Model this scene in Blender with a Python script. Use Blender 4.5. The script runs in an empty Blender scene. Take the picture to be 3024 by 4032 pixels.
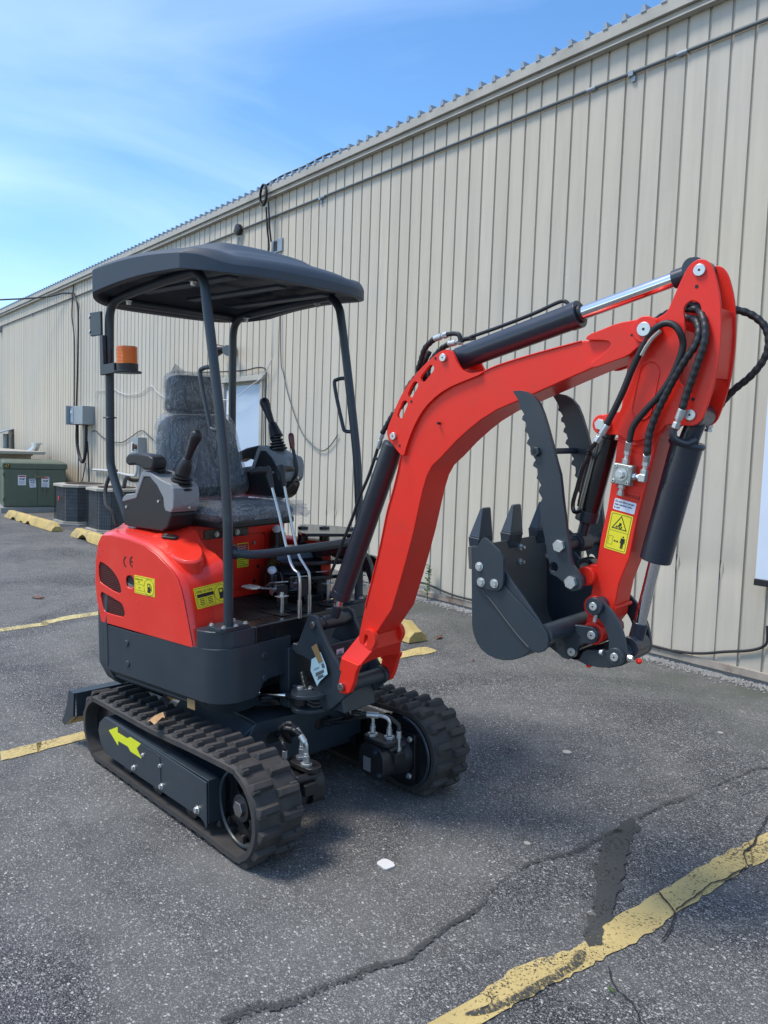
import bpy, bmesh, math, random
from mathutils import Vector, Matrix, noise
from mathutils.geometry import tessellate_polygon
random.seed(7)
sc = bpy.context.scene
# ---------------------------------------------------------------- camera
cam_d = bpy.data.cameras.new('camera'); cam_o = bpy.data.objects.new('camera', cam_d)
sc.collection.objects.link(cam_o); sc.camera = cam_o
CR = [[0.609904, 0.791729, 0.034397], [0.081645, -0.019603, -0.996469], [-0.788259, 0.610558, -0.076596]]
cam_o.matrix_world = Matrix(((CR[0][0],-CR[1][0],-CR[2][0],0),(CR[0][1],-CR[1][1],-CR[2][1],0),(CR[0][2],-CR[1][2],-CR[2][2],1.55),(0,0,0,1)))
cam_d.sensor_fit = 'VERTICAL'; cam_d.sensor_height = 36; cam_d.lens = 28.8633
cam_d.clip_start = .05; cam_d.clip_end = 2000
# ---------------------------------------------------------------- light
SUN = Vector((-.26,-.40,.87)).normalized()          # direction towards the sun
sun_el = math.asin(SUN.z); sun_az = math.atan2(SUN.x, SUN.y)
w = bpy.data.worlds.new('World'); sc.world = w; w.use_nodes = True
nt = w.node_tree; nt.nodes.clear()
def N(nt, t, **k):
    n = nt.nodes.new(t)
    for a, b in k.items():
        if a.startswith('i_'): n.inputs[a[2:].replace('_',' ')].default_value = b
        else: setattr(n, a, b)
    return n
def Lk(nt, a, ao, b, bi): nt.links.new(a.outputs[ao], b.inputs[bi])
sky = N(nt, 'ShaderNodeTexSky', sky_type='NISHITA', sun_disc=False, sun_elevation=sun_el, sun_rotation=sun_az, air_density=1.0, dust_density=.6, ozone_density=2.5)
bg = N(nt, 'ShaderNodeBackground', i_Strength=.10)
hs = N(nt, 'ShaderNodeHueSaturation', i_Saturation=1.22, i_Value=1.0, i_Hue=.500)
tc = N(nt, 'ShaderNodeTexCoord')
mp = N(nt, 'ShaderNodeMapping'); mp.inputs['Scale'].default_value = (1.1,1.1,3.2); mp.inputs['Location'].default_value = (.9,4.2,1.3)
n1 = N(nt, 'ShaderNodeTexNoise', i_Scale=1.5, i_Detail=7, i_Roughness=.50, i_Distortion=.9)
rp = N(nt, 'ShaderNodeValToRGB'); rp.color_ramp.elements[0].position = .38; rp.color_ramp.elements[1].position = .92
mx = N(nt, 'ShaderNodeMix', data_type='RGBA'); mx.inputs['B'].default_value = (7.5,8.4,9.6,1)
om = N(nt, 'ShaderNodeOutputWorld')
mul = N(nt, 'ShaderNodeMath', operation='MULTIPLY'); mul.inputs[1].default_value = .36
Lk(nt,tc,'Generated',mp,'Vector'); Lk(nt,mp,0,n1,'Vector'); Lk(nt,n1,'Fac',rp,0); Lk(nt,rp,0,mul,0); Lk(nt,mul,0,mx,'Factor')
Lk(nt,sky,0,hs,'Color'); Lk(nt,hs,0,mx,'A'); Lk(nt,mx,'Result',bg,'Color'); Lk(nt,bg,0,om,0)
sd = bpy.data.lights.new('sun','SUN'); sd.energy = 1.5; sd.angle = math.radians(17); sd.color = (1,.93,.82)
so = bpy.data.objects.new('sun', sd); sc.collection.objects.link(so); so.rotation_euler = SUN.to_track_quat('Z','Y').to_euler(); so.location = (0,0,8)
vs = sc.view_settings; vs.view_transform = 'Standard'; vs.look = 'None'; vs.exposure = 1.28; vs.gamma = 1
# ---------------------------------------------------------------- frames
T4 = Matrix([[0.999998, 6.6e-05, 0.002154], [0.0, 0.999538, -0.030409], [-0.002155, 0.030409, 0.999535]]).to_4x4()                            # ground plane (sloping up towards the building)
O = Vector([-3.19, 1.8308, 0.0626]); YU, YH, YB = 0.081723, 0.217727, 0.187973
ROOT = Matrix.Translation(O) @ T4 @ Matrix.Rotation(YH,4,'Z')
FR = {'H':Matrix(), 'U':Matrix.Rotation(YU-YH,4,'Z'), 'B':Matrix.Rotation(YB-YH,4,'Z')}
GN = T4.col[2].to_3d()
def gz(x, y): return -(GN.x*x+GN.y*y)/GN.z
# ---------------------------------------------------------------- materials
def mat(name, col, rough=.5, metal=0, var=.12, vscale=6, bump=0, bscale=200, coat=0, spec=.5, dirt=None, dscale=3, damt=.5, orand=0, trans=0, alpha=1, sss=0):
    m = bpy.data.materials.new(name); m.use_nodes = True; nt = m.node_tree
    b = nt.nodes['Principled BSDF']; b.inputs['Roughness'].default_value = rough; b.inputs['Metallic'].default_value = metal
    b.inputs['Coat Weight'].default_value = coat; b.inputs['Coat Roughness'].default_value = .12; b.inputs['Specular IOR Level'].default_value = spec
    b.inputs['Transmission Weight'].default_value = trans; b.inputs['Alpha'].default_value = alpha
    tc = N(nt,'ShaderNodeTexCoord'); n = N(nt,'ShaderNodeTexNoise', i_Scale=vscale, i_Detail=6, i_Roughness=.6)
    Lk(nt,tc,'Object',n,'Vector')
    mr = N(nt,'ShaderNodeMapRange'); mr.inputs['From Min'].default_value=.25; mr.inputs['From Max'].default_value=.75
    mr.inputs['To Min'].default_value = 1-var; mr.inputs['To Max'].default_value = 1+var
    Lk(nt,n,'Fac',mr,'Value')
    hv = N(nt,'ShaderNodeHueSaturation'); hv.inputs['Color'].default_value = (*col,1); Lk(nt,mr,0,hv,'Value')
    last = hv
    if orand:
        oi = N(nt,'ShaderNodeObjectInfo'); mr2 = N(nt,'ShaderNodeMapRange'); mr2.inputs['To Min'].default_value=1-orand; mr2.inputs['To Max'].default_value=1+orand
        Lk(nt,oi,'Random',mr2,'Value'); h2 = N(nt,'ShaderNodeHueSaturation'); Lk(nt,mr2,0,h2,'Value'); Lk(nt,last,0,h2,'Color'); last = h2
    if dirt:
        n2 = N(nt,'ShaderNodeTexNoise', i_Scale=dscale, i_Detail=8, i_Roughness=.68); Lk(nt,tc,'Object',n2,'Vector')
        r2 = N(nt,'ShaderNodeValToRGB'); r2.color_ramp.elements[0].position=.5; r2.color_ramp.elements[1].position=.72
        Lk(nt,n2,'Fac',r2,0); mm = N(nt,'ShaderNodeMath',operation='MULTIPLY'); mm.inputs[1].default_value=damt; Lk(nt,r2,0,mm,0)
        mx = N(nt,'ShaderNodeMix',data_type='RGBA'); mx.inputs['B'].default_value=(*dirt,1); Lk(nt,mm,0,mx,'Factor'); Lk(nt,last,0,mx,'A'); last = mx
        Lk(nt,mx,'Result',b,'Base Color')
    else: Lk(nt,last,0,b,'Base Color')
    mr3 = N(nt,'ShaderNodeMapRange'); mr3.inputs['To Min'].default_value=max(0,rough-.1); mr3.inputs['To Max'].default_value=min(1,rough+.1); Lk(nt,n,'Fac',mr3,'Value'); Lk(nt,mr3,0,b,'Roughness')
    if bump:
        n3 = N(nt,'ShaderNodeTexNoise', i_Scale=bscale, i_Detail=3); Lk(nt,tc,'Object',n3,'Vector')
        bp = N(nt,'ShaderNodeBump', i_Strength=bump, i_Distance=.002); Lk(nt,n3,'Fac',bp,'Height'); Lk(nt,bp,0,b,'Normal')
    return m
RED = mat('red_paint',(.80,.026,.012),.42,var=.05,bump=.16,bscale=240,coat=.12,spec=.35,dirt=(.55,.05,.03),dscale=7,damt=.3)
HOODRED = mat('red_plastic_hood',(.80,.032,.016),.30,var=.05,bump=.05,bscale=350,coat=.35,dirt=(.62,.09,.06),dscale=3,damt=.35)
GREY = mat('slate_paint',(.024,.036,.047),.42,var=.12,bump=.08,bscale=300,coat=.08,dirt=(.05,.055,.06),dscale=4,damt=.35)
CYL = mat('cylinder_paint',(.022,.028,.04),.30,var=.08,coat=.2)
BLACK = mat('black_plastic',(.016,.016,.018),.42,var=.15,bump=.15,bscale=500)
GLOSS = mat('black_gloss_paint',(.009,.010,.012),.22,var=.1,coat=.4)
LGREY = mat('light_grey_plastic',(.25,.265,.27),.5,var=.06,bump=.2,bscale=600,dirt=(.15,.16,.17),damt=.3)
ROOF = mat('canopy_plastic',(.036,.052,.072),.58,var=.1,bump=.35,bscale=420,dirt=(.06,.072,.085),dscale=3,damt=.4)
RUBBER = mat('rubber',(.036,.034,.033),.72,var=.25,vscale=14,bump=.4,bscale=180,dirt=(.085,.068,.055),dscale=9,damt=.6)
HOSE = mat('hose_rubber',(.013,.013,.014),.5,var=.15)
WRAP = mat('spiral_wrap',(.016,.016,.017),.45,var=.2)
CHROME = mat('chrome_rod',(.72,.73,.74),.13,1,var=.04)
ZINC = mat('zinc_plated',(.60,.62,.61),.35,.75,var=.15,vscale=60)
SILVER = mat('galvanised_tube',(.55,.58,.58),.3,1,var=.12,vscale=30)
STEEL = mat('bare_steel_pin',(.36,.36,.36),.35,1,var=.15,vscale=40)
SEATM = mat('seat_vinyl',(.016,.019,.022),.55,var=.15,bump=.4,bscale=250)
YEL = mat('yellow_sticker',(.82,.72,.03),.4,var=.04)
YARR = mat('arrow_yellow',(.66,.70,.02),.5,var=.06)
INK = mat('black_ink',(.012,.012,.012),.6,var=.02)
WHITE = mat('white_sticker',(.72,.74,.8),.45,var=.03)
REDST = mat('red_sticker',(.45,.02,.02),.5,var=.03)
DKRED = mat('dark_red_grip',(.11,.006,.01),.3,var=.08,coat=.3)
AMBER = mat('amber_lens',(.85,.17,.01),.22,var=.05,coat=.4)
CONC_Y = mat('yellow_painted_concrete',(.50,.37,.13),.8,var=.16,vscale=9,bump=.6,bscale=70,dirt=(.17,.16,.11),dscale=5,damt=.8)
GREEN = mat('olive_cabinet_paint',(.10,.125,.085),.5,var=.12,dirt=(.10,.11,.085),dscale=1.5,damt=.6)
BEIGE = mat('beige_trim_paint',(.42,.395,.335),.55,var=.08,dirt=(.25,.23,.19),dscale=2,damt=.5)
RUST = mat('rusty_channel',(.34,.30,.25),.8,var=.25,bump=.4,bscale=80,dirt=(.095,.04,.022),dscale=3.2,damt=1.0)
GALV = mat('galvanised_box',(.27,.31,.34),.45,.3,var=.08)
CABLE = mat('black_cable',(.014,.014,.016),.55)
WCABLE = mat('white_cable',(.62,.62,.6),.55)
GCABLE = mat('grey_conduit',(.10,.12,.13),.5,.2,var=.15)
FIN = mat('condenser_fins',(.085,.10,.115),.6,.2,var=.3,vscale=5,dirt=(.17,.19,.21),dscale=9,damt=.45)
DOORM = mat('sky_tinted_door',(.42,.52,.64),.42,var=.03)  # blue of the reflected sky is put into the base colour
CONC = mat('concrete',(.26,.26,.25),.85,var=.15,bump=.5,bscale=90)
STONE = mat('pale_gravel',(.32,.31,.29),.85,var=.3,orand=.25)
LEAFG = mat('weed_leaf',(.05,.11,.02),.55,var=.25,vscale=20)
LEAFD = mat('dry_leaf',(.16,.07,.04),.7,var=.3,vscale=30)
CARD = mat('brown_tape',(.26,.17,.07),.6,var=.1)
TAGB = mat('pale_blue_tag',(.42,.60,.66),.5,var=.05)
FILM = None
def film_mat():
    m = bpy.data.materials.new('clear_plastic_film'); m.use_nodes=True; nt=m.node_tree; b=nt.nodes['Principled BSDF']
    tc=N(nt,'ShaderNodeTexCoord'); mp=N(nt,'ShaderNodeMapping'); mp.inputs['Scale'].default_value=(9,9,3.5)
    n=N(nt,'ShaderNodeTexNoise',i_Scale=2.0,i_Detail=5,i_Roughness=.55,i_Distortion=2.2); Lk(nt,tc,'Object',mp,0); Lk(nt,mp,0,n,'Vector')
    sb=N(nt,'ShaderNodeMath',operation='SUBTRACT'); sb.inputs[1].default_value=.5; Lk(nt,n,'Fac',sb,0); ab=N(nt,'ShaderNodeMath',operation='ABSOLUTE'); Lk(nt,sb,0,ab,0)
    cr=N(nt,'ShaderNodeMapRange'); cr.inputs['From Min'].default_value=0; cr.inputs['From Max'].default_value=.022; cr.inputs['To Min'].default_value=.42; cr.inputs['To Max'].default_value=0; Lk(nt,ab,0,cr,'Value')
    r=N(nt,'ShaderNodeMapRange'); r.inputs['From Min'].default_value=.35; r.inputs['From Max'].default_value=.65; r.inputs['To Min'].default_value=.20; r.inputs['To Max'].default_value=.38; Lk(nt,n,'Fac',r,'Value')
    ad=N(nt,'ShaderNodeMath',operation='ADD'); Lk(nt,r,0,ad,0); Lk(nt,cr,0,ad,1); Lk(nt,ad,0,b,'Alpha'); b.inputs['Base Color'].default_value=(.46,.49,.52,1); b.inputs['Roughness'].default_value=.10
    b.inputs['Specular IOR Level'].default_value=.9
    bp=N(nt,'ShaderNodeBump',i_Strength=1.0,i_Distance=.03); Lk(nt,n,'Fac',bp,'Height'); Lk(nt,bp,0,b,'Normal')
    return m
FILM = film_mat()
# ---------------------------------------------------------------- mesh helpers
def link(o, parent=None):
    sc.collection.objects.link(o)
    if parent: o.parent = parent
    return o
def tag(o, label=None, cat=None, group=None, kind=None):
    if label: o['label']=label
    if cat: o['category']=cat
    if group: o['group']=group
    if kind: o['kind']=kind
    return o
def empty(name, M=None, label=None, cat=None, group=None):
    o = bpy.data.objects.new(name,None); o.empty_display_size=.1; link(o)
    if M is not None: o.matrix_world = M
    return tag(o,label,cat,group)
def chaikin(p, n=1, closed=True):
    for _ in range(n):
        q=[]; L=len(p)
        for i in range(L if closed else L-1):
            a=p[i]; b=p[(i+1)%L]
            q.append(tuple(.75*x+.25*y for x,y in zip(a,b))); q.append(tuple(.25*x+.75*y for x,y in zip(a,b)))
        if not closed: q=[p[0]]+q+[p[-1]]
        p=q
    return p
def spline(pts, n=6):
    P=[Vector(p) for p in pts]; out=[]
    for i in range(len(P)-1):
        p0=P[max(i-1,0)];p1=P[i];p2=P[i+1];p3=P[min(i+2,len(P)-1)]
        for j in range(n):
            t=j/n; out.append(.5*((2*p1)+(p2-p0)*t+(2*p0-5*p1+4*p2-p3)*t*t+(-p0+3*p1-3*p2+p3)*t**3))
    out.append(P[-1]); return out
def circ(cx, cy, r, n=16, a0=0): return [(cx+r*math.cos(a0+2*math.pi*i/n), cy+r*math.sin(a0+2*math.pi*i/n)) for i in range(n)]
def slot(x0,y0,x1,y1,r,n=6):
    a=math.atan2(y1-y0,x1-x0); o=[]
    for i in range(n+1): t=a-math.pi/2+math.pi*i/n; o.append((x1+r*math.cos(t),y1+r*math.sin(t)))
    for i in range(n+1): t=a+math.pi/2+math.pi*i/n; o.append((x0+r*math.cos(t),y0+r*math.sin(t)))
    return o
def rrect(x0,y0,x1,y1,r,n=4):
    o=[]
    for cx,cy,a in ((x1-r,y0+r,-90),(x1-r,y1-r,0),(x0+r,y1-r,90),(x0+r,y0+r,180)):
        for i in range(n+1): t=math.radians(a+90*i/n); o.append((cx+r*math.cos(t),cy+r*math.sin(t)))
    return o
class MB:
    def __init__(s, fr=None):
        s.v=[]; s.f=[]; s.M = FR[fr] if isinstance(fr,str) else (fr or Matrix())
    def add(s, vs, fs, M=None):
        k=len(s.v)
        for p in vs:
            p=Vector(p); s.v.append(tuple(M@p) if M else tuple(p))
        for f in fs: s.f.append(tuple(i+k for i in f))
        return s
    def box(s, x0,x1,y0,y1,z0,z1, M=None):
        return s.add([(x,y,z) for x in (x0,x1) for y in (y0,y1) for z in (z0,z1)],[(0,1,3,2),(4,6,7,5),(0,4,5,1),(2,3,7,6),(0,2,6,4),(1,5,7,3)],M)
    def hexa(s, lo, hi):   # two rings of equal length -> closed solid
        n=len(lo); vs=list(lo)+list(hi)
        fs=[tuple(range(n))[::-1],tuple(range(n,2*n))]+[(i,(i+1)%n,n+(i+1)%n,n+i) for i in range(n)]
        return s.add(vs,fs)
    def cyl(s, p0, p1, r, seg=20, r1=None, cap=True):
        p0=Vector(p0);p1=Vector(p1); r1=r if r1 is None else r1
        z=(p1-p0).normalized(); x=z.orthogonal().normalized(); y=z.cross(x)
        vs=[p0+r*(math.cos(a)*x+math.sin(a)*y) for a in [2*math.pi*i/seg for i in range(seg)]]+[p1+r1*(math.cos(a)*x+math.sin(a)*y) for a in [2*math.pi*i/seg for i in range(seg)]]
        fs=[(i,(i+1)%seg,seg+(i+1)%seg,seg+i) for i in range(seg)]
        if cap: fs+=[tuple(range(seg))[::-1],tuple(range(seg,2*seg))]
        return s.add(vs,fs)
    def lathe(s, prof, p0, ax, seg=20):   # prof: (r, h) pairs along axis
        p0=Vector(p0); z=Vector(ax).normalized(); x=z.orthogonal().normalized(); y=z.cross(x); vs=[]; fs=[]
        for r,h in prof:
            for i in range(seg):
                a=2*math.pi*i/seg; vs.append(p0+z*h+r*(math.cos(a)*x+math.sin(a)*y))
        for j in range(len(prof)-1):
            for i in range(seg): fs.append((j*seg+i,j*seg+(i+1)%seg,(j+1)*seg+(i+1)%seg,(j+1)*seg+i))
        fs.append(tuple(range(seg))[::-1]); fs.append(tuple(range((len(prof)-1)*seg,len(prof)*seg)))
        return s.add(vs,fs)
    def tube(s, pts, r, seg=10, rf=None, cap=True):
        P=[Vector(p) for p in pts]; n=len(P); vs=[]; fs=[]
        t0=(P[1]-P[0]).normalized(); x=t0.orthogonal().normalized()
        for i in range(n):
            t=(P[min(i+1,n-1)]-P[max(i-1,0)]).normalized()
            x=(x-t*x.dot(t)).normalized(); y=t.cross(x); rr=(rf(i) if rf else r)
            for j in range(seg):
                a=2*math.pi*j/seg; vs.append(P[i]+rr*(math.cos(a)*x+math.sin(a)*y))
        for i in range(n-1):
            for j in range(seg): fs.append((i*seg+j,i*seg+(j+1)%seg,(i+1)*seg+(j+1)%seg,(i+1)*seg+j))
        if cap: fs.append(tuple(range(seg))[::-1]); fs.append(tuple(range((n-1)*seg,n*seg)))
        return s.add(vs,fs)
    def prism(s, poly, a0, a1, holes=(), plane='XZ'):
        def P(x,y,h): return (x,h,y) if plane=='XZ' else ((x,y,h) if plane=='XY' else (h,x,y))
        loops=[list(poly)]+[list(h) for h in holes]
        flat=[p for l in loops for p in l]; n=len(flat)
        tri=tessellate_polygon([[Vector((p[0],p[1],0)) for p in l] for l in loops])
        vs=[P(x,y,a0) for x,y in flat]+[P(x,y,a1) for x,y in flat]
        fs=[tuple(t) for t in tri]+[tuple(i+n for i in t)[::-1] for t in tri]
        k=0
        for l in loops:
            m=len(l)
            for i in range(m): a=k+i;b=k+(i+1)%m; fs.append((a,b,b+n,a+n))
            k+=m
        return s.add(vs,fs)
    def build(s, name, m, parent=None, smooth=35, bevel=0, seg=2, sub=0, world=False):
        me=bpy.data.meshes.new(name); bm=bmesh.new()
        bv=[bm.verts.new(s.M@Vector(v)) for v in s.v]
        for f in s.f:
            try: bm.faces.new([bv[i] for i in f])
            except ValueError: pass
        bmesh.ops.recalc_face_normals(bm, faces=bm.faces[:])
        if bevel or sub: bmesh.ops.dissolve_limit(bm, angle_limit=.002, verts=bm.verts[:], edges=bm.edges[:])
        bm.to_mesh(me); bm.free()
        for p in me.polygons: p.use_smooth=True
        me.set_sharp_from_angle(angle=math.radians(smooth))
        me.materials.append(m)
        o=bpy.data.objects.new(name,me); link(o,parent)
        if bevel:
            b=o.modifiers.new('bevel','BEVEL'); b.width=bevel; b.segments=seg; b.limit_method='ANGLE'; b.angle_limit=math.radians(20); b.harden_normals=True
        return o
def dup(o, M, parent=None):
    c=o.copy(); link(c); c.parent = parent or o.parent; c.matrix_local=M; return c
def text(s, size, m, name, parent, M, ext=.0002, sx=1, align='LEFT'):
    cu=bpy.data.curves.new('t','FONT'); cu.body=s; cu.size=size; cu.extrude=ext; cu.align_x=align; cu.space_line=1.0
    o=bpy.data.objects.new('t',cu); sc.collection.objects.link(o)
    dg=bpy.context.evaluated_depsgraph_get(); me=bpy.data.meshes.new_from_object(o.evaluated_get(dg))
    bpy.data.objects.remove(o); me.name=name; me.materials.clear(); me.materials.append(m)
    for v in me.vertices: v.co.x*=sx
    q=bpy.data.objects.new(name,me); link(q,parent); q.matrix_local=M; return q
def side_M(x,y,z,fr='H',flip=False,rz=0,tilt=0):  # a decal plane facing -Y: local x -> +X, local y -> +Z
    return FR[fr]@Matrix.Translation((x,y,z))@Matrix.Rotation(rz,4,'Z')@Matrix.Rotation(math.pi/2,4,'X')@Matrix.Rotation(tilt,4,'Z')
HEXM={}
def hexbolt(parent, p, d, r=.009, h=.008, name='bolt', m=None, washer=True, stud=0):
    key=(r,h,washer,stud,m)
    if key not in HEXM:
        b=MB()
        if washer: b.cyl((0,0,0),(0,0,.002),r*1.35,18)
        b.cyl((0,0,.001),(0,0,h),r,6)
        if stud: b.cyl((0,0,h),(0,0,h+stud),r*.5,12)
        o=b.build(name,m or ZINC,parent,bevel=.0008,seg=1); HEXM[key]=o.data; first=o
    else:
        first=bpy.data.objects.new(name,HEXM[key]); link(first,parent)
    z=Vector(d).normalized()
    first.matrix_local=Matrix.Translation(p)@z.to_track_quat('Z','Y').to_matrix().to_4x4()
    return first
# ================================================================ SETTING
def asphalt():
    m=bpy.data.materials.new('asphalt'); m.use_nodes=True; nt=m.node_tree; b=nt.nodes['Principled BSDF']; b.inputs['Roughness'].default_value=.82
    b.inputs['Specular IOR Level'].default_value=.35
    tc=N(nt,'ShaderNodeTexCoord')
    def noise(s,d=5,r=.6,dist=0):
        n=N(nt,'ShaderNodeTexNoise',i_Scale=s,i_Detail=d,i_Roughness=r,i_Distortion=dist); Lk(nt,tc,'Object',n,'Vector'); return n
    def mrange(n,o,a,b_,c,d):
        q=N(nt,'ShaderNodeMapRange'); 
        for k_,v_ in zip(('From Min','From Max','To Min','To Max'),(a,b_,c,d)): q.inputs[k_].default_value=v_
        Lk(nt,n,o,q,'Value'); return q
    def mixc(f,fo,A,B):
        x=N(nt,'ShaderNodeMix',data_type='RGBA')
        if f is not None: Lk(nt,f,fo,x,'Factor')
        for k_,v_ in (('A',A),('B',B)):
            if isinstance(v_,tuple): x.inputs[k_].default_value=(*v_,1)
            else: nt.links.new(v_,x.inputs[k_])
        return x
    big=noise(.62,7,.66,1.2); r=N(nt,'ShaderNodeValToRGB'); r.color_ramp.elements[0].position=.43; r.color_ramp.elements[1].position=.57; Lk(nt,big,'Fac',r,0)
    base=mixc(r,0,(.017,.018,.024),(.098,.097,.092))
    med=noise(3.3,7,.65); rm=mrange(med,'Fac',.3,.7,.60,1.45)
    h=N(nt,'ShaderNodeHueSaturation'); nt.links.new(base.outputs['Result'],h.inputs['Color']); Lk(nt,rm,0,h,'Value')
    gr=noise(260,4,.7); rg=mrange(gr,'Fac',.3,.7,.55,1.5)
    h2=N(nt,'ShaderNodeHueSaturation'); Lk(nt,h,0,h2,'Color'); Lk(nt,rg,0,h2,'Value')
    cur=h2.outputs[0]; hs_=[]
    dens=noise(1.4,5,.6); 
    for sc_,thr,keep,colA in ((300,.50,.36,(.17,.17,.165)),(180,.46,.46,(.23,.228,.22)),(115,.42,.62,(.30,.295,.28)),(72,.34,.86,(.43,.42,.39))):
        v=N(nt,'ShaderNodeTexVoronoi',feature='F1',i_Scale=sc_); v.inputs['Randomness'].default_value=1
        mp_=N(nt,'ShaderNodeMapping'); mp_.inputs['Scale'].default_value=(1,1.35,1); mp_.inputs['Location'].default_value=(sc_*.13,.3,0); Lk(nt,tc,'Object',mp_,0)
        ds=N(nt,'ShaderNodeTexNoise',i_Scale=sc_*1.6,i_Detail=2); Lk(nt,mp_,0,ds,'Vector')
        ad=N(nt,'ShaderNodeMix',data_type='VECTOR'); ad.inputs['Factor'].default_value=.016*60/sc_; Lk(nt,mp_,0,ad,'A'); Lk(nt,ds,'Color',ad,'B'); nt.links.new(ad.outputs['Result'],v.inputs['Vector'])
        lt=N(nt,'ShaderNodeMath',operation='LESS_THAN'); lt.inputs[1].default_value=thr; Lk(nt,v,'Distance',lt,0)
        sp=N(nt,'ShaderNodeSeparateColor'); Lk(nt,v,'Color',sp,0)
        dd=mrange(dens,'Fac',.35,.65,keep+.14,keep-.10)
        gt=N(nt,'ShaderNodeMath',operation='GREATER_THAN'); Lk(nt,sp,0,gt,0); Lk(nt,dd,0,gt,1)
        mm=N(nt,'ShaderNodeMath',operation='MULTIPLY'); Lk(nt,lt,0,mm,0); Lk(nt,gt,0,mm,1)
        hv=N(nt,'ShaderNodeHueSaturation'); hv.inputs['Color'].default_value=(*colA,1); rv=mrange(sp,1,0,1,.35,1.25); Lk(nt,rv,0,hv,'Value')
        x=mixc(mm,0,cur,hv.outputs[0]); cur=x.outputs['Result']; hs_.append(mm)
    # greenish-grey silt near the foot of the wall
    sx=N(nt,'ShaderNodeSeparateXYZ'); Lk(nt,tc,'Object',sx,0)
    wy=mrange(sx,'Y',3.7,4.75,0,1); sn=noise(2.1,6,.65); ms=N(nt,'ShaderNodeMath',operation='MULTIPLY'); Lk(nt,wy,0,ms,0); rs=mrange(sn,'Fac',.38,.6,.1,.85); Lk(nt,rs,0,ms,1)
    x=mixc(ms,0,cur,(.085,.092,.075)); cur=x.outputs['Result']
    nt.links.new(cur,b.inputs['Base Color'])
    bn=noise(170,4,.75); a=N(nt,'ShaderNodeMath',operation='ADD'); Lk(nt,bn,'Fac',a,0); Lk(nt,hs_[1],0,a,1)
    bp=N(nt,'ShaderNodeBump',i_Strength=.55,i_Distance=.004); Lk(nt,a,0,bp,'Height'); Lk(nt,bp,0,b,'Normal')
    return m
ASPH=asphalt()
ground=MB(); xs=[-400,-40]+[-40+i for i in range(1,49)]+[60]
g=MB(); g.add([(-400,-300,0),(60,-300,0),(60,D0,0),(-400,D0,0)] if False else [(-400,-300,0),(80,-300,0),(80,300,0),(-400,300,0)],[(0,1,2,3)])
og=g.build('asphalt_ground',ASPH); og.matrix_world=T4; tag(og,'worn dark asphalt parking lot with pale aggregate','ground',kind='structure')
def paint_mat(name,col,wear,crackle=0):
    m=bpy.data.materials.new(name); m.use_nodes=True; nt=m.node_tree; b=nt.nodes['Principled BSDF']; b.inputs['Roughness'].default_value=.75
    tc=N(nt,'ShaderNodeTexCoord'); n=N(nt,'ShaderNodeTexNoise',i_Scale=4,i_Detail=6); Lk(nt,tc,'Object',n,'Vector')
    r=N(nt,'ShaderNodeMapRange'); r.inputs['To Min'].default_value=.7; r.inputs['To Max'].default_value=1.25; Lk(nt,n,'Fac',r,'Value')
    h=N(nt,'ShaderNodeHueSaturation'); h.inputs['Color'].default_value=(*col,1); Lk(nt,r,0,h,'Value'); Lk(nt,h,0,b,'Base Color')
    n2=N(nt,'ShaderNodeTexNoise',i_Scale=110,i_Detail=4,i_Roughness=.75); Lk(nt,tc,'Object',n2,'Vector')
    n3=N(nt,'ShaderNodeTexNoise',i_Scale=3.5,i_Detail=6,i_Roughness=.65); Lk(nt,tc,'Object',n3,'Vector')
    a=N(nt,'ShaderNodeMath',operation='MULTIPLY_ADD'); Lk(nt,n3,'Fac',a,0); a.inputs[1].default_value=.45; Lk(nt,n2,'Fac',a,2)
    r2=N(nt,'ShaderNodeValToRGB'); r2.color_ramp.elements[0].position=wear-.02; r2.color_ramp.elements[1].position=wear+.05; r2.color_ramp.elements[0].color=(1,1,1,1); r2.color_ramp.elements[1].color=(0,0,0,1)
    Lk(nt,a,0,r2,0); Lk(nt,r2,0,b,'Alpha'); return m
PAINT=paint_mat('worn_yellow_paint',(.50,.385,.155),.80); PAINT2=paint_mat('cracked_yellow_paint',(.62,.52,.24),.76)
TAR=paint_mat('tar_sealant',(.050,.051,.050),.735); TARP=paint_mat('tar_patch_mix',(.046,.048,.046),.80); 
def strip(name,left,right,m,lab,cat,z=.004,jit=.006,n=8):
    L=spline([(x,y,0) for x,y in left],n); R_=spline([(x,y,0) for x,y in right],n)
    k=min(len(L),len(R_)); b=MB()
    vs=[]; 
    for i in range(k):
        for P in (L[i],R_[i]): vs.append((P.x+random.uniform(-jit,jit),P.y+random.uniform(-jit,jit),z))
    b.add(vs,[(2*i,2*i+1,2*i+3,2*i+2) for i in range(k-1)])
    o=b.build(name,m); o.matrix_world=T4; return tag(o,lab,cat,kind='structure')
strip('painted_line',[(-1.5222,1.5793),(-1.5395,1.7572),(-1.499,1.9488),(-1.5232,2.1145),(-1.5228,2.4154),(-1.5331,2.7334),(-1.5285,2.9838),(-1.5181,3.1375)][::1]+[(-1.50,4.3)],[(-1.4328,1.6062),(-1.4291,1.7528),(-1.4169,1.9222),(-1.4064,2.1215),(-1.4143,2.3574),(-1.4247,2.6707),(-1.4322,2.8568),(-1.4158,2.9763)]+[(-1.38,4.3)],PAINT,'thick worn yellow bay line in the right foreground','line')
LN=[(-1.5222,1.5793),(-1.4328,1.6062)]
strip('painted_line',[(LN[0][0],LN[0][1]),(LN[0][0],-1)],[(LN[1][0],LN[1][1]),(LN[1][0]+.01,-1)],PAINT,'worn yellow bay line running out of the lower right corner','line')
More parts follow.
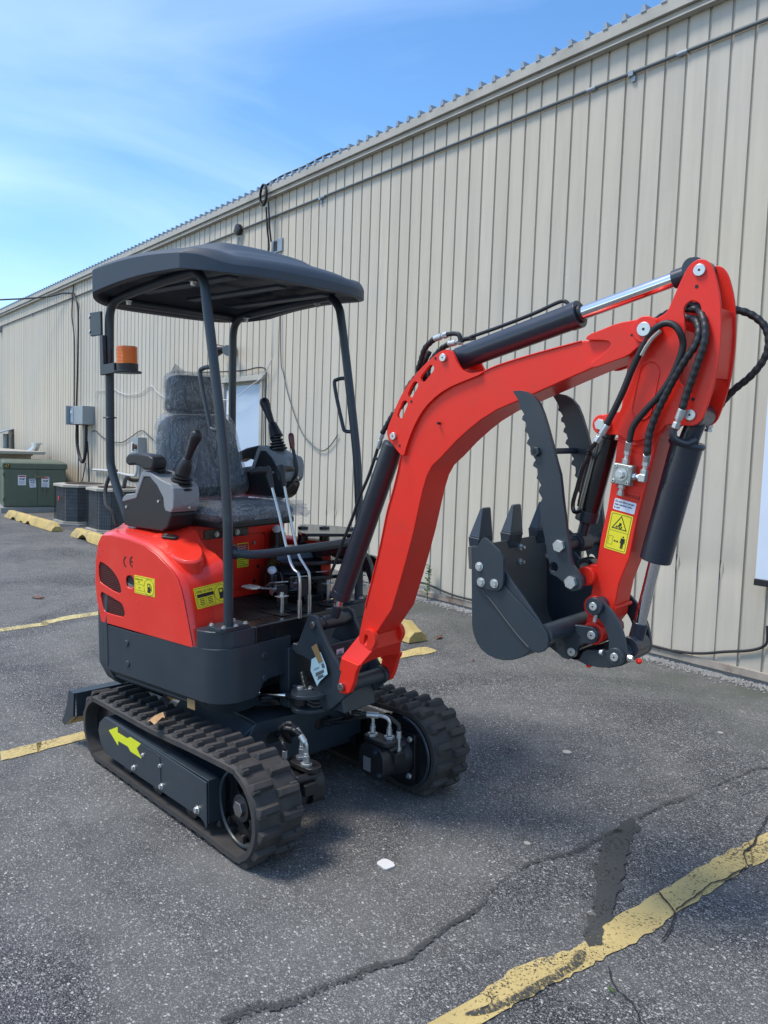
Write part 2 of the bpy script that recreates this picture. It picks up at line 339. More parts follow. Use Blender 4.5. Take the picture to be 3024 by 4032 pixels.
strip('painted_line',[(-4.1272,0.9225),(-4.147,1.1041),(-4.1684,1.3416)]+[(-4.415,3.53),(-4.4339,3.8233),(-4.3936,3.8587)],[(-4.0159,0.8976),(-4.02,1.0703),(-4.0591,1.309)]+[(-4.2838,3.4351),(-4.2722,3.7119),(-4.3025,3.858)],PAINT,'yellow bay line passing under the digger from the left edge','line')
strip('painted_line',[(-6.70,-2)]+[(-6.7512,1.5104),(-6.8142,1.8544),(-6.916,2.2847)]+[(-6.93,3.75)],[(-6.62,-2)]+[(-6.6369,1.4847),(-6.6942,1.8218),(-6.7838,2.2488)]+[(-6.85,3.75)],PAINT2,'cracked pale yellow bay line left of the red hood','line')
# tar filled cracks and patches
def crack(path,wid,name='tar_crack',lab='tar filled crack across the foreground asphalt',z=.006,m=None,jit=.35):
    P=spline([(x,y,0) for x,y in path],26); vs=[]; k=len(P)
    for i,p in enumerate(P):
        t=(P[min(i+1,k-1)]-P[max(i-1,0)]).normalized(); nn=Vector((-t.y,t.x,0)); f=wid*(.5+.9*noise.noise(p*5)+.25)*min(1,i/3+.1,(k-1-i)/3+.1)
        off=nn*((wid*jit+.006)*noise.noise(p*14+Vector((3,1,0)))+(wid*.4+.003)*noise.noise(p*55))
        for s_ in (-1,1): q=p+off+nn*s_*(abs(f)*(.75+.6*abs(noise.noise(p*90+Vector((s_*9,0,0)))))+.0006); vs.append((q.x,q.y,z))
    b=MB(); b.add(vs,[(2*i,2*i+1,2*i+3,2*i+2) for i in range(k-1)]); o=b.build(name,m or TAR); o.matrix_world=T4; tag(o,lab,'crack',kind='structure')
crack([(-1.7794,1.4255),(-1.7638,1.5179),(-1.8099,1.7172),(-1.8167,1.8353),(-1.8626,1.9554),(-1.908,2.1047),(-1.9038,2.2712),(-1.8761,2.4077),(-1.8804,2.5504),(-1.8731,2.6856)],.015)
crack([(-1.8459,0.9474),(-1.8452,1.0417),(-1.8022,1.1594),(-1.804,1.2507),(-1.7899,1.3515),(-1.7916,1.4348)],.019,lab='wide tar filled crack at the bottom centre of the lot')
crack([(-1.8944,2.8218),(-1.9049,2.9653),(-1.8832,3.2793),(-1.8759,3.4953),(-1.8735,3.674),(-1.8425,3.7621)],.012,lab='tar filled crack near the right edge below the wall')
b=MB(); pt=[(-1.94,2.7766),(-1.8766,2.8123),(-1.8088,2.6787),(-1.7308,2.5202),(-1.6436,2.374),(-1.5781,2.2473),(-1.516,2.1346),(-1.493,2.0637),(-1.4591,2.0312),(-1.465,1.9665),(-1.5124,1.9981),(-1.5582,2.0777),(-1.6175,2.1941),(-1.6945,2.305),(-1.7812,2.3829),(-1.7976,2.4575),(-1.8636,2.5429),(-1.8776,2.6475)]
pt=chaikin(pt,3); b.add([(x+.022*noise.noise(Vector((x*22,y*22,1)))+.010*noise.noise(Vector((x*80,y*80,2))),y+.022*noise.noise(Vector((x*22,y*22,5)))+.010*noise.noise(Vector((x*80,y*80,7))),.006) for x,y in pt],[tuple(range(len(pt)))]); o=b.build('tar_patch',TARP); o.matrix_world=T4; tag(o,'long dark tar patch meeting the foreground yellow line','patch',kind='structure')
b=MB(); pt=chaikin([(-1.4614,1.962),(-1.4292,1.9057),(-1.4318,1.8157),(-1.4239,1.7274),(-1.4392,1.6128),(-1.4526,1.52),(-1.4935,1.4651),(-1.4745,1.5503),(-1.4586,1.6332),(-1.4633,1.7232),(-1.4534,1.8208),(-1.4636,1.895),(-1.4875,1.9455)],2); b.add([(x,y,.0075) for x,y in pt],[tuple(range(len(pt)))]); o=b.build('tar_patch',TAR); o.matrix_world=T4; tag(o,'curved tar patch lying over the foreground yellow line','patch',kind='structure')
crack([(-1.5228,2.4154),(-1.4736,2.3886),(-1.4286,2.3598),(-1.3887,2.2857),(-1.3571,2.188)],.0030,lab='thin crack cutting across the foreground yellow line',m=INK,z=.0085)
crack([(-1.5888,3.2735),(-1.5395,3.1083),(-1.5025,3.0042),(-1.487,2.9081),(-1.4296,2.8197)],.0034,lab='thin crack across the yellow line by the right edge',m=INK,z=.0085)
crack([(-1.4286,2.3598),(-1.4326,2.4672),(-1.4431,2.5836),(-1.4328,2.6849),(-1.4296,2.8197)],.0030,lab='thin crack along the lower edge of the yellow line',m=INK,z=.0085)
crack([(-1.5144,1.5897),(-1.4696,1.572),(-1.4691,1.5275)],.0026,lab='short crack across the yellow line near the bottom edge',m=INK,z=.0085)
crack([(-1.3816,1.9521),(-1.3028,1.8901),(-1.241,1.8789),(-1.1876,1.8348)],.0018,lab='hairline crack below the yellow line',m=INK,z=.0085)
# pale chips lying on the asphalt
for i,(p,r_,l_) in enumerate((([(-2.2219,1.7845)][0],.045,'big white paint chip on the asphalt at centre foreground'),([(-2.0202,2.3086)][0],.018,'small cream chip right of the big paint chip'),([(-2.5222,3.1364)][0],.03,'pale gum spot on the dark asphalt right of the far track'),([(-1.5771,2.1308)][0],.018,'cream chip beside the dark tar patch'),([(-2.2212,3.9961)][0],.018,'tiny white chip near the right edge below the wall'))):
    b=MB(); q=chaikin([(p[0]+r_*(.6+.5*random.random())*math.cos(a),p[1]+r_*(.6+.5*random.random())*.8*math.sin(a)) for a in [k*math.pi/4 for k in range(8)]],1)
    b.prism(q,.0015,.006,plane='XY'); o=b.build('paint_chip',BEIGE if i!=0 else WCABLE); o.matrix_world=T4; tag(o,l_,'chip','pale chips on the asphalt')
# ---------------------------------------------------------------- building
YW=4.997
bld=empty('metal_building',Matrix(),'long beige ribbed metal warehouse wall with a flat fascia','building')
def panel_mat():
    m=bpy.data.materials.new('beige_ribbed_panel'); m.use_nodes=True; nt=m.node_tree; b=nt.nodes['Principled BSDF']; b.inputs['Roughness'].default_value=.55; b.inputs['Specular IOR Level'].default_value=.3
    g_=N(nt,'ShaderNodeNewGeometry'); mp=N(nt,'ShaderNodeMapping'); mp.inputs['Scale'].default_value=(9,9,.55); Lk(nt,g_,'Position',mp,0)
    n=N(nt,'ShaderNodeTexNoise',i_Scale=1,i_Detail=8,i_Roughness=.7,i_Distortion=.3); Lk(nt,mp,0,n,'Vector')
    n2=N(nt,'ShaderNodeTexNoise',i_Scale=.45,i_Detail=4,i_Roughness=.5); Lk(nt,g_,'Position',n2,'Vector')
    oi=N(nt,'ShaderNodeObjectInfo'); r=N(nt,'ShaderNodeMapRange'); r.inputs['To Min'].default_value=.95; r.inputs['To Max'].default_value=1.05; Lk(nt,oi,'Random',r,'Value')
    r2=N(nt,'ShaderNodeMapRange'); r2.inputs['From Min'].default_value=.3; r2.inputs['From Max'].default_value=.7; r2.inputs['To Min'].default_value=.90; r2.inputs['To Max'].default_value=1.07; Lk(nt,n,'Fac',r2,'Value')
    mu=N(nt,'ShaderNodeMath',operation='MULTIPLY'); Lk(nt,r,0,mu,0); Lk(nt,r2,0,mu,1)
    mx=N(nt,'ShaderNodeMix',data_type='RGBA'); mx.inputs['A'].default_value=(.53,.475,.375,1); mx.inputs['B'].default_value=(.50,.462,.385,1)
    r3=N(nt,'ShaderNodeMapRange'); r3.inputs['From Min'].default_value=.4; r3.inputs['From Max'].default_value=.6; Lk(nt,n2,'Fac',r3,'Value'); Lk(nt,r3,0,mx,'Factor')
    h=N(nt,'ShaderNodeHueSaturation'); nt.links.new(mx.outputs['Result'],h.inputs['Color']); Lk(nt,mu,0,h,'Value')
    # grime streaks + splash dirt low down
    r4=N(nt,'ShaderNodeValToRGB'); r4.color_ramp.elements[0].position=.6; r4.color_ramp.elements[1].position=.8; Lk(nt,n,'Fac',r4,0)
    sx=N(nt,'ShaderNodeSeparateXYZ'); Lk(nt,g_,'Position',sx,0); lo=N(nt,'ShaderNodeMapRange'); 
    for k_,v_ in zip(('From Min','From Max','To Min','To Max'),(.2,.75,.9,.35)): lo.inputs[k_].default_value=v_
    Lk(nt,sx,'Z',lo,'Value'); m4=N(nt,'ShaderNodeMath',operation='MULTIPLY'); Lk(nt,r4,0,m4,0); Lk(nt,lo,0,m4,1)
    mx2=N(nt,'ShaderNodeMix',data_type='RGBA'); mx2.inputs['B'].default_value=(.20,.195,.175,1); Lk(nt,m4,0,mx2,'Factor'); Lk(nt,h,0,mx2,'A'); nt.links.new(mx2.outputs['Result'],b.inputs['Base Color'])
    n5=N(nt,'ShaderNodeTexNoise',i_Scale=1.2,i_Detail=2); mp5=N(nt,'ShaderNodeMapping'); mp5.inputs['Scale'].default_value=(6,6,1.3); Lk(nt,g_,'Position',mp5,0); Lk(nt,mp5,0,n5,'Vector')
    bp=N(nt,'ShaderNodeBump',i_Strength=.25,i_Distance=.03); Lk(nt,n5,'Fac',bp,'Height'); Lk(nt,bp,0,b,'Normal')
    return m
PANEL=panel_mat()
PW=.1597; X0=-2.70
def panel_mesh(z0,z1,dent=None):
    prof=[(0,-.0),(.001,.012),(.018,.013),(.021,.001),(.029,0),(.1597,0)]   # groove then flat
    zs=[z0]+([z0+.12,z0+.3,.78,.84,.90,1.1] if dent else [])+[z1]; b=MB(); n=len(prof); vs=[]
    for z in zs:
        for i,(x,y) in enumerate(prof):
            dy=0
            if dent and z<1.0:
                t=(x/PW); dy=dent*math.exp(-((z-.84)/.05)**2)*(.5+.5*math.sin(3*t+dent*90))+dent*.35*math.exp(-((z-.45)/.2)**2)
                if i in (1,2): dy*=-.3
            vs.append((x,y+dy,z))
    b.add(vs,[(j*n+i,j*n+i+1,(j+1)*n+i+1,(j+1)*n+i) for j in range(len(zs)-1) for i in range(n-1)])
    o=b.build('wall_panel',PANEL,bld,smooth=25); return o
full=panel_mesh(.232,4.50); short=panel_mesh(2.40,4.50)
dented=[panel_mesh(.232,4.50,d) for d in (.016,.024,.012,.02)]
protos=[full,short]+dented; used=set()
def place_panel(pr,x):
    if pr.name in used: o=pr.copy(); link(o)
    else: o=pr; used.add(pr.name)
    o.location=(x,YW,0)
k0=-132; k1=24
for i in range(k0,k1):
    x=X0+i*PW
    if -10.02<x+.08<-8.93: place_panel(short,x)
    elif -4<=i<=-1: place_panel(dented[i+4],x)
    elif i in (-21,-20,-30,-29): place_panel(dented[i%4],x)
    else: place_panel(full,x)
b=MB(); b.box(X0+k0*PW,X0+k1*PW,YW-.075,YW-.05,4.525,4.606); b.box(X0+k0*PW,X0+k1*PW,YW-.05,YW+.3,4.575,4.600); o=b.build('fascia',BEIGE,bld,bevel=.004)
b=MB(); b.box(X0+k0*PW,X0+k1*PW,YW-.045,YW-.004,4.475,4.56); b.box(X0+k0*PW,X0+k1*PW,YW-.060,YW-.045,4.475,4.487); b.build('eave_trim',BEIGE,bld,bevel=.003)
b=MB(); b.box(X0+k0*PW,X0+k1*PW,YW-.012,YW+.05,.185,.236); b.build('rusty_base_channel',RUST,bld,bevel=.003)
b=MB(); b.box(X0+k0*PW,X0+k1*PW,YW+.004,YW+.2,.0,.183); b.build('foundation',CONC,bld)
b=MB(); b.box(X0+k0*PW,X0+k1*PW,YW+.06,YW+12,.1,4.57); b.build('warehouse_body',BEIGE,bld)
rr=MB(); rr.hexa([(0,-.082,0),(.045,-.082,0),(.045,12,-.03),(0,12,-.03)],[(.012,-.082,.048),(.033,-.082,.048),(.033,12,.018),(.012,12,.018)])
r0=rr.build('roof_rib',GALV,bld); r0.location=(X0+k0*PW,YW,4.60)
for i in range(k0+1,k1): c=r0.copy(); link(c); c.location=(X0+i*PW,YW,4.60)
# door
dx0,dx1=-10.02,-8.95
b=MB(); b.box(dx0+.02,dx1-.04,YW+.035,YW+.058,.17,2.30); b.build('door',DOORM,bld,bevel=.003)
b=MB(); b.box(dx0,dx0+.05,YW-.02,YW+.06,.17,2.34); b.build('door_jamb',BEIGE,bld,bevel=.003)
b=MB(); b.box(dx1-.04,dx1+.02,YW-.03,YW+.06,.17,2.34); b.box(dx1+.02,dx1+.045,YW-.012,YW+.03,.19,2.37); b.build('door_jamb',BEIGE,bld,bevel=.004)
b=MB(); b.box(dx0-.04,dx1+.06,YW-.05,YW+.06,2.34,2.40); b.build('door_head_flashing',BEIGE,bld,bevel=.004)
b=MB(); b.box(dx0+.06,dx0+.16,YW+.015,YW+.034,.3,2.25); b.build('door_hinge_strip',WHITE,bld)
# vents cut in the wall
v=MB(); v.box(-8.80,-8.55,YW-.02,YW+.0,3.82,3.97); o=v.build('louvre_frame',GALV,bld,bevel=.004); v=MB(); v.box(-8.74,-8.66,YW-.024,YW-.0202,3.84,3.95); v.build('vent_opening',INK,o)
# white panel sign at the right edge
sg=MB(); sg.box(-2.565,-1.4,4.90,4.945,.83,2.0); o=sg.build('wall_sign_board',mat('pale_board',(.62,.70,.80),.4,var=.03),bevel=.004); tag(o,'pale blue board fixed to the wall at the right edge of the photo','board')
s2=MB(); s2.box(-2.57,-1.4,4.895,4.96,.79,.83); s2.build('bottom_bracket',BLACK,o,bevel=.003)
# conduit
def wl(pts,y): return [(x,y,z) for x,z in pts]
b=MB(); b.tube([(-24,YW-.018,4.243),(-9.70,YW-.018,4.243)],.013,10); b.tube([(-9.53,YW-.018,4.25),(1.2,YW-.018,4.25)],.013,10); o=b.build('conduit',GCABLE); tag(o,'grey conduit running the length of the wall just under the eave','conduit')
for x in (-19.3,-12,-7.75,-3.75): 
    q=MB(); q.box(x-.02,x+.02,YW-.034,YW,4.228,4.262); q.box(x+.0,x+.03,YW-.02,YW,4.19,4.225); q.build('conduit_clip',GALV,o)
for x in (-7.7,-4.1,-3.35):
    q=MB(); q.cyl((x-.04,YW-.018,4.249),(x+.04,YW-.018,4.249),.016,12); q.build('coupling',GALV,o)
jb=MB(); jb.lathe([(.055,0),(.07,.02),(.07,.06),(.04,.075)],(-9.62,YW,4.255),(0,-1,0),20); jb.cyl((-9.7,YW-.04,4.25),(-9.53,YW-.04,4.25),.025,10); o=jb.build('junction_box',BLACK); tag(o,'round black junction box on the conduit above the canopy','junction box')
jb=MB(); jb.lathe([(.07,0),(.08,.02),(.08,.06),(.04,.075)],(-22.15,YW,4.17),(0,-1,0),16); o=jb.build('junction_box',GALV); tag(o,'grey junction box under the conduit at the left edge','junction box')
fl=MB(); fl.tube([(-9.62,YW-.03,4.17),(-9.66,YW-.03,3.6),(-9.72,YW-.03,2.85)],.014,8); fl.lathe([(.07,0),(.085,.03),(.06,.09)],(-9.72,YW,2.75),(0,-1,0),18); o=fl.build('flood_light',GALV); tag(o,'small twin flood light on the wall above the pale door','flood light')
fl=MB(); fl.lathe([(.025,0),(.05,.05),(.085,.17),(.09,.19)],(-9.78,YW-.10,2.77),(-.9,-.35,-.1),18); fl.build('lamp_head',BLACK,o,bevel=.003)
fl=MB(); fl.lathe([(.025,0),(.05,.05),(.07,.13)],(-9.66,YW-.10,2.77),(.6,-.5,-.3),18); fl.build('lamp_head',GALV,o)
# cables on the wall
def cable(name,pts,r,m,lab,cat='cable',n=10):
    b=MB(); b.tube(spline(pts,n),r,8); o=b.build(name,m); tag(o,lab,cat); return o
coil=MB()
for j in range(3): coil.tube([(-8.86+.075*math.cos(a)+.008*j,YW-.10-.012*j,4.50+.12*math.sin(a)) for a in [k*math.pi/12 for k in range(25)]],.009,8,cap=False)
coil.tube(spline([(-8.80,YW-.1,4.35),(-8.78,YW-.09,4.1),(-8.80,YW-.05,3.9),(-8.86,YW-.04,3.72)],6),.011,8); coil.tube(spline([(-8.75,YW-.1,4.40),(-8.74,YW-.08,4.1),(-8.75,YW-.05,3.95)],6),.011,8)
o=coil.build('cable_coil',CABLE); tag(o,'coil of black cable hanging from the fascia above the canopy','cable')
cable('roof_cable',[(-8.83,YW-.08,4.62),(-8.6,YW,4.69),(-8.2,YW+.05,4.71),(-7.7,YW+.05,4.72),(-7.2,YW+.1,4.69)],.012,CABLE,'black cable lying over the roof edge above the coil')
WC=[(-8.6531,3.0443),(-8.6312,2.667),(-8.6403,2.5829),(-8.7214,2.4932),(-8.8134,2.4028),(-8.9283,2.3457),(-9.1062,2.2899),(-9.3097,2.2183),(-9.5413,2.1347),(-9.7618,2.1138),(-9.9565,2.1293)]
cable('white_cable',wl(WC,YW-.06),.006,WCABLE,'thin white cable looping across the top of the pale door')
WC=[(-15.0916,2.2573),(-15.0194,2.374),(-14.9315,2.4203),(-14.691,2.4119)]; cable('white_cable',wl(WC,YW-.02),.005,WCABLE,'short white cable end just left of the canopy post')
WC=[(-14.691,2.4119),(-14.1334,2.4207),(-13.8982,2.361),(-13.447,2.3007),(-12.9019,2.3101),(-12.4761,2.4051),(-12.226,2.305),(-11.9837,2.2244),(-11.3974,2.0776)]; cable('white_cable',wl(WC,YW-.02),.006,WCABLE,'white cable sagging in two swags between the canopy post and seat')
WC=[(-15.2305,1.6794),(-15.0415,1.6977),(-14.7075,1.5962),(-14.2811,1.5212),(-13.7438,1.5052),(-13.3021,1.5978),(-12.8538,1.7079),(-12.535,1.6312),(-12.2271,1.5341),(-11.6214,1.4305)]; cable('black_cable',wl(WC,YW-.02),.007,CABLE,'dark cable sagging in swags left of the seat')
WC=[(-10.7166,2.5206),(-10.0301,2.4934),(-9.7554,2.4831),(-9.5565,2.4787),(-9.3215,2.4782),(-9.1155,2.4915),(-8.9348,2.4863),(-8.8449,2.4524),(-8.8315,2.3749),(-8.8291,2.0765),(-8.807,1.5248),(-8.7835,0.9412)]; cable('black_cable',wl(WC,YW-.03),.008,CABLE,'dark cable over the door head turning down beside it')
WC=[(-8.5732,3.6741),(-8.5129,2.6038),(-8.4391,2.3857),(-8.3006,2.1037),(-8.0406,1.7428),(-7.7995,1.5796),(-7.5901,1.5064),(-7.4297,1.5557),(-7.2781,1.6818)]; cable('grey_cable',wl(WC,YW-.02),.006,GCABLE,'thin grey cable hanging in a long loop right of the left joystick')
WC=[(-6.782,0.288),(-6.67,0.2846),(-6.4078,0.2846),(-5.9486,0.298),(-5.7871,0.3092),(-5.6423,0.2968),(-5.5139,0.2786),(-5.3523,0.2627),(-5.1444,0.2601),(-4.979,0.2599)]+[(-3.2458,0.2415),(-3.1383,0.2435),(-3.014,0.255),(-2.9015,0.2779),(-2.7747,0.3157),(-2.6402,0.3511),(-2.5696,0.3765),(-2.5242,0.4038),(-2.5005,0.4408),(-2.5057,0.5381)]; cable('black_cable',wl(WC,YW-.02),.009,CABLE,'black cable clipped low along the foot of the wall',n=8)
cable('overhead_cable',[(-60,-14,7.6),(-30,0.5,5.05),(-19,4.3,4.42),(-16.75,4.93,4.36),(-16.2,4.95,4.2),(-16.02,4.96,3.8),(-16.02,4.94,2.14)],.017,CABLE,'black overhead service cable running in from the left sky')
cable('wall_cable',[(-16.35,4.97,4.5),(-16.4,4.96,3.9),(-16.25,4.96,3.4),(-16.2,4.95,2.14)],.012,CABLE,'thin dark cable dropping beside the service cable')
# ---------------------------------------------------------------- meter box
mb=empty('meter_box',Matrix.Translation((-15.66,YW,0)),'grey electrical box with one open flap high on the far wall','electrical box')
b=MB(); b.box(-.20,.50,-.22,0,1.81,2.14); b.build('box_body',GALV,mb,bevel=.006)
b=MB(); b.box(-.23,-.20,-.30,0,1.80,2.15); b.build('side_door',GALV,mb,bevel=.004)
b=MB(); b.prism(circ(-.13,2.03,.028,16),-.236,-.221); b.build('meter_dial',WHITE,mb)
b=MB(); b.box(-.18,-.02,-.228,-.2202,1.84,2.10); b.build('meter_cover',mat('meter_cover_grey',(.30,.40,.47),.4),mb)
for nm,pts,r_ in (('thick_cable',[(-15.85,4.9,1.8),(-15.86,4.9,1.5),(-15.7,4.9,1.2),(-15.5,4.9,1.12),(-15.36,4.9,1.3),(-15.33,4.9,1.8)],.03),):
    cable('cable_loop',pts,r_,CABLE,'thick black cable loop hanging under the far electrical box')
cable('cable_loop',[(-15.95,4.95,1.8),(-15.93,4.95,1.2),(-15.96,4.95,.2)],.01,CABLE,'thin cable running straight down from the far electrical box')
cable('cable_loop',[(-15.45,4.93,1.1),(-15.6,4.93,.8),(-15.75,4.9,.55),(-15.3,4.85,.2)],.01,CABLE,'loose thin cable curling to the condensers')
cable('cable_loop',[(-15.35,4.93,1.5),(-15.25,4.93,.9),(-15.2,4.93,.2)],.014,CABLE,'dark cable running straight down behind the condensers')
ds=empty('disconnect_box',Matrix.Translation((-12.83,YW,0)),'small grey disconnect switch box on the wall behind the seat','electrical box')
b=MB(); b.box(-.16,.16,-.14,0,1.25,1.60); b.build('box_body',GALV,ds,bevel=.006)
b=MB(); b.box(-.11,-.05,-.145,-.1402,1.36,1.52); b.build('paper_label',WHITE,ds)
b=MB(); b.cyl((.08,-.14,1.45),(.08,-.18,1.45),.04,14); b.box(.065,.095,-.20,-.18,1.38,1.5); b.build('switch_handle',mat('faded_red',(.14,.07,.05),.6),ds)
b=MB(); b.tube(spline([(0,-.05,1.25),(.0,-.05,.5),(.0,-.05,.2)],4),.025,10); b.build('drop_conduit',GALV,ds)
cable('white_conduit',wl([(-15.1,.99),(-14.2,1.0),(-13.2,.97),(-12.98,1.02),(-12.93,1.25)],YW-.04),.022,mat('pvc_white',(.5,.5,.5),.5),'white plastic conduit running left from the disconnect box','conduit')
# galvanised exhaust elbow, louvre flap
b=MB(); b.tube(spline([(-18.05,4.75,1.40),(-18.08,4.72,1.30),(-18.2,4.6,1.18),(-18.35,4.3,1.08)],5),.075,14); b.cyl((-18.05,4.75,1.39),(-18.05,4.75,1.43),.105,16); o=b.build('exhaust_elbow',ZINC); tag(o,'shiny galvanised pipe elbow behind the green cabinet','pipe')
vt=empty('wall_flap_vent',Matrix.Translation((-21.2,YW,0)),'open hinged flap vent low on the wall at the left edge','vent')
b=MB(); b.box(-.2,.25,-.02,0,1.25,1.72); b.build('vent_recess',BLACK,vt)
b=MB(); b.hexa([(-.25,-.02,1.70),(.25,-.02,1.70),(.25,-.5,1.55),(-.25,-.5,1.55)],[(-.25,-.02,1.72),(.25,-.02,1.72),(.25,-.5,1.57),(-.25,-.5,1.57)]); b.build('flap',GALV,vt)
b=MB(); b.cyl((0,-.12,1.25),(0,-.12,1.6),.06,12); b.build('pipe',GALV,vt)
# beige casing behind the cabinet
gzc=gz(-19,4)
b=MB(); b.box(-21.2,-17.95,3.5,4.62,gzc,1.20); o=b.build('beige_casing',BEIGE,bevel=.01); tag(o,'long low beige equipment casing behind the green cabinet','equipment casing')
b=MB(); b.box(-21.3,-17.2,3.45,4.7,1.20,1.26); b.build('casing_lid',BEIGE,o,bevel=.01); b=MB(); b.box(-21.3,-17.93,3.46,4.64,1.02,1.045); b.build('casing_seam',GALV,o)
# ---------------------------------------------------------------- green transformer cabinet
CM=Matrix.Translation((-16.04,3.65,gz(-16,4)))@Matrix.Rotation(math.radians(80.7),4,'Z')   # local x runs along the front face
cb=empty('transformer_cabinet',CM,'olive green pad transformer cabinet numbered 47 with warning stickers','cabinet')
W_=1.07
b=MB(); b.box(0,W_,.02,1.1,.09,.80); b.build('cabinet_body',GREEN,cb,bevel=.012)
b=MB(); b.box(-.02,W_+.02,0,1.15,.80,.90); b.hexa([(-.02,0,.90),(W_+.02,0,.90),(W_+.02,1.15,.90),(-.02,1.15,.90)],[(.02,.08,.935),(W_-.02,.08,.935),(W_-.02,1.1,.955),(.02,1.1,.955)]); b.build('cabinet_lid',GREEN,cb,bevel=.01)
b=MB(); b.box(-.05,W_+.08,-.06,1.2,-.1,.09); b.build('concrete_pad',CONC,cb,bevel=.01)
for x0,x1 in ((.012,.572),(.580,W_-.012)):
    b=MB(); b.box(x0,x1,0.004,.019,.12,.785); b.build('cabinet_door',GREEN,cb,bevel=.003)
for z in (.2,.66):
    b=MB(); b.box(-.012,.01,-.012,.02,z,z+.07); b.build('hinge',GREEN,cb,bevel=.002)
b=MB(); b.cyl((.53,-.02,.66),(.53,.004,.66),.035,14); b.hexa([(.53,-.03,.63),(.70,-.03,.66),(.70,-.03,.69),(.53,-.03,.68)],[(.53,-.014,.63),(.70,-.014,.66),(.70,-.014,.69),(.53,-.014,.68)]); b.build('door_handle',mat('worn_brass_olive',(.15,.14,.08),.5),cb,bevel=.002)
b=MB(); b.box(.65,.74,-.03,.004,.43,.47); b.box(.68,.71,-.06,-.031,.36,.47); b.build('padlock_hasp',GREEN,cb,bevel=.003)
def sticker(x,z,w_,h_,rot,hd):
    M_=Matrix.Translation((x,.0015,z))@Matrix.Rotation(math.pi/2,4,'X')@Matrix.Rotation(rot,4,'Z')
    b=MB(M_); b.prism(rrect(0,0,w_,h_,.01),0,.002,plane='XY'); o=b.build('warning_sticker',WHITE,cb)
    b=MB(M_); b.box(.01,w_-.01,h_-.035,h_-.01,.0025,.003); b.build('header_band',hd,o)
    b=MB(M_); q=[(w_*.15,h_*.62),(w_*.4,h_*.70),(w_*.5,h_*.62),(w_*.8,h_*.72),(w_*.86,h_*.60),(w_*.6,h_*.52),(w_*.45,h_*.58),(w_*.2,h_*.55)]; b.prism(q,.0025,.003,plane='XY'); b.build('hand_pictogram',INK,o)
    b=MB(M_)
    for j in range(5): b.box(w_*.14,w_*(.86-.1*(j%2)),h_*(.12+.075*j),h_*(.145+.075*j),.0025,.003)
    b.build('small_print',mat('grey_print',(.25,.25,.27),.6) if 'grey_print' not in bpy.data.materials else bpy.data.materials['grey_print'],o)
sticker(.24,.50,.135,.185,0,REDST); sticker(.44,.455,.11,.16,.08,mat('blue_header',(.10,.16,.35),.5)); sticker(.64,.46,.135,.20,0,REDST)
b=MB(); b.box(.02,.11,-.003,-.0005,.815,.885); o=b.build('number_plate',INK,cb); text('47',.085,mat('number_yellow',(.65,.42,.02),.5),'number',cb,Matrix.Translation((.022,-.004,.822))@Matrix.Rotation(math.pi/2,4,'X'),.0004,.9)
# ---------------------------------------------------------------- condensers
def condenser(x,y,s,h,lab,rot=0,sp=.055):
    r=empty('air_conditioner',Matrix.Translation((x,y,gz(x,y)))@Matrix.Rotation(rot,4,'Z'),lab,'condenser','air conditioning condensers by the wall')
    c=s*.2; oc=[(c,0),(s-c,0),(s,c),(s,s-c),(s-c,s),(c,s),(0,s-c),(0,c)]; e=.025
    ex=lambda d:[(px+(-d if px==0 else d if px==s else 0),py+(-d if py==0 else d if py==s else 0)) for px,py in oc]
    b=MB(); b.prism(ex(.06),-.05,.045,plane='XY'); b.build('pad',CONC,r,bevel=.01)
    b=MB(); b.prism(ex(.012),.05,.075,plane='XY'); b.build('base_pan',BEIGE,r,bevel=.003)
    b=MB(); b.prism(ex(-.03),.075,h-.04,plane='XY'); b.build('coil_fins',FIN,r)
    b=MB(); b.prism(ex(.02),h-.04,h,holes=[circ(s/2,s/2,s*.36,24)],plane='XY'); b.build('top_cover',BEIGE,r,bevel=.004)
    b=MB(); b.cyl((s/2,s/2,h-.10),(s/2,s/2,h-.06),s*.33,20)
    for a in range(0,360,15): b.tube([(s/2+.05*math.cos(math.radians(a)),s/2+.05*math.sin(math.radians(a)),h+.03),(s/2+s*.37*math.cos(math.radians(a)),s/2+s*.37*math.sin(math.radians(a)),h+.006)],.004,5)
    for q in (.12,.2,.28,.37): b.tube([(s/2+s*q*math.cos(k*math.pi/12),s/2+s*q*math.sin(k*math.pi/12),h+.03-.06*q) for k in range(25)],.004,5)
    b.build('fan_guard',mat('rusty_brown_metal',(.10,.075,.055),.7) if 'rusty_brown_metal' not in bpy.data.materials else bpy.data.materials['rusty_brown_metal'],r)
    b=MB(); pr=ex(0.0)
    nlev=int((h-.13)/sp)
    for j in range(nlev+1):
        z=.085+j*(h-.14)/nlev
        for i in range(8):
            a,c2=pr[i],pr[(i+1)%8]; b.tube([(a[0],a[1],z),(c2[0],c2[1],z)],.0025,4,cap=False)
    for i in range(8):
        a,c2=Vector(pr[i]),Vector(pr[(i+1)%8]); nn=max(2,int((c2-a).length/(sp*.6)))
        for j in range(nn): p=a.lerp(c2,j/nn); b.tube([(p.x,p.y,.075),(p.x,p.y,h-.04)],.0022 if j else .004,4,cap=False)
    o=b.build('wire_guard',INK,r)
    return r
a1=condenser(-14.05,3.93,.82,.66,'larger condenser with rusty fan guard, next to the green cabinet',rot=.02)
a2=condenser(-12.62,4.0,.75,.68,'condenser half hidden behind the red hood, nearest the seat',rot=.02)
b=MB(); b.box(.38,.44,-.012,-.0,.40,.46); b.build('red_tag',REDST,a1)
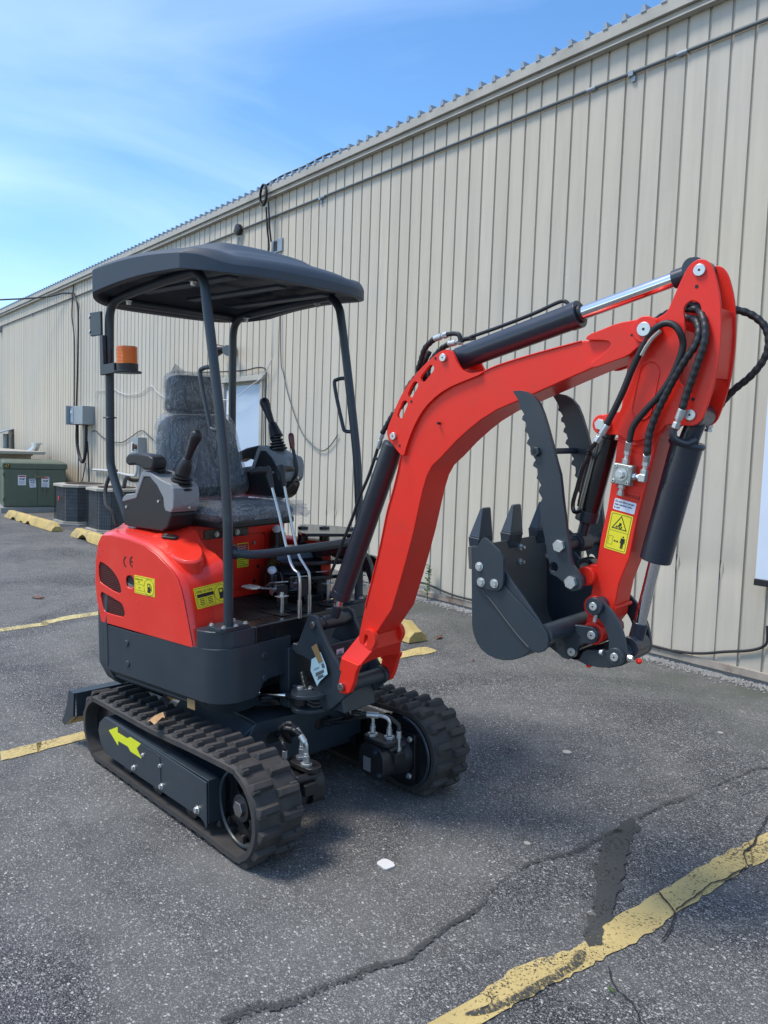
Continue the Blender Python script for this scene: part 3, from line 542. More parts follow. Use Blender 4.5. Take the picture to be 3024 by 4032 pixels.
b=MB(); b.tube(spline([(0.6,.75,.70),(.75,.6,.80),(.9,.4,.82),(1.05,.25,.86),(1.1,.2,.72)],5),.03,8); b.tube(spline([(.55,.8,.7),(.8,.7,.74),(1.0,.6,.78),(1.2,.6,.72)],5),.028,8); b.build('insulated_pipe',BLACK,a2)
# ---------------------------------------------------------------- wheel stops
def wstop(x0,x1,y,lab,broken=(),rot=0):
    L_=x1-x0; n_=max(10,int(L_/.06)); b=MB(); rings=[]
    for i in range(n_+1):
        t=i/n_; x=L_*t; e=min(1,.55+min(t,1-t)*L_/.12*.45); z0=0
        for bx,bw,bh in broken:
            if abs(x-bx)<bw: z0=bh*math.cos((x-bx)/bw*math.pi/2)*(.8+.4*random.random())
        h=.132*e+random.uniform(-.003,.003); w_=.085
        rings.append([(x,-w_-random.uniform(0,.004),z0),(x,-w_*.92,.04+z0*.7),(x,-w_*.55,h-.012),(x,-w_*.42,h),(x,w_*.42,h+random.uniform(-.003,.002)),(x,w_*.55,h-.012),(x,w_*.92,.04+z0*.7),(x,w_,z0)])
    vs=[p for r in rings for p in r]; fs=[]
    for i in range(n_):
        for j in range(8): fs.append((i*8+j,i*8+(j+1)%8,(i+1)*8+(j+1)%8,(i+1)*8+j))
    fs+=[tuple(range(8))[::-1],tuple(range(n_*8,n_*8+8))]
    b.add(vs,fs); o=b.build('wheel_stop',CONC_Y,smooth=40,bevel=.006); o.matrix_world=Matrix.Translation((x0,y,gz(x0,y)))@Matrix.Rotation(rot,4,'Z')
    tag(o,lab,'wheel stop','yellow concrete wheel stops'); return o
wstop(-15.25,-12.72,3.56,'long yellow wheel stop in front of the green cabinet',((.55,.15,.05),(1.35,.12,.055),(1.0,.08,.03)),rot=.035)
wstop(-12.05,-9.6,3.72,'broken yellow wheel stop just left of the red hood',((.55,.2,.08),(1.6,.15,.04)),rot=.0)
wstop(-6.40,-4.57,3.90,'yellow wheel stop behind the boom foot, end face showing',(),rot=.0)
# ---------------------------------------------------------------- gravel + weeds + leaves
b=MB()
for i in range(7000):
    x=random.uniform(-11,1.5) if i%3 else random.uniform(-6,-1.5); y=4.985-abs(random.gauss(0,.055)); s_=random.uniform(.004,.012); z=gz(x,y)+s_*.3
    q=[Vector((random.uniform(.6,1)*a,random.uniform(.6,1)*b_,random.uniform(.5,1)*c)).normalized()*s_ for a,b_,c in ((1,0,0),(0,1,0),(-1,0,0),(0,-1,0),(0,0,.8),(0,0,-.8))]
    a=random.uniform(0,6.3); M_=Matrix.Translation((x,y,z))@Matrix.Rotation(a,4,'Z')
    b.add(q,[(0,1,4),(1,2,4),(2,3,4),(3,0,4),(1,0,5),(2,1,5),(3,2,5),(0,3,5)],M_)
o=b.build('loose_gravel',STONE,smooth=20); tag(o,'pale loose gravel along the foot of the wall','gravel',kind='stuff')
b=MB()
for i in range(2600):
    x=random.uniform(-8,0.5); y=random.uniform(-.5,4.7); s_=random.uniform(.0015,.0035) ; z=gz(x,y)+s_*.3
    q=[Vector((random.uniform(.6,1)*a,random.uniform(.6,1)*b_,random.uniform(.4,.7)*c)).normalized()*s_ for a,b_,c in ((1,0,0),(0,1,0),(-1,0,0),(0,-1,0),(0,0,.8),(0,0,-.8))]
    b.add(q,[(0,1,4),(1,2,4),(2,3,4),(3,0,4),(1,0,5),(2,1,5),(3,2,5),(0,3,5)],Matrix.Translation((x,y,z)))
o=b.build('loose_grit',STONE,smooth=20); tag(o,'tiny pale grit scattered over the asphalt','grit',kind='stuff')
def weed(x,y,h,n,lab):
    r=empty('weed',Matrix.Translation((x,y,gz(x,y))),lab,'weed'); b=MB(); b.tube(spline([(0,0,0),(.01,-.01,h*.5),(.03,-.02,h)],5),.003,6); b.build('stem',LEAFG,r); lf=MB()
    for i in range(n):
        z=h*(.1+.9*i/n); a=random.uniform(0,6.3); l=random.uniform(.03,.06)*min(1,h/.08); d=Vector((math.cos(a),math.sin(a)*.6,random.uniform(.1,.6))); s_=d.cross(Vector((0,0,1))).normalized()*l*.35; p=Vector((.02*z/h,-.01,z))
        lf.add([p,p+d*l*.5+s_,p+d*l,p+d*l*.5-s_],[(0,1,2,3)])
    lf.build('leaves',LEAFG,r)
P_=[(-5.6655,0.1796),(-6.6551,0.1799)]
weed(P_[0][0],4.93,.34,34,'green weed climbing the wall foot beside the boom'); weed(P_[1][0],4.9,.1,10,'small weed at the wall foot behind the canopy post')
weed(*[[(-1.3275,1.8893)][0][0],[(-1.3275,1.8893)][0][1],.010],4,'tiny grass tuft growing in the lower right asphalt')
def dleaf(p,s_,lab,m=LEAFD):
    b=MB(); a=random.uniform(0,3); n_=6; up=[]; 
    for i in range(n_+1):
        t=i/n_; w_=s_*.4*math.sin(math.pi*min(.95,t+.05)); x=(t-.5)*2*s_; zz=.25*s_*abs(math.sin(5*t)); up+= [(x,-w_,zz),(x,0,zz*.4),(x,w_,zz*1.3)]
    b.add(up,[(3*i+j,3*i+j+1,3*i+j+4,3*i+j+3) for i in range(n_) for j in (0,1)])
    o=b.build('dry_leaf',m); o.matrix_world=Matrix.Translation((p[0],p[1],gz(p[0],p[1])+.004))@Matrix.Rotation(a,4,'Z'); tag(o,lab,'leaf')
for (px,s_,lab) in (([(-4.5655,4.1073)][0],.05,'curled brown leaf on the asphalt right of the boom foot'),([(-3.9668,3.8839)][0],.022,'small dark leaf scrap under the bucket'),([(-7.7595,2.059)][0],.07,'pale dry leaf on the asphalt left of the red hood')): dleaf(px,s_,lab)
# ================================================================ EXCAVATOR
ex=empty('mini_excavator',ROOT,'red and dark grey mini excavator with canopy, bucket and thumb','mini excavator')
# ---- undercarriage (frame U): outer face of right track at y=-.54, left at +.54
YO=.54; TW=.20
XR,XF=-.565,.575; ZI=.165; ZS=.185; RI=.150; RS=.172        # idler and sprocket centres / belt radii
def track_path(n=11):
    p=[]
    a0=math.radians(96); a1=math.radians(256)
    for i in range(n): a=a0+(a1-a0)*i/(n-1); p.append((XR+RI*math.cos(a),ZI+RI*math.sin(a)))
    b0=math.radians(-78); b1=math.radians(90)
    p2=[(XF+RS*math.cos(b0+(b1-b0)*i/(n-1)),ZS+RS*math.sin(b0+(b1-b0)*i/(n-1))) for i in range(n)]
    low=[(-.38,.022),(-.1,.020),(.2,.020),(.36,.022)]
    top=[(.30,ZS+RS-.012),(0,ZS+RS-.030),(-.3,ZI+RI+.004)]
    return p+low+p2+top
TP=track_path()
def lerp_path(P,n):
    L=[0]
    for i in range(len(P)): L.append(L[-1]+math.dist(P[i],P[(i+1)%len(P)]))
    out=[]
    for k_ in range(n):
        s_=L[-1]*k_/n; i=max(j for j in range(len(P)) if L[j]<=s_+1e-9); t=(s_-L[i])/(L[i+1]-L[i]); a=P[i];b=P[(i+1)%len(P)]
        out.append(((a[0]+(b[0]-a[0])*t,a[1]+(b[1]-a[1])*t),math.atan2(b[1]-a[1],b[0]-a[0])))
    return out
def smooth_closed(P,n=5):
    Q=[P[-2],P[-1]]+P+[P[0],P[1]]; out=[]
    for i in range(2,len(P)+2):
        p0,p1,p2,p3=[Vector(q) for q in Q[i-1:i+3]] if i+3<=len(Q) else [Vector(Q[i-1]),Vector(Q[i]),Vector(P[0]),Vector(P[1])]
        for j in range(n):
            t=j/n; v=.5*((2*p1)+(p2-p0)*t+(2*p0-5*p1+4*p2-p3)*t*t+(-p0+3*p1-3*p2+p3)*t**3); out.append((v.x,v.y))
    return out
TPs=smooth_closed(TP,4)
NL=42
LUGP=lerp_path(TPs,NL)
def lug_mesh(w):      # trapezoid tread block, local x along belt, y across, z outwards
    b=MB(); a=[(-.020,0,0),(.020,0,0),(.020,w,0),(-.020,w,0)]; t=[(-.011,.006,.021),(.012,.006,.021),(.012,w-.010,.023),(-.011,w-.004,.023)]
    b.hexa([a[0],a[1],a[2],a[3]],t)
    b.hexa([(-.026,w*.62,0),(-.005,w*.62,0),(-.005,w*.98,0),(-.026,w*.98,0)],[(-.021,w*.66,.019),(-.008,w*.66,.019),(-.008,w*.95,.019),(-.021,w*.95,.019)])
    return b
LUG=None
for side in (-1,1):
    yo=side*YO; yi=side*(YO-TW); b=MB('U'); n=len(TPs); vs=[]
    for (x,z),(x2,z2) in zip(TPs,TPs[1:]+TPs[:1]):
        t=Vector((x2-x,z2-z)); t.normalize(); no=Vector((t.y,-t.x)); # outward for clockwise order?
        c=Vector((x,z)); ctr=Vector((0,.17)); 
        if no.dot(c-Vector((max(-.5,min(.5,x)),.17)))<0: no=-no
        for y,o_ in ((yo,0),(yo-side*.012,.008),(yi+side*.012,.008),(yi,0),(yi,-.02),(yo,-.02)): vs.append((x+no.x*o_,y,z+no.y*o_))
    b.add(vs,[(i*6+j,i*6+(j+1)%6,((i+1)%n)*6+(j+1)%6,((i+1)%n)*6+j) for i in range(n) for j in range(6)])
    tr=b.build('rubber_track',RUBBER,ex,smooth=30)
    # inner guide lugs (joined)
    b=MB('U')
    for (p,a) in lerp_path(TPs,42):
        no=Vector((math.sin(a),-math.cos(a))); 
        if no.dot(Vector(p)-Vector((max(-.5,min(.5,p[0])),.17)))<0: no=-no
        M_=Matrix.Translation((p[0],side*(YO-TW/2),p[1]))@Matrix.Rotation(-a,4,'Y'); s_=1 if (M_.to_3x3()@Vector((0,0,1))).dot(Vector((no.x,0,no.y)))<0 else -1
        b.hexa([M_@Vector((dx,dy,s_*.02)) for dx,dy in ((-.014,-.03),(.014,-.03),(.014,-.012),(-.014,-.012))],[M_@Vector((dx,dy,s_*.045)) for dx,dy in ((-.006,-.027),(.006,-.027),(.006,-.015),(-.006,-.015))])
        b.hexa([M_@Vector((dx,dy,s_*.02)) for dx,dy in ((-.014,.03),(.014,.03),(.014,.012),(-.014,.012))],[M_@Vector((dx,dy,s_*.045)) for dx,dy in ((-.006,.027),(.006,.027),(.006,.015),(-.006,.015))])
    tag(b.build('guide_lugs',RUBBER,tr),kind='stuff')
    for row in (0,1):
        for k_,(p,a) in enumerate(lerp_path(TPs,NL*2)[row::2]):
            no=Vector((math.sin(a),-math.cos(a)))
            if no.dot(Vector(p)-Vector((max(-.5,min(.5,p[0])),.17)))<0: no=-no
            zl=Vector((no.x,0,no.y)); yl=Vector((0,(-1 if row else 1),0)); xl=yl.cross(zl)
            R_=Matrix((xl,yl,zl)).transposed().to_4x4(); y0=side*(YO-TW/2)
            if LUG is None:
                LUG=lug_mesh(.094).build('tread_lug',RUBBER,tr,smooth=30,bevel=.003,seg=1); o=LUG
            else: o=LUG.copy(); link(o); o.parent=tr
            q=Vector((p[0],y0,p[1]))+zl*.006+yl*.002
            # rows run from the middle outward
            o.matrix_local=FR['U']@Matrix.Translation(q)@R_
    # frame beam, rollers, idler, sprocket
    ym=side*(YO-TW/2)
    b=MB('U'); b.box(-.50,.40,ym-.05,ym+.05,.085,.245); b.build('track_beam',GREY,ex,bevel=.006)
    for x in (-.30,-.02,.26):
        b=MB('U'); b.cyl((x,ym-.075,.085),(x,ym-.03,.085),.048,20); b.cyl((x,ym+.03,.085),(x,ym+.075,.085),.048,20); b.cyl((x,ym-.085,.085),(x,ym+.085,.085),.02,14); b.build('track_roller',GLOSS,ex,bevel=.003)
    b=MB('U'); b.cyl((XR,ym-.045,ZI),(XR,ym+.045,ZI),RI-.024,32); b.cyl((XR,ym-.06,ZI),(XR,ym+.06,ZI),.045,20); b.build('idler_wheel',GLOSS,ex,bevel=.004)
    b=MB('U'); teeth=[]
    for i in range(44):
        a=2*math.pi*i/44; r_=RS-.02-(.022 if i%4 in (0,1) else 0); teeth.append((XF+r_*math.cos(a),ZS+r_*math.sin(a)))
    b.prism(teeth,ym-.014,ym+.014,holes=[circ(XF+.075*math.cos(a),ZS+.075*math.sin(a),.022,10) for a in [k*math.pi/3+.3 for k in range(6)]])
    sp_=b.build('sprocket',GLOSS,ex,bevel=.002)
    b=MB('U'); b.cyl((XF,ym-.05,ZS),(XF,ym+.05,ZS),.05,20); b.build('sprocket_hub',BLACK,sp_,bevel=.003)
    b=MB('U'); yy=ym+(-.055 if side<0 else .055); b.prism(circ(XF,ZS,.030,6),yy-.008,yy+.008); b.build('hub_nut',STEEL,sp_,bevel=.002)
    b=MB('U'); b.tube([(XF+(RS-.035)*math.cos(a),side*(YO-.05),ZS+(RS-.035)*math.sin(a)) for a in [k*math.pi/18 for k in range(37)]],.006,6,cap=False); b.build('sprocket_ring',GREY,sp_)
# right cover plate (folded sheet) with arrow and bolts
yp=-(YO-.004)
b=MB('U'); 
pp=[(-0.4683,0.2573),(-0.5284,0.214),(-0.5431,0.1755),(-0.5246,0.1266),(-0.4687,0.0857),(-0.2491,0.0859),(0.2551,0.0919),(0.378,0.0938)]+[(0.4059,0.0832),(0.4169,0.0678),(0.4253,0.071),(0.4257,0.2476)]
b.prism(pp,yp-.006,yp+.0)
tp_=[(-0.4683,0.2573),(0.4286,0.2545)]; (xa,za),(xb,zb)=tp_
b.hexa([(xa,yp,za-.006),(xb,yp,zb-.006),(xb,yp+.05,zb-.006),(xa,yp+.05,za-.006)],[(xa,yp,za),(xb,yp,zb),(xb,yp+.05,zb),(xa,yp+.05,za)])
b.box(xb-.006,xb,yp,yp+.075,.085,zb-.004)
cover=b.build('track_cover_plate',GREY,ex,bevel=.003)
lid=[(-0.0981,0.2322),(-0.0017,0.2383),(0.0384,0.2392),(0.058,0.234),(0.0639,0.2134),(0.0666,0.1309)]
b=MB('U'); b.tube([(x,yp-.0065,z) for x,z in lid],.0022,6); b.build('panel_seam',BLACK,cover)
ar=[(-0.4246,0.207),(-0.3318,0.2489),(-0.3306,0.2233),(-0.2378,0.2243),(-0.209,0.2385),(-0.1081,0.238),(-0.147,0.2074),(-0.1055,0.1751),(-0.2065,0.1742),(-0.2319,0.1887),(-0.3269,0.1862),(-0.3302,0.1637)]
b=MB('U'); b.prism(ar,yp-.0068,yp-.0062); b.build('yellow_arrow',YARR,cover)
for px in [(-0.1761,0.1127),(0.0725,0.1137),(0.3547,0.1174)]: hexbolt(cover,FR['U']@Vector((px[0],yp-.006,px[1])),FR['U'].to_3x3()@Vector((0,-1,0)),.0095,.011,stud=0)
for px in [(-0.0907,0.1946),(0.062,0.1968)]: hexbolt(cover,FR['U']@Vector((px[0],yp-.006,px[1])),FR['U'].to_3x3()@Vector((0,-1,0)),.007,.008)
for px in [(0.3576,0.1184)]: hexbolt(cover,FR['U']@Vector((px[0],yp-.006,px[1])),FR['U'].to_3x3()@Vector((0,-1,0)),.012,.012)
# left track inner side: sprocket housing and drive plate
for side in (-1,1):
    ymi=side*(YO-TW)
    b=MB('U'); out=[(XF+ .150*math.cos(a),ZS+.150*math.sin(a)) for a in [math.radians(t) for t in range(-100,101,10)]]
    out+= [(XF-.12,ZS+.135),(XF-.33,ZS+.06),(-.2,ZS+.03),(-.2,.08),(XF-.2,.06)]
    b.prism(out,ymi-side*.012,ymi+side*.03); hb=b.build('drive_housing',GLOSS if side>0 else GREY,ex,bevel=.006)
    b=MB('U'); b.tube([(XF+.150*math.cos(math.radians(t)),ymi-side*.012,ZS+.150*math.sin(math.radians(t))) for t in range(-95,96,6)],.006,6); b.build('housing_rim',GREY,hb)
    b=MB('U'); b.prism(rrect(XF-.10,ZS-.11,XF+.085,ZS+.10,.015),ymi-side*.030,ymi-side*.012); b.build('motor_flange',GLOSS,ex,bevel=.003)
    for dx in (.055,):
        for dz in (-.085,.075): hexbolt(ex,FR['U']@Vector((XF+dx,ymi-side*.03,ZS+dz)),FR['U'].to_3x3()@Vector((0,-side,0)),.0098,.010)
# travel motors: on right track body points inward (+y); left track inward (-y)
def motor(side):
    y0=side*(YO-TW)-side*.03; d=-side
    b=MB('U'); b.lathe([(.088,0),(.085,.02),(.080,.05),(.068,.08),(.060,.10)],(XF-.01,y0,ZS-.005),(0,d,0),28)
    mo=b.build('travel_motor',BLACK,ex,smooth=50,bevel=.002)
    yb=y0+d*.10; 
    b=MB('U'); pr=chaikin([(XF-.085,ZS-.065),(XF+.065,ZS-.065),(XF+.07,ZS+.03),(XF+.04,ZS+.075),(XF-.06,ZS+.075),(XF-.09,ZS+.03)],2); b.prism(pr,min(yb,yb+d*.062),max(yb,yb+d*.062)); b.build('motor_end_case',BLACK,mo,bevel=.005)
    b=MB('U'); b.prism(chaikin([(XF-.075,y0+d*.075),(XF+.065,y0+d*.075),(XF+.08,y0+d*.11),(XF+.06,y0+d*.155),(XF-.07,y0+d*.155),(XF-.09,y0+d*.12)],2),ZS+.075,ZS+.095,plane='XY'); pt_=b.build('port_block',BLACK,mo,bevel=.004)
    for dx,dy in ((-.04,.125),(.03,.095)):
        b=MB('U'); c=(XF+dx,y0+d*dy,ZS+.095); b.cyl(c,(c[0],c[1],c[2]+.012),.023,6); b.cyl((c[0],c[1],c[2]+.014),(c[0],c[1],c[2]+.040),.0125,6); b.cyl((c[0],c[1],c[2]+.040),(c[0],c[1],c[2]+.05),.0095,14); b.build('port_fitting',ZINC,mo,bevel=.0015)
    b=MB('U'); b.box(XF-.055,XF-.01,min(yb+d*.0625,yb+d*.064),max(yb+d*.0625,yb+d*.064),ZS-.045,ZS+.015); b.build('name_plate',ZINC,mo)
    b=MB('U'); b.cyl((XF+.05,y0+d*.03,ZS+.06),(XF+.05,y0+d*.12,ZS+.055),.018,14); b.box(XF+.02,XF+.085,y0+d*.05,y0+d*.11,ZS+.0,ZS+.045); b.build('valve_boss',BLACK,mo,bevel=.004)
    hexbolt(mo,FR['U']@Vector((XF+.02,yb+d*.062,ZS+.05)),FR['U'].to_3x3()@Vector((0,d,0)),.010,.012,m=GREY)
    hexbolt(mo,FR['U']@Vector((XF+.045,yb+d*.062,ZS-.04)),FR['U'].to_3x3()@Vector((0,d,0)),.010,.012,m=GREY)
    return mo
motor(-1); motor(1)
# centre frame
b=MB('U')
b.hexa([(-.34,-.24,.20),(.24,-.24,.15),(.302,-.262,.165),(.302,.262,.165),(.24,.24,.15),(-.34,.24,.20)],[(-.34,-.24,.375),(.27,-.24,.378),(.302,-.24,.366),(.302,.24,.366),(.27,.24,.378),(-.34,.24,.375)])
b.build('centre_frame',GREY,ex,bevel=.006)
fp_=[(-.245,.372),(.235,.362),(.310,.297),(.310,.200),(-.13,.165),(-.315,.165),(-.315,.27)]
b=MB('U'); b.prism(fp_,.302,.312,holes=[slot(-.175,.292,-.120,.297,.024)[::-1],slot(.070,.294,.120,.299,.024)[::-1]],plane='YZ'); fpl=b.build('frame_front_plate',GREY,ex,bevel=.003)
for s_ in (-1,1):
    b=MB('U'); b.hexa([(.300,s_*.25,.165),(-.28,s_*.22,.19),(-.28,s_*.36,.10),(.24,s_*.36,.10)],[(.300,s_*.245,.365),(-.28,s_*.22,.375),(-.28,s_*.36,.23),(.24,s_*.36,.235)]); b.build('frame_leg',GREY,ex,bevel=.006)
b=MB('U'); b.cyl((0,0,.385),(0,0,.43),.235,44); b.cyl((0,0,.395),(0,0,.42),.26,44); b.build('slewing_ring',GLOSS,ex,bevel=.003)
for y in (-.148,.095):
    b=MB('U'); b.prism(slot(y-.028,.293,y+.028,.297,.023),.3022,.3032,plane='YZ'); b.build('hose_hole',INK,ex)
# dozer blade at the rear
yb0=-.545; bl=MB('U')
bp_=[(-0.7968,0.2852),(-0.8118,0.1661),(-0.9274,0.0928),(-0.9621,0.1036),(-0.9151,0.1599),(-0.8845,0.2142),(-0.8606,0.2877)]
bl.prism([(x,z) for x,z in bp_],yb0-.006,yb0+.006)
(xt,zt),(xb_,zb_),(xt2,zt2),(xk,zk)=bp_[0],bp_[1],bp_[2],bp_[6]
bl.box(xk,xt,yb0+.006,.545,zt-.008,zt-.001); bl.box(xt-.006,xt,yb0+.006,.545,zb_,zt-.008)
bl.hexa([(xb_-.006,yb0+.006,zb_),(xb_,yb0+.006,zb_),(xb_,.545,zb_),(xb_-.006,.545,zb_)],[(xt2-.006,yb0+.006,zt2+.01),(xt2,yb0+.006,zt2),(xt2,.545,zt2),(xt2-.006,.545,zt2+.01)])
bl.prism([(x,z) for x,z in bp_],.545,.557); db=bl.build('dozer_blade',GREY,ex,bevel=.002)
b=MB('U'); b.hexa([(xb_+.001,yb0+.02,zb_-.002),(xb_+.003,yb0+.02,zb_-.002),(xb_+.003,.5,zb_-.002),(xb_+.001,.5,zb_-.002)],[(xt2+.015,yb0+.02,zt2+.008),(xt2+.017,yb0+.02,zt2+.008),(xt2+.017,.5,zt2+.008),(xt2+.015,.5,zt2+.008)]); b.build('cutting_edge',mat('bare_wear_edge',(.28,.22,.12),.7,var=.2),db)
for y in (-.2,.2):
    b=MB('U'); b.hexa([(xt,y-.03,.14),(-.3,y-.03,.18),(-.3,y+.03,.18),(xt,y+.03,.14)],[(xt,y-.03,.22),(-.3,y-.03,.25),(-.3,y+.03,.25),(xt,y+.03,.22)]); b.build('blade_arm',GREY,db,bevel=.005)
# ---- hoses of the travel motors
def hose(pts,r,m,fr,name='hydraulic_hose',parent=ex,spiral=0,n=10,cr=0):
    P=spline(pts,n)
    if spiral:
        L=[0]
        for i in range(1,len(P)): L.append(L[-1]+(P[i]-P[i-1]).length)
        k_=max(8,int(L[-1]/spiral*4)); Q=[]
        for j in range(k_+1):
            s_=L[-1]*j/k_; i=min(len(P)-2,max(q for q in range(len(P)-1) if L[q]<=s_+1e-9)); t=(s_-L[i])/(L[i+1]-L[i]+1e-9); Q.append(P[i].lerp(P[i+1],t))
        P=Q; rf=lambda i:r*(1.0 if i%4 in (1,2) else (.93 if i%4==3 else .84))
    else: rf=None
    b=MB(fr); b.tube(P,r,10 if spiral else 10,rf); return b.build(name,m,parent,smooth=45)
def ferrule(p0,p1,r,fr,parent,name='hose_fitting',nut=True):
    p0=Vector(p0);p1=Vector(p1); b=MB(fr); L=(p1-p0); b.cyl(p0,p0+L*.55,r,14); b.cyl(p0+L*.55,p0+L*.7,r*.65,12)
    if nut: b.cyl(p0+L*.7,p1,r*1.05,6)
    return b.build(name,ZINC,parent,bevel=.001)
def elbow(pts,r,fr,parent): b=MB(fr); b.tube(spline(pts,6),r,10); return b.build('hose_fitting',ZINC,parent)
for side in (-1,1):
    y0=side*(YO-TW)-side*.03; d=-side; yh=(-.148 if side<0 else .095)
    for q,(dx,dy) in enumerate(((-.04,.125),(.03,.095))):
        c=Vector((XF+dx,y0+d*dy,ZS+.145))
        if side>0:
            elbow([c,c+Vector((0,0,.022)),c+Vector((-.010,d*.012,.040)),c+Vector((-.035,d*.03,.046))],.0075,'U',ex)
            e0=c+Vector((-.035,d*.03,.046)); e1=c+Vector((-.075,d*.06,.047)); b=MB('U'); b.cyl(e0,e1,.0125,14); b.build('hose_fitting',ZINC,ex,bevel=.001)
            hose([e1,e1+Vector((-.05,d*.03,.004)),(.40,yh+.05+.02*q,.338-.02*q),(.33,yh+.01,.305-.012*q),(.27,yh-.01,.29)],.0105,WRAP,'U',spiral=.018)
        else:
            elbow([c,c+Vector((0,0,.03)),c+Vector((-.006,-.004,.045))],.0075,'U',ex)
            e0=c+Vector((-.006,-.004,.042)); e1=c+Vector((-.022,-.012,.066)); b=MB('U'); b.cyl(e0,e1,.0125,14); b.build('hose_fitting',ZINC,ex,bevel=.001)
            hose([e1,e1+Vector((-.025,-.014,.018)),e1+Vector((-.07,-.02,.012-.03*(1-q))),(.40,yh+.006+.02*q,.300+.022*q),(.34,yh+.01,.297+.01*q),(.27,yh,.29)],.0105,WRAP,'U',spiral=.018)
    c=Vector((XF+(.062 if side>0 else -.075),y0+d*.07,ZS+.045)); e=Vector((c.x,c.y,c.z+.055)); b=MB('U'); b.cyl(c,e,.007,10); b.cyl(c,c+Vector((0,0,.016)),.012,6); b.cyl(e,e+Vector((0,0,.03)),.0105,12); b.build('hose_fitting',ZINC,ex,bevel=.001)
    hose([e+Vector((0,0,.03)),e+Vector((-.012,0,.058)),e+Vector((-.08,d*.04,.085 if side>0 else .05)),(.38,yh+.03,.31),(.27,yh,.29)],.0095,WRAP,'U',spiral=.018)
# ================================================================ HOUSE (frame H)
# skirt / counterweight: plan outline lofted vertically
def plan(inset=0,front=.28,side=.47,rear=-.60,rc=.11):
    s_=side-inset; f_=front-inset; o=[]
    for i in range(7): a=math.radians(-90+90*i/6); o.append((f_-rc+rc*math.cos(a),-s_+rc+rc*math.sin(a)))
    return o,s_
# right side wrap: side panel + front panel as one 8 mm sheet, with notched lower edge
def wrap(pts_outer,zt,zb,name,m,th=.012,parent=ex,fr='H'):
    b=MB(fr); n=len(pts_outer); P=[Vector((x,y)) for x,y in pts_outer]; I=[]
    for i in range(n):
        t=(P[min(i+1,n-1)]-P[max(i-1,0)]).normalized(); no=Vector((-t.y,t.x)); I.append(P[i]+no*th)
    vs=[]
    for i in range(n): 
        for q,z in ((P[i],zt(i)),(P[i],zb(i)),(I[i],zb(i)),(I[i],zt(i))): vs.append((q.x,q.y,z))
    fs=[(i*4+j,i*4+(j+1)%4,(i+1)*4+(j+1)%4,(i+1)*4+j) for i in range(n-1) for j in range(4)]+[(0,1,2,3),tuple(range((n-1)*4,n*4))[::-1]]
    b.add(vs,fs); return b.build(name,m,parent,bevel=.002)
corner=[(.17+.11*math.sin(a),-.47+.11-.11*math.cos(a)) for a in [math.radians(10*i) for i in range(1,9)]]
side_pts=[(-.545+.03*i,-.47) for i in range(0,24)]+[(.17,-.47)]+corner+[(.28,-.36+.02*i) for i in range(0,14)]
side_pts=[(x,y) for x,y in side_pts]
def zt(i):
    x,y=side_pts[i]; return .684+.018*max(0,min(1,(x+.3)/.58))
def zb(i):
    x,y=side_pts[i]
    if y>-.36+.115 : return .545 
    if y>-.36+.075: return .545-(.545-.482)*max(0,(1-(y+.285)/.04))
    return .482
PL=wrap(side_pts,zt,zb,'skirt_panel',GREY)
# chamfered lower band
low=[(x*(.97),y) for x,y in side_pts[1:] if y<-.335]
b=MB('H'); n=len(low); vs=[]
for i,(x,y) in enumerate(low):
    c=Vector((.0,.0)); d_=(c-Vector((x,y))); ins=Vector((0,.055)) if y<=-.469 else (Vector((-.05,.02)) if y>-.3 else Vector((-.035,.05)))
    t=min(1,i/3); 
    vs+= [(x,y+.004,.484),(x+ins.x,y+ins.y,.425),(x+ins.x-.02,y+ins.y+.08,.425),(x-.02,y+.08,.484)]
b.add(vs,[(i*4+j,i*4+(j+1)%4,(i+1)*4+(j+1)%4,(i+1)*4+j) for i in range(n-1) for j in range(4)]+[(0,1,2,3),tuple(range((n-1)*4,n*4))[::-1]]); b.build('skirt_underside',GREY,PL,bevel=.003)
for x,z in [(-0.3527,0.6276),(-0.3481,0.5374)]: b=MB('H'); b.lathe([(.015,0),(.015,.003),(.011,.006)],(x,-.470,z),(0,-1,0),24); b.build('cap_bolt',GREY,PL)
for y,z in [(-0.248,0.6435),(-0.245,0.5526)]: b=MB('H'); b.lathe([(.015,0),(.015,.003),(.011,.006)],(.280,y,z),(1,0,0),24); b.build('cap_bolt',GREY,PL)
b=MB('H'); b.box(.05,.10,-.456,-.4545,.43,.47); b.build('tape_scrap',CARD,PL)
# mirrored left panel
L2=[(x,-y) for x,y in side_pts][::-1]; wrap(L2,lambda i:.70,lambda i:.50,'skirt_panel',GREY)
# counterweight
def cw_plan(k_,z):   # half circle-ish rear
    o=[]
    for i in range(17):
        a=math.radians(-90-180*i/16); o.append((-.50+ (.30*k_)*-abs(math.cos(a+math.pi/2-math.pi/2)) if False else -.50-.26*k_*abs(math.sin(math.pi*i/16))**.7,-.474*k_*math.cos(math.pi*i/16) if True else 0,z))
    return o
b=MB('H'); rings=[cw_plan(.86,.40),cw_plan(.93,.43),cw_plan(1.0,.50),cw_plan(1.0,.70),cw_plan(.985,.86),cw_plan(.95,.93)]
vs=[p for r in rings for p in r]; n=17
b.add(vs,[(j*n+i,j*n+(i+1)%n,(j+1)*n+(i+1)%n,(j+1)*n+i) for j in range(5) for i in range(n)]+[tuple(range(n)),tuple(range(5*n,6*n))[::-1]]); b.build('counterweight',GREY,ex,smooth=50,bevel=.006)
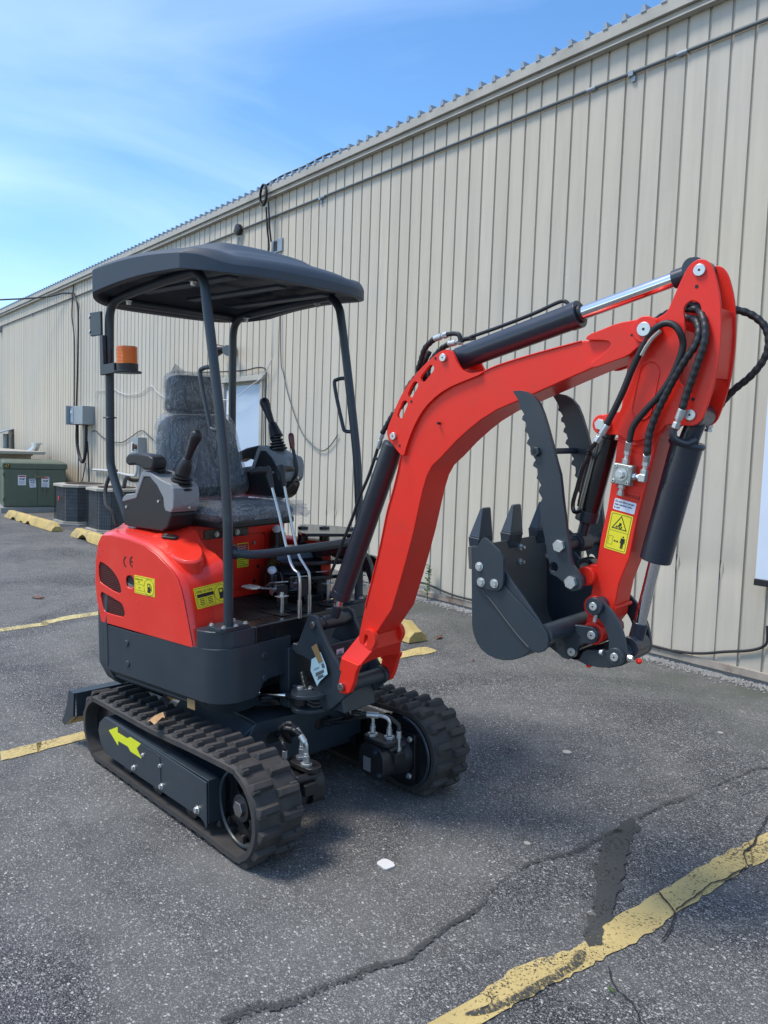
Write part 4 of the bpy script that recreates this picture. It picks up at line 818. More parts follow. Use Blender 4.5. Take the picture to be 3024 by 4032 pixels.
# main deck frame body
b=MB('H'); b.prism([(-.52,-.452),(.15,-.452),(.235,-.40),(.262,-.34),(.262,.34),(.235,.40),(.15,.452),(-.52,.452)],.61,.678,plane='XY'); b.prism([(-.52,-.44),(.05,-.44),(.12,-.36),(.12,.36),(.05,.44),(-.52,.44)],.44,.609,plane='XY'); b.build('house_frame',GREY,ex,bevel=.008)
b=MB('H'); b.prism([(-.50,-.36),(.08,-.36),(.16,-.26),(.16,.26),(.08,.36),(-.50,.36)],.425,.44,plane='XY'); b.build('belly_plate',GREY,ex)
# front post blocks
for s_ in (-1,1):
    pl_=[(.134,-.470),(.16,-.470),(.20,-.458),(.238,-.432),(.262,-.392),(.270,-.35),(.270,-.283),(.11,-.283),(.11,-.45)]
    b=MB('H'); b.prism([(x,s_*-y if s_>0 else y) for x,y in pl_],.690,.768,plane='XY'); bk=b.build('post_block',GREY,ex,bevel=.005)
    b=MB('H'); q=[(.155,-.43),(.17,-.445),(.245,-.445),(.262,-.43),(.262,-.31),(.245,-.295),(.17,-.295),(.155,-.31)]; b.prism([(x,-y*s_ if s_>0 else y) for x,y in q],.768,.784,plane='XY'); pb=b.build('post_base_plate',GREY,bk,bevel=.002)
    for x in (.172,.246):
        for y in (-.425,-.37,-.315): 
            if not (y==-.37): hexbolt(pb,(x,s_*-y if s_>0 else y,.784),(0,0,1),.0075,.008)
    hexbolt(pb,(.252,s_*.37,.784),(0,0,1),.009,.009)
# floor
b=MB('H'); b.box(-.255,.262,-.283,.283,.69,.757); b.build('floor_plate',GLOSS,ex,bevel=.012,seg=3)
b=MB('H'); b.prism(rrect(-.25,-.28,.238,.28,.01),.757,.764,plane='XY'); fm=b.build('floor_mat',mat('black_floor_mat',(.016,.013,.013),.28,var=.3,dirt=(.085,.062,.05),dscale=5,damt=.7),ex)
rb=MB('H'); rb.box(0,.007,-.275,.275,.764,.768); r0=rb.build('mat_ridge',fm.data.materials[0],fm,bevel=.002,seg=1)
for i in range(1,24):
    c=r0.copy(); link(c); c.parent=fm; c.matrix_local=Matrix.Translation((-.245+i*.0172,0,0))
r0.matrix_local=Matrix.Translation((-.245,0,0))
b=MB('H'); b.box(.24,.262,-.283,.283,.69,.768); b.box(.262,.272,-.283,.283,.662,.768); b.build('floor_front_edge',GLOSS,ex,bevel=.006,seg=3)
# ---- red hood
pout=[(-.556,.680),(-.592,.78),(-.604,.86),(-.596,.967),(-.572,1.05),(-.538,1.092),(-.46,1.100),(-.33,1.094),(-.204,1.078),(-.12,1.048),(-.065,1.020),(-.01,.992),(.026,.960),(.048,.92),(.066,.872),(.088,.80),(.124,.680)]
pin_=[(-.70,.680),(-.715,.78),(-.72,.86),(-.705,.967),(-.69,1.07),(-.66,1.115),(-.55,1.126),(-.38,1.128),(-.19,1.128),(-.125,1.122),(-.10,1.085),(-.06,1.050),(.00,1.034),(.045,1.010),(.070,.96),(.088,.85),(.112,.680)]
cx=sum(p[0] for p in pout)/len(pout); cz=sum(p[1] for p in pout)/len(pout)
def inset(P,d): 
    L=len(P); o=[]
    for i in range(L):
        a=Vector(P[i-1]);b_=Vector(P[i]);c=Vector(P[(i+1)%L]); n1=Vector((b_.y-a.y,a.x-b_.x)).normalized(); n2=Vector((c.y-b_.y,b_.x-c.x)).normalized(); nn=(n1+n2); nn=nn/max(.3,nn.length_squared)*2
        ce=Vector((cx,cz)); 
        if nn.dot(ce-b_)<0: nn=-nn
        o.append((b_.x+nn.x*d,b_.y+nn.y*d))
    return o
def blend(t): return [(a[0]+(b_[0]-a[0])*t,a[1]+(b_[1]-a[1])*t) for a,b_ in zip(pout,pin_)]
hr=[(inset(pout,.010),-.466),(inset(pout,.007),-.460),(inset(pout,.001),-.450),(blend(.08),-.438),(blend(.14),-.420),(blend(.25),-.395),(blend(.50),-.345),(blend(.85),-.295),(blend(1),-.268),(inset(pin_,.008),-.262)]
b=MB('H'); m_=len(pout); vs=[(x,y,z) for P,y in hr for x,z in P]; n=len(hr)
b.add(vs,[(j*m_+i,j*m_+(i+1)%m_,(j+1)*m_+(i+1)%m_,(j+1)*m_+i) for j in range(n-1) for i in range(m_)]+[tuple(range((n-1)*m_,n*m_))[::-1]])
hood=b.build('engine_hood',HOODRED,ex,smooth=48)
g1=[(-0.561,0.964),(-0.5115,0.9572),(-0.4611,0.9385),(-0.4155,0.9076),(-0.3918,0.8743),(-0.386,0.8388),(-0.4429,0.8432),(-0.5226,0.8614),(-0.5616,0.875)]
g2=[(-0.5597,0.8296),(-0.4947,0.8198),(-0.4227,0.8053),(-0.3769,0.7957),(-0.3577,0.7401),(-0.4323,0.7387),(-0.5088,0.7394),(-0.5328,0.7523)]
fh=[(-0.3483,0.9159),(-0.3306,0.9272),(-0.3065,0.9289),(-0.2898,0.9152),(-0.2878,0.8918),(-0.3013,0.875),(-0.3324,0.872),(-0.348,0.884)]
g1,g2,fh=[chaikin(q,1) for q in (g1,g2,fh)]; g2=[(max(x,-.560+.25*max(0,.80-z)),z) for x,z in g2]
b=MB('H'); b.prism(inset(pout,.010),-.472,-.466,holes=[g1,g2,fh]); sd_=b.build('hood_side_panel',HOODRED,hood,bevel=.003)
def grow(P,k_): 
    mx_=sum(p[0] for p in P)/len(P); mz=sum(p[1] for p in P)/len(P); return [(mx_+(p[0]-mx_)*k_,mz+(p[1]-mz)*k_) for p in P]
for nm,P in (('grille',g1),('grille',g2)):
    b=MB('H'); b.prism(grow(P,1.12),-.4645,-.4620); go_=b.build(nm,mat('grille_shade',(.012,.003,.003),.7) if 'grille_shade' not in bpy.data.materials else bpy.data.materials['grille_shade'],hood)  # near-black plate paints the shade of the recess behind the mesh
    # clipped wire mesh
    def inside(x,z,P=P):
        c=False; n_=len(P)
        for i in range(n_):
            x1,z1=P[i];x2,z2=P[(i+1)%n_]
            if (z1>z)!=(z2>z) and x<(x2-x1)*(z-z1)/(z2-z1)+x1: c=not c
        return c
    wm=MB('H'); xs=[p[0] for p in P]; zs=[p[1] for p in P]; st=.0088
    for ax in (0,1):
        lo,hi=(min(xs),max(xs)) if ax==0 else (min(zs),max(zs)); lo2,hi2=(min(zs),max(zs)) if ax==0 else (min(xs),max(xs))
        c=lo+st/2
        while c<hi:
            t=lo2; run=None
            while t<=hi2+.002:
                i_=inside(c,t) if ax==0 else inside(t,c)
                if i_ and run is None: run=t
                if (not i_ or t>hi2) and run is not None:
                    a,d_=((c,-.4665,run),(c,-.4665,t)) if ax==0 else ((run,-.4665,c),(t,-.4665,c)); wm.tube([a,d_],.0012,4,cap=False); run=None
                t+=.002
            c+=st
    wm.build('wire_mesh',mat('mesh_red_brown',(.16,.04,.035),.5) if 'mesh_red_brown' not in bpy.data.materials else bpy.data.materials['mesh_red_brown'],go_)
b=MB('H'); b.prism(grow(fh,1.15),-.4645,-.4620); fg=b.build('gauge_window',INK,hood)
b=MB('H'); zc=sum(p[1] for p in fh)/len(fh); xc=sum(p[0] for p in fh)/len(fh); b.hexa([(xc-.022,-.4648,zc-.034),(xc+.02,-.4648,zc-.034),(xc+.02,-.468,zc-.012),(xc-.022,-.468,zc-.006)],[(xc-.022,-.4655,zc-.034),(xc+.02,-.4655,zc-.034),(xc+.02,-.469,zc-.012),(xc-.022,-.469,zc-.006)]); b.build('foil',CHROME,fg)
# raised service flap on the shoulder + latch
FV=[Vector(p) for p in ((-.305,-.395,1.062),(-.23,-.325,1.082),(-.165,-.262,1.062),(-.03,-.300,1.018),(.045,-.365,.992),(.035,-.405,.980),(-.01,-.432,.984),(-.11,-.425,1.006))]
fn=(FV[4]-FV[0]).cross(FV[2]-FV[0]).normalized(); fn=fn if fn.z>0 else -fn
fc=sum(FV,Vector())/8; FV=[p+fn*.028 for p in FV]; fc=fc+fn*.028; FVs=[Vector(p) for p in chaikin([tuple(p) for p in FV],2)]
b=MB('H'); b.hexa([p-fn*.06 for p in FVs],[p+fn*.004 for p in FVs]); b.hexa([p+fn*.004 for p in FVs],[fc+(p-fc)*.93+fn*.013 for p in FVs]); fp=b.build('service_flap',HOODRED,hood,smooth=40,bevel=.002)
lxv=(Vector((-.12,-.345,1.05))-Vector((-.20,-.37,1.065))).normalized(); lxv=(lxv-fn*lxv.dot(fn)).normalized(); LM=Matrix((lxv,fn.cross(lxv),fn)).transposed().to_4x4(); LM.translation=Vector((-.185,-.358,1.056))+fn*.032
b=MB(LM); b.prism(slot(-.022,-.004,.020,.006,.0155),.004,.017,plane='XY'); lt=b.build('flap_latch',BLACK,fp,bevel=.003); b=MB(LM); b.cyl((-.018,-.003,.017),(-.018,-.003,.021),.009,16); b.build('lock_barrel',STEEL,lt)
# CE mark and stickers
def arc_poly(cx,cz,r,w_,a0,a1,n=14):
    o=[(cx+(r+w_/2)*math.cos(math.radians(a0+(a1-a0)*i/n)),cz+(r+w_/2)*math.sin(math.radians(a0+(a1-a0)*i/n))) for i in range(n+1)]
    return o+[(cx+(r-w_/2)*math.cos(math.radians(a1-(a1-a0)*i/n)),cz+(r-w_/2)*math.sin(math.radians(a1-(a1-a0)*i/n))) for i in range(n+1)]
CEp=[(-0.3391,0.9845),(-0.2923,0.9897)]
for j,(x,z) in enumerate(CEp):
    b=MB('H'); b.prism(arc_poly(x,z,.0215,.0065,100,260),-.4731,-.4727)
    if j: b.box(x-.02,x-.002,-.4731,-.4727,z-.003,z+.003)
    b.build('ce_mark_letter',INK,hood)
def pump(M_,s,par):
    b=MB(M_); b.prism([(x*s,y*s) for x,y in [(-.30,-.5),(.28,-.5),(.28,-.42),(.22,-.42),(.22,.42),(-.24,.42),(-.24,-.42),(-.30,-.42)]],.0009,.0013,holes=[[(x*s,y*s) for x,y in [(-.15,.08),(.13,.08),(.13,.33),(-.15,.33)]]],plane='XY')
    b.tube([(.22*s,.3*s,.0011),(.42*s,.18*s,.0011),(.42*s,-.28*s,.0011),(.30*s,-.30*s,.0011),(.30*s,0,.0011),(.22*s,.02*s,.0011)],.022*s,4)
    b.build('pump_pictogram',INK,par)
def sticker_plate(M_,w_,h_,par,name='sticker',m=None,border=True):
    b=MB(M_); b.prism(rrect(0,0,w_,h_,.004),0,.0006,plane='XY'); o=b.build(name,m or YEL,par)
    if border: b=MB(M_); b.prism(rrect(.004,.004,w_-.004,h_-.004,.003),.0007,.0009,holes=[rrect(.0052,.0052,w_-.0052,h_-.0052,.0025)[::-1]],plane='XY'); b.build('border_line',INK,o)
    return o
q=[(-0.2832,0.8589),(-0.1362,0.8616),(-0.2808,0.9361)]; w_=q[1][0]-q[0][0]; 
M_=side_M(q[0][0],-.4726,q[0][1],tilt=math.atan2(q[1][1]-q[0][1],w_)*.0-.0)
st=sticker_plate(M_,w_,q[2][1]-q[0][1],hood)
h_=q[2][1]-q[0][1]; s2=M_@Matrix.Translation((w_*.72,h_*.45,0)); pump(s2,.042,st)
b=MB(s2); b.prism(circ(0,0,.036,24),.0008,.0011,holes=[circ(0,0,.0345,24)],plane='XY'); b.build('ring_line',INK,st)
text('HYDRAULIC OIL TANK',.0085,INK,'sticker_text',st,M_@Matrix.Translation((.008,h_*.76,.0008)),.0002,.62)
text('HIGH',.008,INK,'sticker_text',st,M_@Matrix.Translation((.028,h_*.62,.0008)),.0002,.7); text('LOW',.008,INK,'sticker_text',st,M_@Matrix.Translation((.030,h_*.30,.0008)),.0002,.7)
b=MB(M_); b.box(.008,w_*.5,h_*.52,h_*.535,.0008,.001); b.box(.008,w_*.5,h_*.18,h_*.195,.0008,.001); b.build('rule_line',INK,st)
# diesel sticker on the front face of the hood (faces +X, slanted)
FN=Vector((.98,-.10,.22)).normalized(); fyv=Vector((0,0,1)); fyv=(fyv-FN*fyv.dot(FN)).normalized(); fxv=fyv.cross(FN)
DM=Matrix((fxv,fyv,FN)).transposed().to_4x4(); DM.translation=Vector((.092,-.432,.836))
DM=DM@Matrix.Rotation(math.radians(5),4,'Z')
bs=MB(DM); ds_=sticker_plate(DM,.165,.085,hood)
text('DIESEL OIL TANK',.0135,INK,'sticker_text',ds_,DM@Matrix.Translation((.010,.062,.0008)),.0002,.72)
b=MB(DM); b.box(.010,.088,.044,.057,.0008,.0011); b.prism([(.010,.010),(.088,.010),(.088,.044),(.010,.044)],.0008,.001,holes=[[(.011,.011),(.087,.011),(.087,.043),(.011,.043)]],plane='XY'); b.box(.048,.049,.011,.043,.0008,.001)
for j in range(4): b.box(.018,.040,.014+.007*j,.017+.007*j,.0008,.001); b.box(.056,.078,.014+.007*j,.017+.007*j,.0008,.001)
b.build('table_print',INK,ds_); s2=DM@Matrix.Translation((.123,.042,0)); pump(s2,.046,ds_); b=MB(s2); b.prism(circ(0,0,.034,24),.0008,.0011,holes=[circ(0,0,.0328,24)],plane='XY'); b.build('ring_line',INK,ds_)
for z in (.715,.905):
    b=MB('H'); b.lathe([(.009,0),(.009,.004),(.005,.007)],(.112-.06*(z-.7)/.2,-.262,z),(.2,1,.1),12); b.build('white_plug',WHITE,hood)
# seat base: red front panel etc.
b=MB('H'); b.box(-.66,-.255,-.264,.37,.69,1.125); sb_=b.build('seat_base',RED,ex,bevel=.008)
b=MB('H'); b.prism([(-.16,.80),(.235,.80),(.235,1.06),(-.16,1.06)],-.255,-.2535,holes=[rrect(-.158,.802,.233,1.058,.02)],plane='YZ'); b.build('access_panel_seam',INK,sb_)
b=MB('H'); b.prism(rrect(-.06,.815,.20,1.0,.02),-.2545,-.2515,plane='YZ'); b.build('access_panel',RED,sb_,bevel=.002)
b=MB('H'); b.prism(rrect(-.13,1.055,.13,1.10,.012),-.2546,-.250,plane='YZ'); hnd=b.build('grab_recess',GLOSS,sb_,bevel=.003)
for y in (-.06,.06): hexbolt(sb_,(-.250,y,1.075),(1,0,0),.010,.008)
for y,z in ((.165,1.015),(.185,.90),(.16,.83)): b=MB('H'); b.cyl((-.2515,y,z),(-.247,y,z),.008,12); b.build('panel_screw',STEEL,sb_)
PM=Matrix(((0,0,1,-.2508),(1,0,0,.0585),(0,1,0,.905),(0,0,0,1)))
ps=sticker_plate(PM,.07,.115,sb_); b=MB(PM); b.box(.003,.067,.078,.111,.0007,.0009); b.build('red_band',REDST,ps)
text('Precautions for\nusing excavator',.0095,WHITE,'sticker_text',ps,PM@Matrix.Translation((.005,.098,.0010)),.0002,.85)
b=MB(PM); 
for j in range(7): b.box(.006,.064-.01*(j%3),.008+.009*j,.0105+.009*j,.0007,.0009)
b.build('small_print',INK,ps)
# left hood side (far side)
b=MB('H'); b.box(-.60,-.02,.37,.468,.69,1.02); b.build('left_hood',RED,ex,bevel=.02,seg=3)
# ---- canopy frame
pr=.0195
def rail(s_):
    yf=.385*s_; yr=.354*s_
    P=[(.226,yf,.784),(.226,yf,1.16),(.222,yf,1.23),(.205,yf,1.45),(.150,yf,1.80),(.106,yf,2.05),(.09,yf*.995,2.115),(.055,yf*.99,2.155),(.0,yf*.985,2.168),(-.30,yf*.955,2.148),(-.53,yr,2.125),(-.595,yr,2.10),(-.622,yr,2.05),(-.628,yr,1.95),(-.636,yr,1.62),(-.640,yr,1.42),(-.632,yr,1.37),(-.60,yr,1.30),(-.54,yr,1.20),(-.50,yr,1.13)]
    S=[]; V_=[Vector(p) for p in P]
    S=spline(P,5)
    b=MB('H'); b.tube(S,pr,18); return b.build('canopy_post',GREY,ex,smooth=60)
for s_ in (-1,1):
    rp_=rail(s_)
    yf=.385*s_
    # grab handle on the front post, bowing rearwards
    yh=yf
    z0,z1=1.552,1.795; xa,xb=.200,.150; off=.085
    P=[(xa,yh,z0),(xa-off*.75,yh,z0+.0),(xa-off,yh,z0+.035),(xb-off,yh,z1-.035),(xb-off*.8,yh,z1-.005),(xb,yh,z1)]
    b=MB('H'); b.tube(spline(P,6),.0088,12); b.build('grab_handle',GREY,rp_,smooth=60)
b=MB('H'); b.tube(spline([(.226,-.37,1.075),(.27,-.30,1.062),(.285,-.18,1.06),(.29,0,1.06),(.285,.18,1.06),(.27,.30,1.062),(.226,.37,1.075)],6),.0178,16); cb_=b.build('front_crossbar',GREY,ex,smooth=60)
for s_ in (-1,1): b=MB('H'); b.tube([(.228+.026*math.cos(a)*.0+.018,s_*(.352)+.0*a,1.073) if False else (.232+.024*math.cos(a),s_*.356,1.073+.025*math.sin(a)) for a in [k*math.pi/8 for k in range(17)]],.0045,6,cap=False); b.build('weld_bead',GREY,cb_)
b=MB('H'); b.tube([(-.612,-.35,2.12),(-.612,.35,2.12)],.02,14); b.build('rear_cross_tube',GREY,ex)
for x,y in ((-.02,-.378),(-.50,-.36),(-.02,.378),(-.50,.36)):
    hexbolt(ex,(x,y*.93,2.140-.03*(x<-.2)),(0,0,-1),.011,.016,m=ZINC)
# collar on rear post
b=MB('H'); b.tube([(-.6385+.027*math.cos(a),-.354+.027*math.sin(a),1.60) for a in [k*math.pi/10 for k in range(21)]],.0035,6,cap=False); b.build('post_collar',GREY,ex)
# beacon bracket + beacon
b=MB('H'); bp2=[(-.645,1.965),(-.618,1.965),(-.615,1.835),(-.53,1.84),(-.53,1.795),(-.645,1.788)]
b.prism(bp2,-.395,-.378); b.box(-.715,-.63,-.395,-.383,1.965,2.07); b.box(-.72,-.71,-.395,-.375,1.965,2.07); bb=b.build('beacon_bracket',GREY,ex,bevel=.003)
hexbolt(bb,(-.72,-.388,2.05),(-1,-.3,0),.008,.01); hexbolt(bb,(-.72,-.388,1.985),(-1,-.3,0),.008,.01)
bc=(-.505,-.345)
b=MB('H'); b.lathe([(.060,0),(.062,.004),(.062,.008),(.048,.012)],(*bc,1.795),(0,0,1),28); b.build('beacon_plate',GREY,bb)
b=MB('H'); b.lathe([(.047,0),(.048,.028),(.045,.030)],(*bc,1.807),(0,0,1),28); bk=b.build('beacon_base',BLACK,ex)
b=MB('H'); prof=[(.0455,0)]; 
for j in range(11): prof+= [(.0455,.006*j+.001),(.0437,.006*j+.003),(.0437,.006*j+.0045),(.0455,.006*j+.006)]
prof+=[(.045,.072),(.042,.075)]; b.lathe(prof,(*bc,1.837),(0,0,1),32); b.build('amber_lens',AMBER,bk,smooth=25)
# ---- canopy roof
NX,NY=64,48
b=MB('H')
def outline_s(u,v):   # u,v in -1..1 -> plan position
    # superellipse-ish plan: rear bowed, front bowed
    y=.505*v*(1-.0*u)
    ch=abs(v)**5
    xr=-.715+.18*ch+.03*v*v; xf=.300-.17*ch-.03*v*v
    return xr+(xf-xr)*(u+1)/2, y
def topz(u,v):
    x,y=outline_s(u,v)
    arch=.035*math.sin(math.pi*min(1,max(0,(x+.70)/.95)))
    base=2.180+arch+.028*(1-max(0,min(1,(x+.72)/.2)))*-1
    sg=lambda t:1/(1+math.exp(-max(-40,min(40,t))))
    crown=.034*(1-v*v); plat=.030*sg((.205-x)/.02)*sg((x+.60)/.03)
    groove=-.020*math.exp(-((abs(v)-.66)/.06)**2)*sg((.19-x)/.02)*sg((x+.58)/.03)
    dome=.050*sg((.52-abs(v))/.035)*sg((.06-x)/.025)*sg((x+.56)/.04)
    e=max(abs(u),abs(v)); edge=max(0,(e-.90)/.10)
    return base+.006+crown*(1-edge**3*.8)+plat+groove+dome-.020*edge**2
def botz(u,v):
    x,y=outline_s(u,v); return 2.098+.040*max(0,min(1,(x+.6)/.7))+.034*math.sin(math.pi*min(1,max(0,(x+.70)/.95)))
vs=[];
U_=[-1+2*i/NX for i in range(NX+1)]; V_=[-1+2*j/NY for j in range(NY+1)]
U_=[math.sin(u*math.pi/2)*.5+u*.5 for u in U_]; V_=[math.sin(v*math.pi/2)*.5+v*.5 for v in V_]
for u in U_:
    for v in V_: x,y=outline_s(u,v); vs.append((x,y,topz(u,v)))
nt_=len(vs)
for u in U_:
    for v in V_:
        x,y=outline_s(u,v); e=max(abs(u),abs(v)); t=max(0,min(1,(.93-e)/.08)); h_=2.165+.03*(1-v*v)
        r_=0.012*(1 if (abs(math.sin(x*9))>.8 and abs(v)<.7) else 0)
        vs.append((x,y,botz(u,v)+t*(max(h_,botz(u,v)+.02)-botz(u,v))+r_*t))
W2=NY+1; fs=[]
for i in range(NX):
    for j in range(NY):
        a=i*W2+j; fs.append((a,a+1,a+W2+1,a+W2)); fs.append((nt_+a,nt_+a+W2,nt_+a+W2+1,nt_+a+1))
for i in range(NX):
    for j in (0,NY): a=i*W2+j; fs.append((a,a+W2,nt_+a+W2,nt_+a))
for j in range(NY):
    for i in (0,NX): a=i*W2+j; fs.append((a,a+1,nt_+a+1,nt_+a))
b.add(vs,fs); rf_=b.build('canopy_roof',ROOF,ex,smooth=60,bevel=.014,seg=3)
b=MB('H')
for y in (-.26,0,.26): b.box(-.5,.12,y-.03,y+.03,2.150,2.163)
b.build('roof_stiffener',ROOF,rf_,bevel=.004)
# ---- seat
def cushion(name,rings,m,parent,smooth=60):
    b=MB('H'); n=len(rings[0]); vs=[p for r in rings for p in r]
    b.add(vs,[(j*n+i,j*n+(i+1)%n,(j+1)*n+(i+1)%n,(j+1)*n+i) for j in range(len(rings)-1) for i in range(n)]+[tuple(range(n)),tuple(range((len(rings)-1)*n,len(rings)*n))[::-1]])
    return b.build(name,m,parent,smooth=smooth,bevel=.004)
def pad(M_,w0,w1,h,t,crown=.02,r=.05,k_=8,infl=0):   # rounded cushion: local x width, y height, z thickness
    rings=[]
    pl_=lambda s_,e: [( (x if y<h/2 else x)*(w0+(w1-w0)*(y/h))/1.0, y) for x,y in [(px*(1-e/.25),e+ (py)*(h-2*e)) for px,py in rr_]]
    rr_=[(math.copysign(.5,x)*min(1,abs(x)/.5) if True else x,y) for x,y in rrect(-.5,0,.5,1,.16,5)]
    out=[]
    for tz,e in ((-t/2+infl*-1,.02),(-t/2+.012-infl,.004),(-t/2+.03,-infl),(t/2-.03,-infl),(t/2-.012+infl,.006),(t/2+infl,.022)):
        ring=[]
        for x,y in rr_:
            yy=e+y*(h-2*e); ww=(w0+(w1-w0)*y)-2*e; ring.append(M_@Vector((x*ww,yy,tz)))
        out.append(ring)
    # crowned front
    ring=[]
    for x,y in rr_: yy=.05+y*(h-.10); ww=(w0+(w1-w0)*y)-.10; ring.append(M_@Vector((x*ww,yy,t/2+crown+infl)))
    out.append(ring); return out
seat=MB('H'); seat.box(-.42,-.03,-.20,.22,1.125,1.158); st_=seat.build('seat',BLACK,ex,bevel=.01)
SM=lambda ox,oz,tl: Matrix.Translation((ox,.015,oz))@Matrix.Rotation(math.radians(tl),4,'Y')@Matrix(((0,0,1,0),(1,0,0,0),(0,1,0,0),(0,0,0,1)))
Mb=SM(-.44,1.22,-9); Mh=SM(-.505,1.625,-6)
bk_=cushion('backrest',pad(Mb,.50,.36,.40,.12,.02),SEATM,st_); hd_=cushion('headrest',pad(Mh,.285,.25,.18,.10,.015),SEATM,st_)
b=MB(Mh); b.prism(rrect(-.085,.06,.085,.125,.02),.060,.0665,holes=[rrect(-.08,.065,.08,.12,.018)],plane='XY'); b.build('headrest_seam',SEATM,hd_)
for x in (-.10,.10): b=MB(Mb); b.tube(spline([(x,.05,.078),(x*.95,.2,.083),(x*.8,.36,.076)],5),.004,6); b.build('seat_seam',SEATM,bk_)
b=MB(Mb); b.tube([(-.20,.10,.078),(.20,.10,.078)],.004,6); b.tube([(-.17,.27,.08),(.17,.27,.08)],.003,6); b.build('seat_seam',SEATM,bk_)
Mc=Matrix.Translation((-.425,.012,1.186))@Matrix(((0,1,0,0),(1,0,0,0),(0,0,1,0),(0,0,0,1)))@Matrix.Rotation(0,4,'X')
cs_=cushion('seat_cushion',pad(Mc,.44,.45,.41,.055,.014),SEATM,st_)
cushion('plastic_cover',pad(Mb,.515,.375,.415,.13,.022,infl=.006),FILM,bk_); cushion('plastic_cover',pad(Mh,.297,.262,.192,.112,.018,infl=.006),FILM,hd_); cushion('plastic_cover',pad(Mc,.452,.462,.42,.062,.02,infl=.005),FILM,cs_)
b=MB('H'); b.add([Mh@Vector(p) for p in ((-.12,.19,.0),(-.05,.19,.03),(-.09,.235,.0),(-.04,.19,-.03))],[(0,1,2),(1,3,2),(0,2,3)]); b.build('film_peak',FILM,hd_)
def rumple(y0,x0,seed,w_,h_,org,dx,dy,amp,par):
    b=MB('H'); n1,n2=14,8; vs=[]
    for i in range(n1+1):
        for j in range(n2+1):
            p=Vector(org)+Vector(dx)*(i/n1)+Vector(dy)*(j/n2); nn=Vector(dx).cross(Vector(dy)).normalized()
            e=amp*noise.noise(Vector((i*.9+seed,j*1.1,seed)))+amp*.6*noise.noise(Vector((i*2.1,j*2.3,seed))); vs.append(p+nn*e)
    b.add(vs,[(i*(n2+1)+j,i*(n2+1)+j+1,(i+1)*(n2+1)+j+1,(i+1)*(n2+1)+j) for i in range(n1) for j in range(n2)]); return b.build('loose_film',FILM,par,smooth=18)
rumple(0,0,3,0,0,(-.012,-.22,1.215),(0,.47,.0),(.010,0,-.055),.022,cs_); rumple(0,0,9,0,0,(-.34,.245,1.225),(.34,.01,.0),(0,.03,-.07),.03,cs_)
